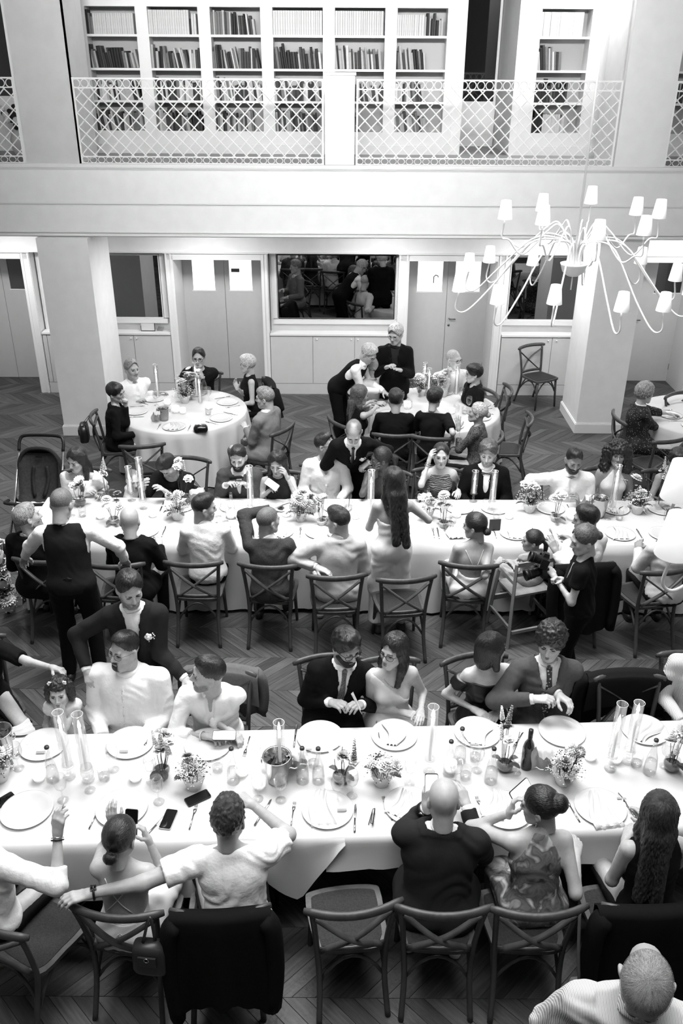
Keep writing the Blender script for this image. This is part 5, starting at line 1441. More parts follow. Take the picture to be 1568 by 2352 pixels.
person('striped_elder','bald man in striped shirt bowing his head, nearest the camera',(1482,2262),-104,face=-112,pitch=54,pose='stand',lean=10,s=1.06,w=1.15,fat=.5,hair=('buzz','grey'),top=dict(t='shirt',m=STRIPE,sleeve=2.0,fit=.022),bottom=30,skin='mid',headz=1.78,hs=1.18)
person('edge_shoulder','person in white cut off at the bottom corner of the frame',(-62,2400),60,pose='stand',lean=6,s=1.0,hair=('short','dark'),top=dict(t='shirt',m=225,sleeve=2.0),bottom=40,headz=1.62)
# ---- middle table, camera side
person('beard_elder','grey-bearded man in dark jacket turning his head, end of middle table',(64,1190),84,face=38,pitch=-8,roll=-14,lean=2,s=1.0,hair=('short','grey'),beard=('full','grey'),top=dict(t='jacket',m=20,v=0,under=200),bottom=20,chair_at=(90,1290),chairyaw=86)
person('waistcoat_man','standing man in dark waistcoat and white shirt, hands on two chair backs',(142,1158),98,face=82,pitch=22,pose='stand',lean=10,s=1.02,w=1.08,hair=('buzz','lbrown'),top=dict(t='vest',m=40),bottom=16,L=(52,1290,.92),R=(290,1292,.92),Lh='relax',Rh='relax',Lpn=(0,0,1),Rpn=(0,0,1),Lel=(-1,-.5,.1),Rel=(1,-.5,.1))
person('bald_black','bald man in black jacket seated beside the waistcoat man',(298,1196),86,face=96,pitch=16,lean=8,s=.98,hair=None,top=dict(t='jacket',m=17,v=0,under=None),collar=0,bottom=17,L='table',R='table',chair_at=(262,1300),chairyaw=92,skin='mid')
person('profile_white','dark-haired man in white shirt seen from behind, head in profile',(468,1166),95,face=22,pitch=6,lean=5,s=.98,hair=('fade','dark'),beard=('stubble','dark'),top=dict(t='shirt',m=214,kind='linen',sleeve=2.0,fit=.020,hem=.06),bottom=20,L='table',R='table',chair_at=(442,1296),chairyaw=90)
person('grey_sweater','man in dark grey sweater leaning with one arm raised past his head',(616,1196),92,face=42,pitch=4,lean=8,s=1.0,hair=('buzz','brown'),top=dict(t='sweater',m=62,kind='knit',sleeve=1.95,fit=.020,neckh=.0),collar=235,bottom=60,L=(640,1160,1.22),Lh='point',Ldir=(1,.3,.4),Lel=(-1,.2,.35),R='table',chair_at=(612,1302),chairyaw=86)
person('pale_blazer','man in pale blazer seen from behind, face turned to the side',(776,1196),96,face=152,pitch=6,lean=3,s=1.02,w=1.05,hair=('fade','brown'),top=dict(t='jacket',m=184,v=0,under=200),bottom=176,L=(712,1290,.84),R='lap',chair_at=(774,1326),chairyaw=94,skin='fair',shoecol=170)
person('long_hair','standing woman with very long dark hair in a pale satin dress',(903,1108),98,face=108,pitch=16,pose='stand',lean=3,s=.95,fem=1,hair=('verylong','dark'),dress=dict(m=cl(226,'satin'),bare=1,len=1.92,flare=.03,cut=[((0,0,-.16),(0,-.42,.9))]),R=(958,1158,1.12),L=(865,1165,1.1),Rel=(.9,-.5,-.8),shoes=60,skin='mid',hairscale=1.06)
person('cami_woman','woman with dark low bun and thin-strapped pale top, face in profile',(1090,1208),92,face=150,pitch=8,lean=3,s=.94,fem=1,hair=('lowbun','dark'),dress=dict(m=cl(224,'satin'),bare=1,len=1.0,cut=[((0,0,-.28),(0,-.42,.9))]),L='lap',R=(1150,1285,.80),shoes=None,skin='mid',straps=[((-.08,-1,.04),(.02,-1,.24),.0026),((.08,-1,.04),(.0,-1,.24),.0026),((-.10,-1,.33),(.10,-1,.33),.003)],chair_at=(1076,1300),chairyaw=84)
person('braided_girl','little girl with braided hair in the pale wooden high chair',(1222,1242),120,face=172,pitch=2,s=.60,fem=1,child=1,hip=.55,hair=('pony','black'),dress=dict(m=150,sleeve=.3,len=1.4,flare=.05,kind='linen',foldk=1.8),L=(1165,1290,.82),R='lap',skin='tan',shoes=None)
person('white_father','man in white shirt with arm round the little girl, face in profile',(1345,1192),112,face=168,pitch=8,lean=8,s=1.0,hair=('short','black'),top=dict(t='shirt',m=214,kind='linen',sleeve=1.95,fit=.018),bottom=20,L=(1268,1248,1.0),Lh='relax',Lel=(-.6,-.3,-.4),R='table',chair_at=(1345,1300),chairyaw=96,skin='tan')
person('photographer','photographer woman in black with hair in a bun, raising two cameras',(1340,1240),160,face=186,pitch=14,pose='stand',lean=4,s=.93,fem=1,hair=('sidebun','lbrown'),eyes=.7,top=dict(t='tee',m=18,sleeve=.5,fit=.014,neckh=.0),bottom=14,L=(1262,1308,1.20),R=(1275,1325,1.16),Lh='grip',Rh='grip',Lel=(-.3,-.2,-1),Rel=(.2,-.6,-1),skin='fair')
person('edge_curls','dark-haired man in pale t-shirt at the frame edge of the middle table',(1552,1206),92,face=96,pitch=8,lean=5,s=1.0,hair=('full','black'),top=dict(t='tee',m=196,sleeve=1.95,fit=.018),bottom=30,L='table',R='table',chair_at=(1538,1312),chairyaw=104,skin='tan')
# ---- middle table, far side
person('puff_sleeves','woman with brown wavy hair in white puff-sleeved top looking down',(176,1056),-86,face=-116,pitch=12,lean=12,s=.95,fem=1,hair=('long','dark'),eyes=.6,top=dict(t='blouse',m=228,kind='linen',sleeve=.7,neckf=.1,neckh=-.06,fit=.016,foldk=1.5),bottom=120,R=(205,1128,.82),L=(232,1132,.82),skin='fair')
person('bending_father','man in dark jacket bending far over a baby at the middle table',(386,1068),-100,face=-128,pitch=50,lean=38,s=1.0,hair=('fade','black'),top=dict(t='jacket',m=30,v=0,under=None),collar=0,bottom=25,R=(330,1112,.95),L=(372,1122,.92),skin='fair')
person('baby','baby with dark hair held at the table edge beside the hurricane candles',(306,1102),-70,face=-60,pitch=10,s=.40,fem=0,child=1,hip=.66,hair=('buzz','dark'),top=dict(t='blouse',m=200,sleeve=1.8,fit=.01),bottom=180,skin='fair',shoes=None)
person('phone_beard','man with full dark beard in grey suit typing on a phone',(547,1050),-92,face=-94,pitch=16,lean=12,s=1.0,w=1.03,hair=('fade','dark'),beard=('full','dark'),eyes=.7,top=dict(t='jacket',m=70,v=.30,vw=.05),bottom=60,R=(527,1108,.95),L=(556,1108,.95),Rh='hold',Lh='hold',Rdir=(.5,-.4,.5),Ldir=(-.5,-.4,.5),skin='fair')
person('phone_woman','woman with long black hair holding a pale phone, hand at her mouth',(637,1064),-86,face=-100,pitch=14,lean=10,s=.92,fem=1,hair=('long','black'),eyes=.7,top=dict(t='cami',m=52,sleeve=0,cut=sleeveless(.11,.01),fit=.009),bottom=30,R=(622,1122,.90),L=(655,1086,1.10),Rh='hold',Lh='relax',Ldir=(-.3,-.2,1),skin='mid')
person('glasses_profile','man in open white shirt and thick glasses looking off to the side',(747,1022),-84,face=-22,pitch=-12,lean=4,s=1.02,w=1.05,hair=('fade','dark'),beard=('stubble','dark'),glasses=.0028,top=dict(t='shirt',m=222,kind='linen',sleeve=2.0,v=.26,vw=.05,open=1,fit=.016),bottom=40,R='lap',L='lap',skin='tan')
person('earring_woman','woman with dark braids and long earring, chin on her hand',(874,1054),-110,face=-172,pitch=4,lean=10,s=.95,fem=1,hair=('pony','black'),top=dict(t='cami',m=60,sleeve=0,cut=sleeveless(.12,.0),fit=.009),bottom=30,R=(862,1078,1.08),Rh='relax',Rdir=(-.1,-.2,1),Rel=(.6,.4,-.9),L='table',skin='dark')
person('wave_top','woman in wave-patterned halter top touching her ear',(1012,1046),-88,face=-92,pitch=-1,lean=5,s=.96,fem=1,hair=('pony','dark'),eyes=.4,dress=dict(m=ZIGZAG,bare=1,len=1.0,cut=[((.105,0,-.01),(.95,0,.3)),((-.105,0,-.01),(-.95,0,.3)),((0,0,-.02),(0,.3,1))]),R=(988,1046,1.22),Rh='relax',Rdir=(.2,.1,1),Rel=(.35,.4,-1),L=(1052,1132,.80),shoes=None,skin='fair')
person('bow_tie','light-haired man in black dinner jacket and bow tie',(1120,1040),-94,face=-104,pitch=11,lean=5,s=1.02,w=1.02,hair=('full','lbrown'),beard=('stubble','lbrown'),eyes=.6,top=dict(t='jacket',m=14,v=.34,vw=.06),tie=('bow',0,0),bottom=14,L='lap',R='lap',skin='fair')
person('reaching_shirt','bearded man in white shirt looking down, one arm spread along the table',(1318,1056),-90,face=-90,pitch=18,lean=12,s=1.04,w=1.08,hair=('fade','black'),beard=('full','black'),eyes=.7,top=dict(t='shirt',m=224,kind='linen',sleeve=1.95,v=.20,vw=.045,open=1,fit=.018),bottom=40,R=(1232,1128,.80),Rel=(.8,.2,-.2),L=dict(f=.30,r=-.04,u=.32),Lh='hold',Ldir=(-.3,-.2,1),skin='tan')
person('big_curls','woman with a big mass of dark curls and round glasses',(1418,1044),-92,face=-100,pitch=-4,lean=4,s=.96,fem=1,hair=('bigcurly','black'),glasses=.0010,eyes=.2,dress=dict(m=cl(208,'satin'),bare=1,len=1.0,cut=HALT,sub=[(0,.07,.05,0,.15,-.24,.03,.004)]),L='lap',R='lap',shoes=None,skin='tan')
person('edge_woman','woman with dark hair at the frame edge of the middle table',(1556,1058),-96,face=-84,pitch=20,lean=10,s=.95,fem=1,hair=('full','black'),top=dict(t='cami',m=60,sleeve=0,cut=sleeveless()),bottom=30,L='table',R='table',skin='tan')
person('balding_bender','balding man in black suit with boutonniere bending down holding a glass',(812,992),-84,face=-92,pitch=42,pose='stand',lean=42,s=1.0,hair=('thin','dark'),top=dict(t='jacket',m=15,v=.34,vw=.055),tie=(cl(12,'satin'),.38,.03),bottom=15,L=(832,1072,1.0),Lh='grip',R=(800,1060,.95),skin='fair',eyes=.7)
# ---- round table by the first pillar
person('moustache_man','grey-haired man with moustache in white shirt at the round table',(303,848),-52,face=-48,pitch=-2,lean=6,s=1.0,w=1.08,fat=.4,hair=('short','grey'),beard=('mustache','grey'),top=dict(t='shirt',m=222,kind='linen',sleeve=1.9,v=.18,vw=.04,open=1,fit=.018),bottom=40,R=(318,918,.80),L=(370,900,.80),skin='mid')
person('clasped_hands','man in black t-shirt and glasses, hands clasped at his mouth',(456,822),-92,face=-90,pitch=0,lean=10,s=1.0,w=1.05,hair=('short','black'),glasses=.0026,top=dict(t='tee',m=15,sleeve=.75,fit=.018),bottom=30,R=(450,852,1.10),L=(460,852,1.10),Rh='fist',Lh='fist',Rel=(.9,.2,-.6),Lel=(.9,.2,-.6),Rdir=(.2,0,1),Ldir=(-.2,0,1),skin='mid')
person('blond_pixie','woman with short blond hair in dark sleeveless top, gesturing',(568,836),-164,face=176,pitch=4,lean=3,s=.95,fem=1,hair=('pixie','white'),top=dict(t='cami',m=26,sleeve=0,cut=sleeveless(.12),fit=.010),bottom=24,R=(540,880,.98),Rh='relax',Rdir=(-.3,0,1),L='lap',skin='fair')
person('pale_suit','grey-haired man in pale grey suit at the round table, back half turned',(608,914),150,face=168,pitch=6,lean=2,s=1.02,w=1.05,hair=('short','grey'),top=dict(t='jacket',m=122,v=0,under=225),bottom=92,L=(560,975,.80),R='lap',skin='fair')
person('dark_jacket','short-haired woman with glasses in black jacket, cheek on her hand',(266,902),10,face=-14,pitch=4,roll=8,lean=6,s=.96,fem=1,hair=('pixie','dark'),glasses=.0014,top=dict(t='jacket',m=17,v=0,under=None),collar=0,bottom=20,L=(288,918,1.10),Lh='fist',R='lap',skin='fair')
# ---- round table beside the standing man
person('leaning_vest','grey-haired man in black waistcoat leaning over a seated guest',(846,812),-22,face=-28,pitch=36,pose='stand',lean=44,s=1.0,hair=('short','white'),glasses=.0014,top=dict(t='vest',m=17),bottom=16,L=(890,905,.90),R=(880,900,.9),skin='fair')
person('hidden_shirt','older man in pale shirt seated under the leaning waistcoat man',(856,842),-40,face=-60,pitch=18,lean=4,s=1.0,hair=('thin','white'),top=dict(t='shirt',m=200,kind='linen',sleeve=1.9,fit=.018),bottom=30,L=(885,905,.80),R=(870,925,.80),skin='fair',glasses=.0014)
person('standing_elder','white-haired man with glasses standing in black jacket and dark shirt',(908,768),-92,face=-118,pitch=12,pose='stand',lean=3,s=1.02,w=1.02,hair=('full','white'),glasses=.0014,top=dict(t='jacket',m=13,v=.42,vw=.07,under=44,cuffs=False),bottom=13,R=dict(f=.30,r=.07,u=.34),L=dict(f=.31,r=-.03,u=.30),Rh='relax',Lh='flat',skin='fair')
person('chin_hand','white-haired man with glasses in grey shirt, hand at his chin',(1042,826),-80,face=-46,pitch=0,lean=6,s=1.0,hair=('buzz','white'),glasses=.0016,top=dict(t='shirt',m=196,sleeve=1.9,fit=.018),bottom=30,R=(1030,850,1.10),Rh='fist',Rdir=(0,0,1),L='table',skin='fair')
person('black_pixie','woman with short black hair and glasses in dark blouse facing the candles',(1088,858),-158,face=178,pitch=4,lean=3,s=.96,fem=1,hair=('pixie','black'),glasses=.0014,top=dict(t='jacket',m=28,v=.2,vw=.05,under=None),collar=0,bottom=20,R='lap',L='lap',skin='fair')
person('fair_hair','woman with shoulder-length fair hair in black sleeveless dress, round table',(826,908),32,face=16,pitch=8,lean=8,s=.95,fem=1,hair=('long','lbrown'),top=dict(t='cami',m=14,sleeve=0,cut=sleeveless(.12),fit=.010),bottom=14,R=(890,915,.80),L=(895,905,.8),skin='mid')
person('black_back','dark-haired man in black shirt with his back to the camera, round table',(908,918),86,face=92,pitch=8,lean=8,s=1.0,w=1.05,hair=('short','dark'),top=dict(t='shirt',m=14,sleeve=2.0,fit=.018),bottom=14,L='table',R='table')
person('dark_blouse','short-haired woman in dark short-sleeved blouse, hand on a chair back',(998,914),80,face=58,pitch=8,pose='sit',lean=2,s=1.0,fem=1,hair=('pixie','dark'),top=dict(t='blouse',m=24,sleeve=.8,fit=.014,neckh=-.015),bottom=20,R=(1040,1005,.84),L='table',hip=.60,skin='fair')
person('patterned_blouse','woman with hair pulled up in patterned blouse, one hand spread',(1096,948),158,face=166,pitch=-6,lean=3,s=.94,fem=1,hair=('sidebun','blond'),top=dict(t='blouse',m=PATTERN,sleeve=1.6,fit=.014),bottom=40,L=(1052,972,1.02),Lh='spread',Ldir=(-.1,.2,1),Lpn=(.3,-1,0),R='lap',skin='mid')
# ---- edge table beyond the second pillar
person('curly_elder','curly grey-haired woman in dotted dark jacket and skirt, edge table',(1480,904),2,face=8,pitch=4,lean=4,s=.97,w=1.12,fat=.4,fem=1,hair=('curly','grey'),top=dict(t='jacket',m=DOTTED,sleeve=1.5,v=.26,vw=.05,under=215,cuffs=False),dress=None,bottom=DOTTED,L=(1550,952,.80),R=(1520,990,.62),skin='fair')
# ================================================================== what stands on the tables
SHORT=dict(big_man='the big laughing man',open_shirt='the open-shirted man',glasses_suit='the reader in black suit',one_shoulder='the one-shoulder dress woman',black_bob='the black-bobbed woman',curly_suit='the curly-haired suit man',striped_knit='the striped knit top',toddler_girl='the pigtailed small girl',edge_guest='the bare stretched arm',raised_hand='the raised braceleted hand',low_bun='the cross-strapped bare back',white_tee='the spiky-haired man',bald_suit='the bald suited man',floral_halter='the floral halter woman',wavy_hair='the wavy-haired woman',beard_elder='the grey-bearded man',bald_black='the bald man in black',profile_white='the white shirt in profile',grey_sweater='the dark grey sweater',pale_blazer='the pale blazer',long_hair='the standing long-haired woman',cami_woman='the thin-strapped woman',braided_girl='the braided girl',white_father='the father in white shirt',edge_curls='the pale t-shirt man',puff_sleeves='the puff-sleeved woman',bending_father='the man bending over the baby',baby='the baby',phone_beard='the full-bearded phone typer',phone_woman='the woman with pale phone',glasses_profile='the thick-glasses man',earring_woman='the earring woman',wave_top='the wave-patterned top',bow_tie='the bow-tie man',reaching_shirt='the spread-armed man',big_curls='the big dark curls',edge_woman='the dark-haired edge woman',moustache_man='the moustached man',clasped_hands='the clasped hands',blond_pixie='the short blond woman',pale_suit='the pale grey suit',dark_jacket='the cheek-resting woman',hidden_shirt='the seated pale shirt',chin_hand='the hand-on-chin man',black_pixie='the black-haired blouse woman',fair_hair='the fair-haired woman',black_back='the black-shirted back',dark_blouse='the short-sleeved blouse',patterned_blouse='the patterned blouse',curly_elder='the curly-haired elder')
_seen={}
def near(p,skip=()):
    best=min((k for k in SHORT if k in PEOPLE and k not in skip),key=lambda k:(PEOPLE[k]['Hc'].xy-Vector(p).xy).length)
    return SHORT[best]
NTH=['','second ','third ','fourth ','fifth ','sixth ','seventh ','eighth ','ninth ','tenth ']
def uniq(l):
    _seen[l]=_seen.get(l,0)+1; n=_seen[l]
    return l if n==1 else NTH[min(n-1,9)]+l
def hgt(p,v):
    t=(v-1176)/F; h=p[1]*(ST+t*CT)/(CT-t*ST); return CH-h
GLASS=glassmat('clear glass',.985); GLASS2=glassmat('thick glass',.975)
PORC=mat('glazed charger',200,.25,.5); PORC2=mat('bone china',214,.3,.5)
WAX=emat('glowing candle wax',238,.30); FLAME=emat('candle flame',255,25)  # emission put into the whole wax stands in for flame light in it
FROST=bpy.data.materials.new('frosted votive glass'); FROST.use_nodes=True
_b=FROST.node_tree.nodes['Principled BSDF']; _b.inputs['Base Color'].default_value=g4(240); _b.inputs['Roughness'].default_value=.5; _b.inputs['Transmission Weight'].default_value=.0
_tr=FROST.node_tree.nodes.new('ShaderNodeBsdfTranslucent'); _tr.inputs[0].default_value=(.95,.95,.95,1); _mx=FROST.node_tree.nodes.new('ShaderNodeMixShader'); _mx.inputs[0].default_value=.7
FROST.node_tree.links.new(_b.outputs[0],_mx.inputs[1]); FROST.node_tree.links.new(_tr.outputs[0],_mx.inputs[2]); FROST.node_tree.links.new(_mx.outputs[0],FROST.node_tree.nodes['Material Output'].inputs[0])
SILVER=mat('polished cutlery',170,.18,.5,metal=1); CARD=mat('kraft place card',150,.7)
NAPK=mat('gauze napkin',194,.9,.1,bump=.3,bscale=300)
DARKW=mat('dark stems in water',70,.3)
def item(proto,name_label,cat,p,rz=0,group=None,scale=None):
    return dup(proto,p,rz,name_label,group,scale)
protos=[]
def proto(cat,name):
    r=thing(name,'x',cat,(0,0,-50)); protos.append(r); return r
# plate
pl=proto('plate','charger_plate'); MB().lathe([(.001,.006),(.105,.006),(.118,.012),(.150,.016),(.155,.014),(.150,.010),(.10,.0),(.001,0)],40).build('dish',PORC,pl)
MB().lathe([(.152,.0165),(.156,.0155),(.1565,.0135),(.152,.0125)],40).build('rim',mat('plate rim',222,.15,.6),pl)
# wine glass, tumbler
wg=proto('glass','wine_glass'); MB().lathe([(.001,.004),(.034,.002),(.033,.0),(.034,.002),(.005,.007),(.0045,.075),(.012,.085),(.034,.11),(.041,.145),(.037,.185),(.034,.20),(.033,.20),(.036,.184),(.0395,.145),(.032,.112),(.010,.089),(.001,.087)],24).build('bowl',GLASS,wg)
tu=proto('glass','tumbler'); MB().lathe([(.001,.0),(.032,.0),(.037,.03),(.038,.092),(.0365,.092),(.0355,.03),(.030,.008),(.001,.008)],24).build('cup',GLASS,tu)
cup_=tu.children[0]
MB().lathe([(.001,.009),(.030,.009),(.034,.035),(.034,.04),(.001,.04)],20).build('water',glassmat('water',.95),cup_)
# bottle
bo=proto('bottle','water_bottle')
MB().lathe([(.001,0),(.040,0),(.042,.01),(.041,.06),(.034,.13),(.020,.19),(.0135,.22),(.0135,.262),(.015,.265),(.015,.27),(.0125,.27),(.0115,.22),(.018,.19),(.032,.13),(.039,.06),(.038,.008),(.001,.006)],24).build('glass_body',GLASS2,bo)
MB().lathe([(.001,.282),(.013,.281),(.0155,.276),(.0155,.266)],16).build('cap',mat('dark bottle cap',48,.4),bo)
MB().lathe([(.001,.008),(.037,.01),(.038,.06),(.033,.105),(.001,.105)],20).build('water',glassmat('water fill',.975),bo.children[0])
# fork, knife
fk=proto('fork','fork'); m=MB(); m.tube([(0,-.095,.003),(0,-.03,.006),(0,.03,.009)],[.0045,.003,.0028],6,flat=(.6,1.2)); m.tube([(0,.03,.009),(0,.05,.006),(0,.058,.005)],[.004,.011,.012],6,flat=(.35,1)); m.build('handle',SILVER,fk)
for k in range(4): MB().tube([((k-1.5)*.0062,.055,.005),((k-1.5)*.0058,.078,.004),((k-1.5)*.0056,.098,.008)],.0014,4).build('tine',SILVER,fk)
kn=proto('knife','knife'); MB().tube([(0,-.11,.004),(0,0,.005)],[.0055,.0045],6,flat=(.7,1.2)).build('handle',SILVER,kn)
m=MB(); m.add([(-.006,0,.004),(.006,0,.004),(.009,.07,.004),(.003,.115,.004),(-.006,.10,.004),(0,.05,.0065)],[(0,1,5),(1,2,5),(2,3,5),(3,4,5),(4,0,5),(4,3,2,1,0)]); m.build('blade',SILVER,kn,False)
# place card
cd=proto('place card','place_card'); MB().bb(-.028,.028,-.007,.007,0,.002).build('strip',CARD,cd,False)
# napkin: gathered gauze
def napkin_mesh(w,l,sd,hang=0):
    rs=random.Random(sd); m=MB(); nx,ny=15,18; vs_=[]
    for j in range(ny):
        t=j/(ny-1); ww=w*(.45+.55*t)
        for i in range(nx):
            u=i/(nx-1)-.5; x=u*ww+.02*math.sin(t*5+sd); y=(t-.5)*l
            z=.018+.010*math.sin(u*19+sd+t*1.5)*(1-.3*t)+.006*math.sin(u*37+t*4)
            if hang and y>l*.5-hang: 
                q=y-(l*.5-hang); y=l*.5-hang+min(q,.02)+.004*math.sin(u*20); z-=max(0,q-.012)*1.0
                if j==ny-1: z-=.012*rs.random()
            vs_.append((x,-y,z))
    m.add(vs_,[(j*nx+i,j*nx+i+1,(j+1)*nx+i+1,(j+1)*nx+i) for j in range(ny-1) for i in range(nx-1)]); return m
def napkin(label,p,w,l,rz,sd,hang=0):
    o=napkin_mesh(w,l,sd,hang).build('napkin',NAPK); o.location=p; o.rotation_euler=(0,0,rz); return tag(o,label,'napkin')
# votive
vo=proto('candle holder','votive_holder')
m=MB(); n=36; prof=[(.034,0),(.036,.01),(.041,.075),(.039,.075),(.034,.012),(.001,.010)]
vs_=[]
for r_,z in prof:
    for j in range(n): q=r_+(.0012 if j%2 else -.0012)*(r_>.03); vs_.append((q*math.cos(2*PI*j/n),q*math.sin(2*PI*j/n),z))
m.add(vs_,[(i*n+j,i*n+(j+1)%n,(i+1)*n+(j+1)%n,(i+1)*n+j) for i in range(len(prof)-1) for j in range(n)]); m.build('ribbed_cup',FROST,vo)
MB().lathe([(.001,.032),(.030,.032),(.030,.01)],16).build('tea_light',WAX,vo)
MB().lathe([(.0005,.034),(.005,.042),(.004,.052),(.0004,.066)],8).build('flame',FLAME,vo)
LAMP=[]
def votive(u,v,scale=1.0,watt=1.1,z=TZ):
    p=at(u,v,z); o=item(vo,uniq('lit ribbed votive candle by '+near(p)),'candle holder',p,0,'votive candles',scale)
    point('votive_light',(p.x,p.y,p.z+.058*scale),watt,.012)
def hurricane(u,v,vtop,vflame,r=.036,stick=True,z=TZ,watt=1.9,lean=0):
    p=at(u,v,z); zt=hgt(p,vtop)-p.z; zf=hgt(p,vflame)-p.z
    t=thing('hurricane_candle',uniq('lit taper candle in a tall glass tube by '+near(p)),'candle holder',p,0,'hurricane candles')
    b0=.10 if stick else .0
    if stick:
        MB().lathe([(.001,.004),(.040,.003),(.041,.007),(.014,.014),(.009,.03),(.016,.045),(.009,.058),(.014,.072),(.026,.085),(.040,.092),(.041,.098),(.030,.100),(.001,.097)],20).build('candlestick',GLASS2,t)
    MB().lathe([(r,b0),(r*1.01,zt*.6),(r,zt),(r-.0018,zt),(r-.002,b0+.004),(.001,b0+.003)],26).build('glass_tube',GLASS,t)
    MB().tube([(r*math.cos(a),r*math.sin(a),zt) for a in np.linspace(0,2*PI,27)[:-1]],.0016,5,closed=True).build('glass_rim',mat('bright glass lip',225,.15,.7),t)
    zc=zf-.028
    MB().tube([(0,0,b0),(0,0,zc)],[.0115,.0095],12).build('taper_candle',WAX,t)
    MB().lathe([(.0005,zc+.002),(.0105,zc+.02),(.0085,zc+.038),(.0004,zc+.072)],10).build('flame',FLAME,t)
    point('candle_light',(p.x,p.y,p.z+zc+.03),watt,.012); return t
# near table candles
for a in ((160,1785,1640,1660),(203,1792,1644,1670),(645,1800,1660,1672),(985,1772,1622,1640),(1400,1765,1613,1650),(1440,1750,1610,1624)): hurricane(*a,r=.034)
for a in ((91,1790),(312,1790),(557,1778),(596,1808),(1033,1770),(1354,1742),(1412,1748)): votive(*a)
# middle table candles
for a in ((303,1150,1075,1100),(330,1168,1055,1080),(577,1182,1072,1092),(850,1202,1080,1105),(1086,1152,1080,1098),(1128,1172,1080,1095),(1402,1185,1065,1085)): hurricane(*a,r=.034,watt=2.2)
for a in ((232,1190),(352,1186),(553,1192,1.25),(530,1190),(816,1190),(657,1185),(1047,1186,1.2),(1168,1190),(1313,1192,1.35)): votive(*a)
# round-table candles
for a in ((363,912,840,856),(452,910,835,850),(460,925,862,880)): hurricane(*a,r=.03,stick=False)
for a in ((480,940,1.2),(404,948,1.2),(420,950),(385,930)): votive(*a,watt=1.0)
for a in ((973,900,832,845),(983,915,845,858),(1047,905,838,855)): hurricane(*a,r=.03,stick=False)
for a in ((935,938,1.2),(1037,950)): votive(*a,watt=1.0)
# bottles on the near table
for u,v in ((122,1792),(536,1795),(695,1794),(731,1795),(1055,1748),(1030,1778),(1126,1795),(1490,1775)):
    p=at(u,v,TZ); item(bo,uniq('glass water bottle with dark cap by '+near(p)),'bottle',p,rb.random()*6,'water bottles')
for u,v in ((1250,925),(533,1190),(470,905),(980,1180)):
    if u==1250: continue
    p=at(u,v,TZ); item(bo,uniq('glass water bottle with dark cap by '+near(p)),'bottle',p,rb.random()*6,'water bottles')
# glasses on the near table
for u,v in ((44,1765),(262,1768),(207,1815),(348,1795),(145,1838),(365,1842),(592,1835),(645,1838),(808,1828),(775,1840),(612,1768),(1184,1775),(1400,1768),(1095,1770),(1045,1800),(940,1800),(1525,1760)):
    p=at(u,v,TZ); item(wg,uniq('clear wine glass by '+near(p)),'glass',p,rb.random()*6,'wine glasses')
for u,v in ((1068,1788),(1090,1745),(500,1770),(720,1760),(240,1790),(1310,1790),(1460,1760)):
    p=at(u,v,TZ); item(tu,uniq('clear water tumbler by '+near(p)),'glass',p,rb.random()*6,'water tumblers')
# plates near table
for u,v in ((62,1862),(280,1858),(752,1862),(940,1852),(1160,1862),(1378,1856),(100,1712),(300,1708),(478,1712),(735,1694),(905,1690),(1095,1684),(1290,1682),(1478,1678)):
    p=at(u,v,TZ); item(pl,uniq('pale glazed charger plate before '+near(p)),'plate',p,0,'charger plates')
for u,v,a in ((219,1876,-8),(443,1878,-4),(672,1872,-4),(890,1858,14),(1106,1858,12),(1314,1862,14),(567,1715,174),(1190,1700,150),(340,1700,172)):
    p=at(u,v,TZ); item(fk,uniq('silver fork by '+near(p)),'fork',p,math.radians(a),'forks')
for u,v,a in ((358,1896,-28),(815,1880,-2),(604,1866,-22),(62,1712,-20),(262,1705,-14),(678,1690,-2),(1440,1852,14),(868,1682,4)):
    p=at(u,v,TZ); item(kn,uniq('silver knife by '+near(p)),'knife',p,math.radians(a),'knives')
for u,v,a in ((93,1727,3),(284,1725,3),(785,1860,2),(1427,1834,-2),(706,1721,2),(1088,1710,-2)):
    p=at(u,v,TZ+.019); item(cd,uniq('small kraft place card before '+near(p)),'place card',p,math.radians(a),'place cards')
napkin('gauze napkin gathered on the charger between the spiky-haired and bald men',at(738,1868,TZ+.0),.17,.36,.05,3,.09)
napkin('gauze napkin with ragged fringe hanging off the table before the wavy-haired woman',at(1385,1868,TZ),.20,.34,.16,8,.07)
napkin('gauze napkin folded on the charger beside the bald suited man',at(925,1850,TZ),.14,.22,-.5,5)
napkin('gauze napkin draped by the floral halter woman',at(1140,1850,TZ),.14,.24,-.2,6)
napkin('napkin draped over the charger facing the black-bobbed woman',at(1095,1686,TZ),.24,.24,2.9,12)
napkin('napkin spread before the empty jacket-draped chair, far side of near table',at(1475,1682,TZ),.22,.24,2.6,13)
napkin('napkin beside the edge ice bucket',at(40,1680,TZ),.15,.2,2.2,14)
napkin('napkin spread before the one-shoulder dress woman',at(905,1692,TZ),.16,.2,3.0,15)
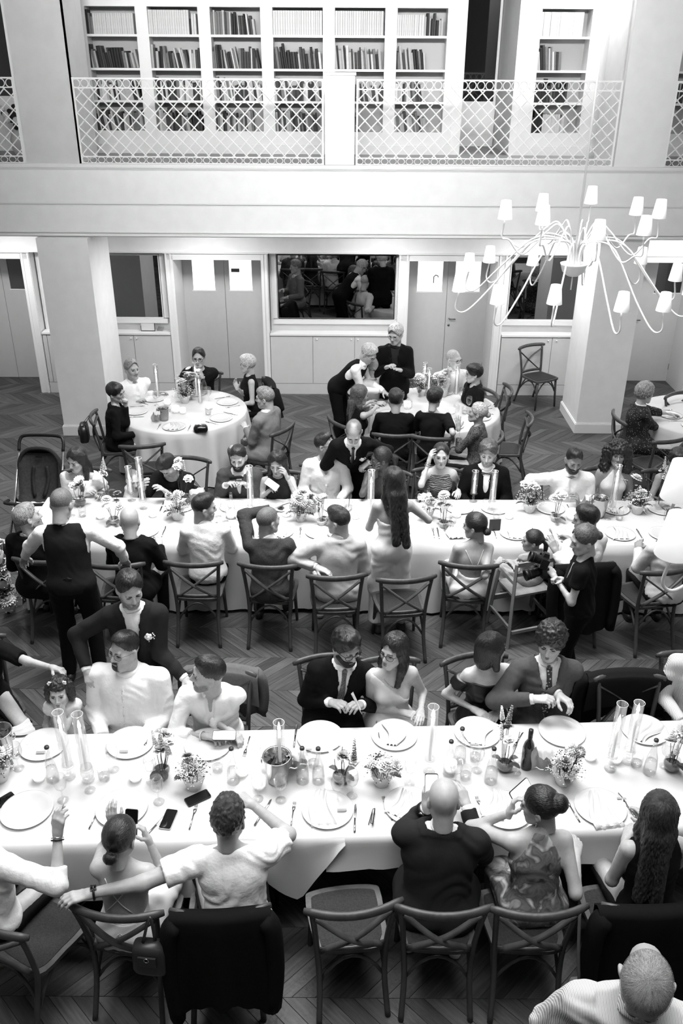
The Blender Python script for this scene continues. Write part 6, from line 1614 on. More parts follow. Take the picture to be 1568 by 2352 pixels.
# phones
SCREEN=mat('black phone glass',7,.08,.6); LITS=emat('lit phone screen',215,.75)
def phone(label,p,rz=0,scr=SCREEN,M=None,body=None):
    t=thing('smartphone',label,'phone',p,rz)
    m=MB(); a,b_,r_=.037,.077,.010; out=[]
    for cx,cy,a0 in ((a-r_,b_-r_,0),(-a+r_,b_-r_,PI/2),(-a+r_,-b_+r_,PI),(a-r_,-b_+r_,1.5*PI)):
        for q in np.linspace(0,PI/2,4): out.append((cx+r_*math.cos(a0+q),cy+r_*math.sin(a0+q)))
    n=len(out); m.add([(x,y,0) for x,y in out]+[(x,y,.0085) for x,y in out],[tuple(reversed(range(n))),tuple(range(n,2*n))]+[(i,(i+1)%n,n+(i+1)%n,n+i) for i in range(n)])
    m.build('case',body or BLACK,t,False)
    m=MB(); m.add([(x*.94,y*.965,.0088) for x,y in out],[tuple(range(n))]); m.build('screen',scr,t,False)
    MB().bb(-.03,-.008,.045,.068,-.0015,0).build('camera_bump',BLACK,t,False)
    if M is not None: t.rotation_mode='QUATERNION'; t.rotation_quaternion=M.to_quaternion()
    return t
SILV=mat('silver phone edge',170,.3,metal=.6)
phone('black phone with pale edge lying beside the cross-strapped woman',at(387,1883,TZ),-.15,body=SILV)
phone('black phone lying askew behind the spiky-haired man',at(454,1834,TZ),-.98)
phone('dark phone at the frame edge beside the raised hand',at(6,1842,TZ),-.75)
def basis(n,up):
    n=Vector(n).normalized(); u=(Vector(up)-n*n.dot(Vector(up))).normalized(); r=u.cross(n); return Matrix((r,u,n)).transposed()
phone('phone with lit screen raised by the bald suited man',at(990,1806,1.18),0,LITS,basis((0,-1,.35),(0,.3,1)))
phone('phone with lit screen held by the floral halter woman',at(1194,1815,1.02),0,LITS,basis((.5,-.8,.6),(.9,.3,.4)))
phone('phone in the hands of the cross-strapped woman',at(302,1890,1.02),0,SCREEN,basis((-.2,-1,.6),(0,.4,1)))
phone('phone typed on by the full-bearded man',at(541,1098,1.0),0,SCREEN,basis((0,.7,.7),(.95,-.2,.2)))
phone('pale phone held by the long-haired woman at the middle table',at(625,1113,.96),0,LITS,basis((-.2,-.75,.6),(-.75,.2,.5)),SILV)
phone('small dark device held by the open-shirted man',at(515,1690,.83),0,SCREEN,basis((0,-.3,1),(1,0,0)))
# folded sheet, sunglasses, menus
t=thing('folded_paper','folded white sheet in the hands of the reader in black suit','paper',at(812,1615,.92)); m=MB(); m.add([(-.02,0,.08),(.0,-.03,.085),(.06,-.04,-.07),(.045,.0,-.075),(.012,-.004,.0),(-.005,.01,.09),(.05,.015,-.06)],[(0,1,2,3),(0,3,6,5)]); m.build('sheet',mat('white paper',232,.7),t,False)
t=thing('sunglasses','black folded sunglasses lying on the cloth before the bald suited man','sunglasses',at(858,1882,TZ),math.radians(82))
m=MB()
for s_ in (-1,1):
    ring=[(s_*.034+.026*math.cos(a),.0,.022+.02*math.sin(a)) for a in np.linspace(0,2*PI,17)[:-1]]; MB().tube(ring,.003,5,closed=True).build('rim',BLACK,t)
    MB().lathe([(.001,0),(.024,0)],14,(s_*.034,0,.022),Matrix.Rotation(PI/2,3,'X')).build('lens',mat('smoked lens',30,.1,.6),t)
    MB().tube([(s_*.06,0,.03),(s_*.055,.012,.026),(-s_*.05,.02+.006*s_,.006)],.0025,5).build('temple',BLACK,t)
MB().tube([(-.01,0,.028),(.01,0,.028)],.003,5).build('bridge',BLACK,t)
t=thing('menu_card','dark menu folder standing on the cloth beside the thin-strapped woman','menu',at(1135,1218,TZ),.1); MB().bb(-.055,.055,-.006,.006,0,.12).build('cover',mat('dark card',62,.6),t,False)
t=thing('menu_card','black menu folder lying by the bald man in black','menu',at(478,1216,TZ),.5); MB().bb(-.09,.09,-.06,.06,0,.006).build('cover',BLACK,t,False)
t=thing('cigarette','cigarette between the fingers of the raised hand','cigarette',at(143,1858,1.19),.3); MB().tube([(0,0,0),(.02,.03,.045)],.004,8).build('paper_tube',mat('cigarette paper',225,.7),t)
# ice buckets
def bucket(label,u,v,r=.10,h=.21,m=STEEL,z=TZ,napk=True,bottle=False,tilt=0):
    p=at(u,v,z); t=thing('ice_bucket',label,'bucket',p)
    k=.74
    MB().lathe([(.001,.002),(r*k,.002),(r*(k+.06),.03),(r,h),(r+.006,h+.006),(r-.004,h+.002),(r*(k+.04),.03),(.001,.012)],36).build('pail',m,t)
    ice=MB()
    for i in range(18):
        a=rb.random()*6.28; q=r*.75*math.sqrt(rb.random()); ice.box((q*math.cos(a),q*math.sin(a),h*.78+rb.uniform(-.01,.02)),(.035,.035,.035),Euler((rb.random()*3,rb.random()*3,0)).to_matrix())
    o=ice.build('ice',mat('dark wet ice',70,.08,.8),t,False); o['kind']='stuff'
    for s_ in (-1,1):
        MB().tube([(s_*(r+.012)+.0*a,.02*math.cos(a),h*.82+.02*math.sin(a)) for a in np.linspace(0,2*PI,15)[:-1]],.004,5,closed=True).build('ring_handle',m,t)
    return t
bucket('steel ice bucket behind the tall candle before the open-shirted man',638,1792,.085,.20)
bucket('steel ice bucket cut by the frame edge on the near table',8,1740,.085,.22)
bucket('polished ice bucket with a bottle before the spread-armed man',1372,1185,.085,.20)
CER=mat('grey ceramic',150,.6)
bucket('grey ceramic wine cooler on the round table by the first pillar',377,965,.07,.16,CER)
bucket('pale ceramic wine cooler among flowers before the thick-glasses man',712,1175,.075,.17,mat('pale ceramic cooler',178,.6))
bucket('dark bowl with white napkin before the wave-patterned top',975,1150,.085,.07,BLACK)
def drape(label,p,w,h,rz,sd):
    m=MB(); n1,n2=9,12; vs_=[]
    for j in range(n2):
        t=j/(n2-1)
        for i in range(n1):
            u=i/(n1-1)-.5; z=h*(1-t*1.05) if t>.25 else h*(.74+t*1.0)
            vs_.append((u*w*(.7+.5*t)+.012*math.sin(t*7+sd),-.06+.14*t*.4+.014*math.sin(u*14+sd+t*2)+(.05*(.25-t)/.25*-1 if t<.25 else 0),max(z,.004)))
    m.add(vs_,[(j*n1+i,(j+1)*n1+i,(j+1)*n1+i+1,j*n1+i+1) for j in range(n2-1) for i in range(n1-1)])
    o=m.build('napkin',NAPK); o.location=p; o.rotation_euler=(0,0,rz); return tag(o,label,'napkin')
drape('white napkin tied round the steel ice bucket, near table',at(672,1778,TZ)+Vector((0,.06,0)),.14,.21,.5,2)
drape('white napkin over the edge ice bucket of the near table',at(15,1755,TZ),.12,.23,-.2,4)
drape('white napkin over the polished ice bucket, middle table',at(1345,1180,TZ)+Vector((0,.08,0)),.13,.22,.1,6)
drape('white napkin on the grey ceramic wine cooler',at(358,968,TZ)+Vector((0,.0,0)),.10,.17,.4,7)
drape('white napkin sticking up from the dark bowl, middle table',at(972,1150,TZ),.15,.13,.2,9)
drape('white napkin draped behind the standing flowers before the thick-glasses man',at(690,1172,TZ)+Vector((0,.05,0)),.2,.2,0,3)
drape('white napkin rising behind the white shirt in profile',at(448,1150,TZ)+Vector((0,.0,0)),.2,.18,.5,5)
wb=thing('wine_bottle','dark wine bottle leaning among flowers before the black-bobbed woman','bottle',at(1208,1762,TZ))
MB().lathe([(.001,0),(.037,0),(.038,.01),(.038,.17),(.030,.205),(.0145,.235),(.0135,.295),(.015,.298),(.015,.31),(.001,.311)],22).build('bottle_glass',mat('dark bottle glass',22,.1,.7),wb)
MB().lathe([(.0142,.25),(.0155,.25),(.0155,.312),(.001,.313)],16).build('foil',mat('foil',60,.3,metal=.6),wb)
drape('white napkin hung round the dark wine bottle, near table',at(1238,1772,TZ)+Vector((0,.03,0)),.13,.25,.0,8)
wb2=thing('wine_bottle','pale-shouldered bottle standing in the polished ice bucket','bottle',at(1372,1185,TZ)+Vector((-.02,.02,.03)))
MB().lathe([(.001,0),(.037,0),(.038,.01),(.038,.17),(.030,.205),(.0145,.235),(.0135,.295),(.001,.296)],22).build('bottle_glass',GLASS2,wb2)
dk=item(tu,'tumbler of pale drink with a straw, before the thick-glasses man','glass',at(800,1172,TZ),0,None,1.2)
MB().tube([(0,0,.02),(.012,.01,.16)],.003,6).build('straw',BLACK,dk)
dk=item(tu,'tall glass of pale juice held by the balding bending man','glass',at(826,1062,.98),0,None,(1,1,1.5)); MB().lathe([(.001,.01),(.034,.012),(.036,.08),(.001,.08)],16).build('juice',mat('cloudy juice',150,.5),dk)
# ------------------------------------------------------------------ flowers
PET={k:mat('petals '+k,v,.7,.2,noise=8,scale=60) for k,v in (('white',232),('blush',200),('dusk',150),('dark',95))}
STEMM=mat('flower stem',62,.6); LEAFM=mat('flower leaf',78,.6,noise=10,scale=40); CENT=mat('flower centre',48,.8)
def petal(m,c,az,el,L,w,curl=.3,cup=.15):
    """one cupped petal from c, heading az, elevation el"""
    f=Vector((math.cos(az),math.sin(az),0)); s_=Vector((-f.y,f.x,0)); vs_=[]
    for j,t in enumerate((0,.45,.8,1)):
        e=el-curl*t; p=Vector(c)+(f*math.cos(e)+Vector((0,0,1))*math.sin(e))*L*t; ww=w*(.35,1,.85,.25)[j]
        nrm_=(Vector((0,0,1))*math.cos(e)-f*math.sin(e))
        for q in (-1,0,1): vs_.append(p+s_*q*ww+nrm_*(cup*ww*(abs(q))))
    m.add(vs_,[(j*3+i,j*3+i+1,(j+1)*3+i+1,(j+1)*3+i) for j in range(3) for i in (0,1)])
def fl_rose():
    m=MB()
    for n_,el,L,w,r0 in ((3,1.45,.62,.30,.02),(5,1.2,.72,.36,.06),(6,.85,.85,.40,.09),(7,.40,.95,.42,.10)):
        for i in range(n_):
            a=2*PI*i/n_+n_; petal(m,(r0*math.cos(a),r0*math.sin(a),.05-.06*(el<.5)),a,el,L,w,.35,.5)
    return m
def fl_dahlia():
    m=MB()
    for n_,el,L,z in ((16,.12,1.0,0),(15,.45,.9,.05),(12,.85,.72,.1),(8,1.25,.5,.14)):
        for i in range(n_): petal(m,(0,0,z),2*PI*(i+.5*(n_%2))/n_+el,el,L,.15,.15,.3)
    return m
def fl_daisy():
    m=MB()
    for i in range(13): petal(m,(0,0,0),2*PI*i/13,.15,1.0,.2,.2,.1)
    return m
def fl_pom():
    m=MB(); ga=2.39996
    for i in range(60):
        z=1-2*(i+.5)/60*.86; r_=math.sqrt(max(1-z*z,0)); a=ga*i; el=math.asin(max(min(z,1),-1))
        petal(m,(r_*.6*math.cos(a),r_*.6*math.sin(a),z*.6),a,el+.25,.45,.17,.35,.5)
    return m
def fl_snap():
    m=MB(); rs=random.Random(4)
    for i in range(22):
        t=i/21; a=i*2.4; r_=.30*(1-t*.75); z=t*3.2
        for k in range(4): petal(m,(r_*.3*math.cos(a),r_*.3*math.sin(a),z),a+(k-1.5)*.7,.35+.3*(k%2),.42*(1-.6*t),.17*(1-.5*t),.5,.4)
    return m
def fl_small():
    m=MB()
    for i in range(9): petal(m,(0,0,0),2*PI*i/9,.35,1.0,.3,.1,.1)
    m.cm=1; m.ball((0,0,.18),(.42,.42,.3),8,5); m.cm=0
    return m
FLM={}
for k,fn in dict(rose=fl_rose,dahlia=fl_dahlia,daisy=fl_daisy,pom=fl_pom,snap=fl_snap,small=fl_small).items():
    mb_=fn()
    for tone in PET:
        me_=mb_.mesh('flower'); me_.materials.append(PET[tone])
        if k=='small': me_.materials.append(CENT)
        me_.polygons.foreach_set('use_smooth',[True]*len(me_.polygons)); FLM[(k,tone)]=me_
OCT=[(1,0,0),(0,1,0),(-1,0,0),(0,-1,0),(0,0,1),(0,0,-1)]; OCF=[(0,1,4),(1,2,4),(2,3,4),(3,0,4),(1,0,5),(2,1,5),(3,2,5),(0,3,5)]
POT=mat('ribbed pale pot',205,.55,.3,noise=4)
def pot_mesh():
    m=MB(); n=32; vs_=[]
    prof=[(.001,.002),(.042,.0),(.044,.006),(.058,.05),(.074,.105),(.072,.106),(.056,.06),(.001,.05)]
    for r_,z in prof:
        for j in range(n): q=r_*(1+(.018 if j%2 else -.018)*(.02<z<.105)); vs_.append((q*math.cos(2*PI*j/n),q*math.sin(2*PI*j/n),z))
    m.add(vs_,[(i*n+j,i*n+(j+1)%n,(i+1)*n+(j+1)%n,(i+1)*n+j) for i in range(len(prof)-1) for j in range(n)]); return m
def arrange(label,u,v,kind,seed,h=.30,n=5,tones=('white','blush','dusk'),types=None,s=1.0,z=TZ,gyp=180,spread=.09,loc=None):
    rs=random.Random(seed); p=at(u,v,z) if loc is None else Vector(loc)
    t=thing('flower_arrangement',label,'flowers',p,rs.random()*6)
    if kind=='compote': pot_mesh().build('pot',POT,t); z0,mouth=.095,.05
    elif kind=='bowl':
        MB().lathe([(.001,.002),(.03,.002),(.052,.03),(.056,.055),(.048,.09),(.046,.09),(.053,.055),(.049,.032),(.001,.008)],24).build('vase',GLASS2,t); MB().lathe([(.001,.008),(.03,.008),(.049,.032),(.052,.055),(.001,.058)],20).build('water',DARKW,t); z0,mouth=.07,.03
    elif kind=='cup': MB().lathe([(.001,.002),(.032,.0),(.046,.035),(.048,.06),(.046,.06),(.04,.03),(.001,.012)],24).build('cup',mat('ceramic cup',190,.5),t); z0,mouth=.045,.022
    else: MB().lathe([(.001,.002),(.026,.002),(.036,.04),(.030,.10),(.017,.135),(.02,.15),(.0185,.15),(.016,.135),(.029,.10),(.034,.04),(.001,.008)],20).build('vase',GLASS,t); z0,mouth=.10,.012
    types=types or (['rose','dahlia','pom','daisy'] if kind=='compote' else ['daisy','rose','snap','small','dahlia'])
    for i in range(n):
        ty=types[i%len(types)]; a=rs.random()*6.28; q=spread*math.sqrt(rs.random()); top=Vector((q*math.cos(a),q*math.sin(a),h*rs.uniform(.62,1.0)))
        base=Vector((mouth*.6*math.cos(a),mouth*.6*math.sin(a),z0*.6)); mid=(base+top)*.5+Vector((rs.uniform(-.015,.015),rs.uniform(-.015,.015),.01))
        MB().tube(spline([base,mid,top],4),.0022,5).build('stem',STEMM,t)
        r_={'rose':.034,'dahlia':.042,'daisy':.032,'pom':.030,'snap':.030,'small':.010}[ty]*s*(1.4 if kind=='bowl' else 1.15)*rs.uniform(.85,1.1)
        if ty=='small':
            for k in range(7):
                o=bpy.data.objects.new('flower',FLM[('small','white')]); C.objects.link(o); o.parent=t; o.scale=(r_,)*3
                d_=Vector((rs.uniform(-.035,.035),rs.uniform(-.035,.035),rs.uniform(-.05,.02))); o.location=top+d_; o.rotation_euler=(rs.uniform(-.7,.7),rs.uniform(-.7,.7),0)
                MB().tube([mid,top+d_],.0012,4).build('stem',STEMM,t)
            continue
        o=bpy.data.objects.new('flower',FLM[(ty,tones[i%len(tones)])]); C.objects.link(o); o.parent=t; o.scale=(r_,)*3
        o.location=top-(Vector((0,0,r_*1.2)) if ty=='snap' else Vector()); o.rotation_euler=(rs.uniform(-.5,.5),rs.uniform(-.5,.5),rs.random()*6) if ty!='snap' else (rs.uniform(-.2,.2),rs.uniform(-.2,.2),0)
    if kind=='compote' and gyp:
        m=MB(); st=MB()
        for i in range(gyp):
            a=rs.random()*6.28; el=rs.uniform(-.15,1.4); q=.115*s*rs.uniform(.6,1.05); c=Vector((q*math.cos(a)*math.cos(el),q*math.sin(a)*math.cos(el),z0+.02+q*math.sin(el)*.95)); r_=rs.uniform(.0035,.0062)
            m.cm=0 if rs.random()<.85 else 1
            m.add([c+Vector(o_)*r_ for o_ in OCT],OCF)
            if i%4==0: st.tube([(0,0,z0),tuple(c)],.0009,3)
        o=m.build('baby_breath',[PET['white'],CENT],t); o['kind']='stuff'
        o=st.build('fine_stems',STEMM,t); o['kind']='stuff'
    for i in range(3):
        m=MB(); a=rs.random()*6.28; petal(m,(mouth*math.cos(a),mouth*math.sin(a),z0),a,.5,.07*s,.02,.6,.3); m.build('leaf',LEAFM,t)
    return t
# near table
arrange('glass bowl of snapdragons and blush roses before the big laughing man',372,1782,'bowl',1,.34,7,('white','blush','blush'),['snap','rose','rose','snap','rose'],1.1,spread=.07)
arrange('pale pot of baby breath, mid roses and dark-eyed daisies before the open-shirted man',447,1808,'compote',2,.24,6,('dusk','blush','dusk'),['rose','pom','small','small','small'],1.0,gyp=260)
arrange('glass vase of orchid sprays and a dusky rose beside the two bottles',783,1795,'bowl',3,.30,6,('dusk','white','white'),['rose','daisy','rose','snap'],1.0)
arrange('pale pot of baby breath with carnation and big white dahlia, near table centre',876,1800,'compote',4,.27,6,('white','white','blush'),['dahlia','rose','small','pom'],1.05,gyp=220)
arrange('glass bowl with tall orchid stem and dusky rose before the black-bobbed woman',1158,1768,'bowl',5,.42,6,('white','dusk','white'),['snap','rose','daisy','snap'],1.0,spread=.08)
arrange('pale pot of baby breath and pompon dahlias before the curly-haired suit man',1292,1798,'compote',6,.27,7,('blush','dusk','white'),['pom','pom','small','small','dahlia'],1.05,gyp=280)
arrange('glass bowl with tall white daisy and pale dahlia at the near table frame edge',1540,1768,'bowl',7,.36,5,('white','blush','white'),['dahlia','pom','snap'],1.1,spread=.05)
arrange('pot of baby breath half cut by the near table frame edge',2,1790,'compote',8,.22,4,('white','blush'),['pom','small'],1.0,gyp=180)
# middle table
arrange('dark-stemmed bunch of blush flowers behind the waistcoat man',186,1162,'bowl',11,.34,6,('blush','white','dusk'),['daisy','rose','snap','small'],1.2)
arrange('cup of white daisies and dusky rose beside the waistcoat man',262,1202,'cup',12,.28,7,('white','white','dusk'),['daisy','dahlia','rose'],1.2,spread=.10)
arrange('tall pale snapdragon in a bud vase before the puff-sleeved woman',247,1150,'bud',13,.42,3,('white','white'),['snap','rose'],1.2,spread=.03)
arrange('pale pot of baby breath and pompons left of the profile head, middle table',408,1192,'compote',14,.28,7,('blush','white','white'),['pom','daisy','pom','small'],1.2,gyp=200)
arrange('three tall stems with carnation, rose and spike behind the profile head',418,1160,'bud',15,.46,4,('white','blush','white'),['rose','snap','rose'],1.2,spread=.12)
arrange('big hydrangea and dahlia pot before the woman with pale phone',690,1195,'compote',16,.28,9,('white','white','blush'),['pom','rose','pom','dahlia'],1.4,gyp=220)
arrange('cup with tall white daisies before the thick-glasses man',738,1206,'cup',17,.36,5,('white','white'),['dahlia','daisy','small'],1.4,spread=.06)
arrange('cluster of pale daisies beside the standing long-haired woman',980,1190,'compote',18,.24,6,('white','blush'),['daisy','dahlia','pom'],1.1,gyp=120)
arrange('cup with upright stems and white dahlia near the thin-strapped woman',1018,1210,'cup',19,.34,6,('white','blush','dusk'),['dahlia','rose','daisy'],1.2,spread=.06)
arrange('pale pot of white roses and baby breath before the spread-armed man',1215,1175,'compote',20,.32,9,('white','white','blush'),['rose','rose','pom','small'],1.35,gyp=260)
arrange('cup with white carnations beside the white roses, middle table',1274,1196,'cup',21,.34,5,('white','white'),['rose','dahlia'],1.3,spread=.05)
arrange('low pot of white dahlia and daisies before the big dark curls',1462,1178,'compote',22,.22,6,('white','white','blush'),['dahlia','daisy','small'],1.3,gyp=140)
arrange('lily and queen-lace stems before the big dark curls',1448,1165,'bud',23,.34,4,('white','white'),['daisy','small','dahlia'],1.3,spread=.12)
arrange('tall pale spike of blossom at the frame edge, middle table',1510,1170,'bud',24,.50,3,('white','white'),['snap','small'],1.3,spread=.03)
# round tables
arrange('loose bunch of pale flowers and baby breath on the first round table',425,925,'compote',31,.38,12,('blush','white','dusk'),['daisy','rose','small','dahlia'],1.5,gyp=300,spread=.16)
arrange('white daisies standing on the first round table before the clasped hands',438,918,'bud',32,.44,5,('white','white'),['daisy','dahlia'],1.3,spread=.08)
arrange('white hydrangea heads between the candles of the second round table',968,908,'compote',33,.30,8,('white','blush'),['pom','rose','dahlia'],1.5,gyp=160)
arrange('pale roses and sprays on the second round table',1010,908,'compote',34,.32,9,('white','white','blush'),['rose','dahlia','snap'],1.5,gyp=160)
# floor flowers at the end of the middle table
for i,(u,v,zz) in enumerate(((14,1310,.50),(10,1360,.28),(28,1385,.12))):
    t=arrange(['rose cluster high at the end of the middle table','blush roses at the end of the middle table','baby breath low at the end of the middle table'][i],u,v,'compote',40+i,.24,8,('blush','white','dusk'),['rose','dahlia','rose'],1.7,gyp=[0,120,260][i],loc=(-3.22,7.0+.03*i,[.58,.30,.0][i]))
t=thing('flower_stand','slim stand holding the flowers at the end of the middle table','stand',(-3.22,7.03,0)); MB().tube([(0,0,0),(0,0,.58)],.02,8).build('pole',BLACK,t); MB().lathe([(.001,.575),(.06,.575),(.06,.582),(.001,.582)],16).build('dish',BLACK,t); MB().lathe([(.001,.29),(.06,.29),(.06,.298),(.001,.298)],16).build('dish',BLACK,t)
# ------------------------------------------------------------------ settings of the middle and round tables
def setting(px,py,ang,who,lay='pfkwt'):
    f=Vector((math.cos(ang),math.sin(ang),0)); r=Vector((f.y,-f.x,0)); p=Vector((px,py,TZ)); rz=ang-PI/2
    if 'p' in lay: item(pl,uniq('pale charger plate before '+who),'plate',p,0,'charger plates',.92)
    if 'n' in lay: napkin(uniq('gauze napkin on the plate before '+who),p+Vector((0,0,.0)),.16,.24,rz+rb.uniform(-.4,.4),rb.randint(1,50))
    if 'f' in lay: item(fk,uniq('silver fork before '+who),'fork',p-r*.19,rz,'forks')
    if 'k' in lay: item(kn,uniq('silver knife before '+who),'knife',p+r*.19,rz,'knives')
    if 'w' in lay: item(wg,uniq('clear wine glass before '+who),'glass',p+f*.21+r*.13,0,'wine glasses')
    if 't' in lay: item(tu,uniq('clear water tumbler before '+who),'glass',p+f*.22+r*.02,0,'water tumblers')
for k,u,lay in (('bald_black',330,'pfk'),('profile_white',480,'nkw'),('grey_sweater',640,'pnf'),('pale_blazer',735,'pfw'),('long_hair',960,'fk'),('cami_woman',1040,'nfkt'),('braided_girl',1180,'pnfk'),('white_father',1310,'pnf'),('edge_curls',1420,'pfkn'),('edge_curls',1520,'pk')):
    p=at(u,1222,TZ); setting(p.x,7.11+.20,PI/2,SHORT[k],lay)
for k,u,lay in (('puff_sleeves',215,'wt'),('bending_father',420,'pkt'),('phone_beard',540,'pwt'),('phone_woman',625,'pfw'),('glasses_profile',775,'pnkw'),('earring_woman',870,'t'),('wave_top',1050,'pkw'),('bow_tie',1130,'pwt'),('reaching_shirt',1255,'pf'),('big_curls',1400,'pnwt'),('edge_woman',1505,'pkt')):
    p=at(u,1150,TZ); setting(p.x,8.035-.20,-PI/2,SHORT[k],lay)
def ring_setting(cx,cy,rad,keys):
    for k,a,lay in keys:
        a=math.radians(a); q=rad-.20; setting(cx+q*math.cos(a),cy+q*math.sin(a),a+PI,SHORT[k],lay)
ring_setting(-2.04,10.56,.80,(('dark_jacket',188,'pfk'),('moustache_man',140,'pkw'),('clasped_hands',85,'pwt'),('blond_pixie',28,'pfkw'),('pale_suit',-30,'pfkt'),('pale_suit',-92,'pnfk')))
ring_setting(1.2,10.66,.83,(('fair_hair',200,'pkw'),('black_back',245,'pwt'),('dark_blouse',285,'pw'),('patterned_blouse',330,'pkwt'),('black_pixie',15,'pfw'),('chin_hand',75,'pwt'),('hidden_shirt',150,'pw')))
ring_setting(4.75,10.5,.75,(('curly_elder',185,'pfk'),('curly_elder',225,'pn')))
t=thing('clutch_bag','small glossy black clutch bag on the first round table','bag',at(461,990,TZ),.15)
m=MB(); vs_=[]
for z,k in ((0,.95),(.02,1.05),(.05,1.0),(.072,.8)):
    for i in range(16): a=2*PI*i/16; vs_.append((.085*k*math.copysign(abs(math.cos(a))**.5,math.cos(a)),.055*k*math.copysign(abs(math.sin(a))**.5,math.sin(a)),z+.004*math.sin(i*2.2)))
m.add(vs_,[(i*16+j,i*16+(j+1)%16,(i+1)*16+(j+1)%16,(i+1)*16+j) for i in range(3) for j in range(16)]+[tuple(range(48,64))]); m.build('pouch',mat('glossy black leather',12,.15,.7,bump=.4,bscale=40),t); MB().tube([(-.06,0,.072),(0,0,.082),(.06,0,.072)],.006,6).build('clasp',STEEL,t)
# ================================================================== jackets, bags and what people wear or hold
def coat(label,chair,v,back_drop,front_drop,w=.50,seed=1,sleeves=(.42,.50),fab=None):
    """jacket draped over the chair's top rail; chair-local: rail at y=-.27, z=.87"""
    rs=random.Random(seed); m=MB(); nx=22; prof=[]
    for k in range(6): t=k/5; prof.append((-.215-.02*(1-t),.60+.28*t,0))
    for a in np.linspace(.15,PI-.15,5): prof.append((-.272+.045*math.cos(a),.875+.035*math.sin(a),0))
    for k in range(9): t=(k+1)/9; prof.append((-.320-.055*t,.875-back_drop*t,t))
    vs_=[]
    for i in range(nx):
        u=i/(nx-1)*2-1
        for y,z,t in prof:
            bow=-.035*(1-u*u) if y<-.26 else -.03*(1-u*u)
            hem=.035*math.sin(u*4+seed)*t
            vs_.append((u*w/2*(1+.12*t),y+bow-.020*math.sin(u*7+seed)*t-.012*math.sin(u*15+seed)*t,z+hem-.03*u*u*(t<=0)*0-.02*abs(u)**3))
    n=len(prof)
    m.add(vs_,[(i*n+j,i*n+j+1,(i+1)*n+j+1,(i+1)*n+j) for i in range(nx-1) for j in range(n-1)])
    t_=thing('jacket',label,'jacket',chair.location,chair.rotation_euler[2])
    m.build('jacket_body',fab or cl(v),t_)
    for s_,L in zip((-1,1),sleeves):
        x=s_*w*.47
        MB().tube(spline([(x*.92,-.30,.86),(x*1.10,-.315,.78),(x*1.14,-.34,.86-L*.6),(x*1.06,-.37,.86-L)],4),[.04]+[.058]*11+[.05],10,flat=(.75,1.1)).build('sleeve',fab or cl(v),t_)
    return t_
P_=PEOPLE
coat('black jacket hung on the chair behind the spiky-haired man',P_['white_tee']['chair'],9,.60,.2,.52,2,(.66,.62))
coat('black jacket hung on the chair behind the wavy-haired woman',P_['wavy_hair']['chair'],8,.60,.2,.58,4,(.6,.6))
coat('black jacket hung on the chair behind the father in white shirt',P_['white_father']['chair'],9,.62,.2,.54,5,(.5,.6))
coat('grey jacket hung on the chair behind the open-shirted man',P_['open_shirt']['chair'],92,.5,.2,.54,6,(.4,.4))
coat('dark jacket hung on the chair behind the short blond woman',P_['blond_pixie']['chair'],34,.4,.2,.5,7,(.3,.3))
c_=place_chair(at(1446,1552,.872).x,at(1446,1552,.872).y-.275,-88,'crossback chair with a dark jacket over it beside the curly-haired suit man','crossback chairs')
coat('dark jacket spread over the chair beside the curly-haired suit man',c_,26,.5,.2,.60,8,(.5,.5))
def bag(label,loc,rz,w,h,d,strap=None,m=None):
    t=thing('handbag',label,'bag',loc,rz); m=m or mat('black leather bag',20,.35,.5); b_=MB(); vs_=[]
    for z,k in ((0,.9),(.02,1.0),(h*.7,.95),(h,.82)):
        for i in range(16): a=2*PI*i/16; vs_.append((w/2*k*math.copysign(abs(math.cos(a))**.45,math.cos(a)),d/2*k*math.copysign(abs(math.sin(a))**.6,math.sin(a)),z))
    b_.add(vs_,[(i*16+j,i*16+(j+1)%16,(i+1)*16+(j+1)%16,(i+1)*16+j) for i in range(3) for j in range(16)]+[tuple(range(48,64)),tuple(reversed(range(16)))]); b_.build('bag_body',m,t)
    MB().box((0,-d/2-.004,h*.6),(w*.5,.01,h*.35)).build('flap',m,t,False)
    MB().tube([(.012*math.cos(a),-d/2-.012,h*.72+.014*math.sin(a)) for a in np.linspace(0,2*PI,13)[:-1]],.003,5,closed=True).build('buckle',STEEL,t)
    if strap: MB().tube(spline(strap,6),.008,6,flat=(.4,1.2)).build('strap',m,t)
    return t
q=P_['low_bun']['chair']; M_=q.matrix_basis
bag('dark leather bag hanging from the chair of the cross-strapped woman',M_@Vector((.20,-.34,.56)),q.rotation_euler[2],.19,.20,.09,[(-.03,0,.2),(.0,.06,.32),(.03,.02,.2)],mat('brown leather bag',38,.4))
q=P_['floral_halter']['chair']; M_=q.matrix_basis
bag('small pale-strapped bag hanging low from the chair of the floral halter woman',M_@Vector((.235,-.36,.28)),q.rotation_euler[2],.11,.16,.06,[(0,0,.16),(-.02,.03,.35),(-.03,.09,.60)],mat('taupe leather bag',95,.4))
q=P_['dark_jacket']['chair']; M_=q.matrix_basis
bag('black handbag hung on the chair of the cheek-resting woman',M_@Vector((.10,-.38,.62)),q.rotation_euler[2],.26,.20,.11,[(-.08,0,.2),(-.04,.08,.30),(.06,.08,.3),(.08,0,.2)])
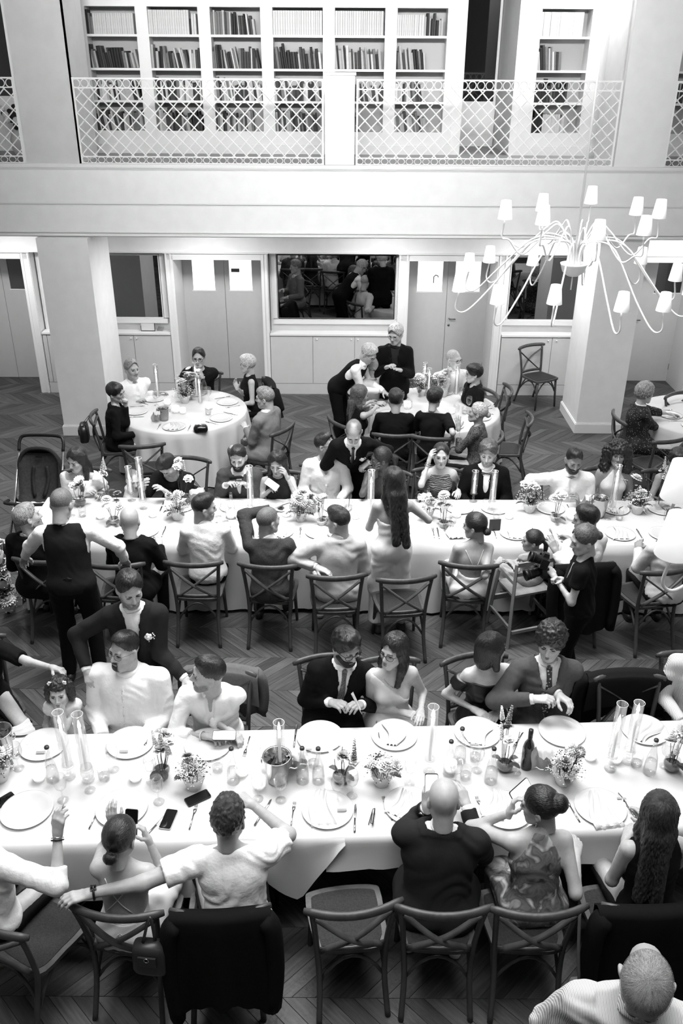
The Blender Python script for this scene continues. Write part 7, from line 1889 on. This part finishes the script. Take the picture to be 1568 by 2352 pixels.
# spare seat for the standing waiter's neighbours comes with their own chairs
def ring_on(inf,hand,r,t,name,m,off=-.01,w=None):
    S0,E_,W_,hd,up,pz,sg=inf['arms'][hand]; d=(W_-E_).normalized(); c=W_+d*off; a=d.orthogonal().normalized(); b_=d.cross(a)
    mb=MB(); mb.tube([c+a*r*math.cos(q)+b_*r*math.sin(q) for q in np.linspace(0,2*PI,19)[:-1]],t,6,closed=True,flat=w); inf['kidmb'](name,mb,m)
    return c,d,up
def watch(inf,hand,face=SCREEN,r=.030):
    c,d,up=ring_on(inf,hand,r,.0065,'watch_strap',BLACK,-.015)
    u=(up-d*up.dot(d)).normalized(); s_=d.cross(u); mb=MB(); M=Matrix((d,s_,u)).transposed(); mb.box(c+u*(r+.005),(.032,.028,.010),M); inf['kidmb']('watch_case',mb,STEEL)
    mb=MB(); mb.box(c+u*(r+.0105),(.026,.022,.002),M); inf['kidmb']('watch_face',mb,face)
watch(P_['white_tee'],'L',r=.034); watch(P_['bald_suit'],'L',r=.040); watch(P_['clasped_hands'],'L',r=.033)
ring_on(P_['raised_hand'],'R',.032,.004,'bracelet',BLACK,-.03); ring_on(P_['raised_hand'],'R',.032,.003,'bracelet',STEEL,-.018)
ring_on(P_['open_shirt'],'R',.033,.006,'bracelet',mat('woven bracelet',200,.7),-.02); ring_on(P_['wave_top'],'R',.03,.004,'bracelet',STEEL,-.02); ring_on(P_['wave_top'],'R',.031,.004,'bracelet',STEEL,-.04)
ring_on(P_['dark_blouse'],'R',.03,.004,'bracelet',STEEL,-.02)
def boutonniere(key,x=-.10,h=.16):
    inf=P_[key]; p=surf_pt(inf,x,1,h,.028); mb=MB()
    for i in range(5):
        c=p+inf['fS']*.012+inf['rS']*(.016*math.cos(i*1.26))+inf['U']*(.016*math.sin(i*1.26)); mb.ball(c,(.013,.013,.013),7,5)
    mb.ball(p+inf['fS']*.018,.015,8,5)
    for i in range(5): mb.ball(p+inf['rS']*(-.03-.006*(i%3))+inf['U']*(.02-.012*i),.005,5,4)
    inf['kidmb']('boutonniere',mb,PET['white']); mb=MB(); mb.tube([p,p-inf['U']*.05+inf['fS']*.006],.004,6); inf['kidmb']('boutonniere_stem',mb,PET['blush'])
def placket(key,L=.40,h0=.05,n=6):
    inf=P_[key]; mb=MB(); pts=[surf_pt(inf,0,1,h,.0165)+inf['fS']*.002 for h in np.linspace(h0,L,9)]
    mb.tube(pts,.0105,6,flat=(.28,1.0)); inf['kidmb']('placket',mb,inf['body'].children[-1].data.materials[0] if 0 else cl(224,'linen')); mb=MB()
    for h in np.linspace(h0+.03,L-.02,n): mb.ball(surf_pt(inf,0,1,float(h),.0165)+inf['fS']*.006,(.0042,.0042,.0042),6,4)
    k_=inf['kidmb']('buttons',mb,PORC); k_['kind']='stuff'
placket('big_man'); placket('open_shirt',.42,.22,3); placket('glasses_profile',.40,.24,3); placket('reaching_shirt',.40,.20,3); placket('curly_suit',.40,.06); placket('moustache_man',.35,.18,3)
boutonniere('boutonniere_suit'); boutonniere('balding_bender')
def pendant(key,n=9,h0=.03,h1=.09):
    inf=P_[key]; mb=MB(); pts=[]
    for i in range(13):
        x=(i/12-.5)*.15; hh=h1-(h1-h0)*(abs(x)/.075)**1.5; pts.append(surf_pt(inf,x,1,hh,.004))
    mb.tube(pts,.0014,5)
    for q in pts[3:10]: mb.ball(q-inf['U']*.006,.0042,6,4)
    inf['kidmb']('necklace',mb,STEEL)
pendant('one_shoulder')
def earring(key,side=1,L=.02):
    inf=P_[key]; mb=MB(); mb.tube([(side*.086,-.006,-.042),(side*.088,-.004,-.05-L)],.0025,5); mb.ball((side*.088,-.004,-.055-L),(.006,.006,.009),7,5); V,Q=ptrig(mb); inf['kid']('earring',[(inf['X'](V),Q)],STEEL)
earring('earring_woman',1,.05); earring('wave_top',-1,.02); earring('floral_halter',-1,.01); earring('photographer',1,.012)
for s_ in (-1,1):
    inf=P_['toddler_girl']; mb=MB()
    for i in range(5): mb.ball((s_*.055+.012*math.cos(i*1.26),.035,.105+.012*math.sin(i*1.26)),(.010,.006,.010),6,4)
    V,Q=ptrig(mb); inf['kid']('hair_clip',[(inf['X'](V),Q)],PET['white'])
# photographer's cameras
def camera(label,p,d,up,L=.11):
    t=thing('camera',label,'camera',p); t.rotation_mode='QUATERNION'; t.rotation_quaternion=basis(up,d).to_quaternion()   # local y = lens axis, z = up
    MB().box((0,-.02,0),(.14,.06,.085)).build('camera_body',BLACK,t,False); MB().box((0,-.02,.055),(.05,.055,.035),None,.7).build('viewfinder',BLACK,t,False)
    R=Matrix.Rotation(-PI/2,3,'X')
    MB().lathe([(.036,.01),(.038,.03),(.036,.05),(.041,.055),(.041,L*.8),(.044,L*.82),(.046,L),(.040,L),(.038,L*.9),(.001,L*.88)],24,(0,0,0),R).build('lens',BLACK,t)
    MB().tube([(.042*math.cos(a),L*.7,.042*math.sin(a)) for a in np.linspace(0,2*PI,21)[:-1]],.0025,5,closed=True).build('focus_ring',mat('rubber ring',40,.7),t)
    MB().box((.055,.0,.0),(.03,.04,.08)).build('grip',BLACK,t,False)
    return t
camera('black camera with upturned lens held by the photographer woman',at(1243,1286,1.27),(-.85,.1,.35),(.3,0,1),.10)
camera('second black camera with petal lens hood, held lower by the photographer',at(1240,1312,1.16),(-.85,-.25,-.30),(-.2,.1,1),.13)
inf=P_['photographer']; mb=MB(); mb.tube([surf_pt(inf,-.06,1,.02),surf_pt(inf,-.10,1,.14),surf_pt(inf,-.02,1,.30)]+[at(1262,1310,1.18)],.006,5,flat=(.4,1.6)); inf['kidmb']('camera_strap',mb,mat('pale strap',150,.6))
mb=MB(); mb.tube([surf_pt(inf,.09,1,.02,.016),surf_pt(inf,.10,1,.12,.016),surf_pt(inf,.10,1,.30,.016)],.012,5,flat=(.3,1.6)); inf['kidmb']('harness',mb,BLACK)
mb=MB(); mb.tube([(.017*math.cos(a),0,.017*math.sin(a)) for a in np.linspace(0,2*PI,15)[:-1]],.003,5,closed=True); q=surf_pt(inf,.10,1,.10,.022); mb.v=[tuple(Vector(v_)+q) for v_ in mb.v]; inf['kidmb']('harness_ring',mb,STEEL)
inf=P_['waistcoat_man']; q=surf_pt(inf,0,-1,.42,.026); mb=MB(); mb.tube([q+inf['rS']*.014*math.cos(a)+inf['U']*.014*math.sin(a) for a in np.linspace(0,2*PI,15)[:-1]],.003,5,closed=True); mb.box(q,(.07,.006,.014)); inf['kidmb']('waist_buckle',mb,BLACK)
inf=P_['low_bun']; q=surf_pt(inf,0,-1,.38,.014); mb=MB(); 
for s_ in (-1,1): mb.tube(spline([q,q+inf['rS']*.02*s_-inf['U']*.02+Vector((0,-.01,0)),q+inf['rS']*.015*s_-inf['U']*.09+Vector((0,-.012,0)),q],5),.0028,5)
inf['kidmb']('bow_ties',mb,cl(188,'satin'))
inf=P_['curly_suit']; mb=MB(); 
for o_ in protos: remove_tree(o_)
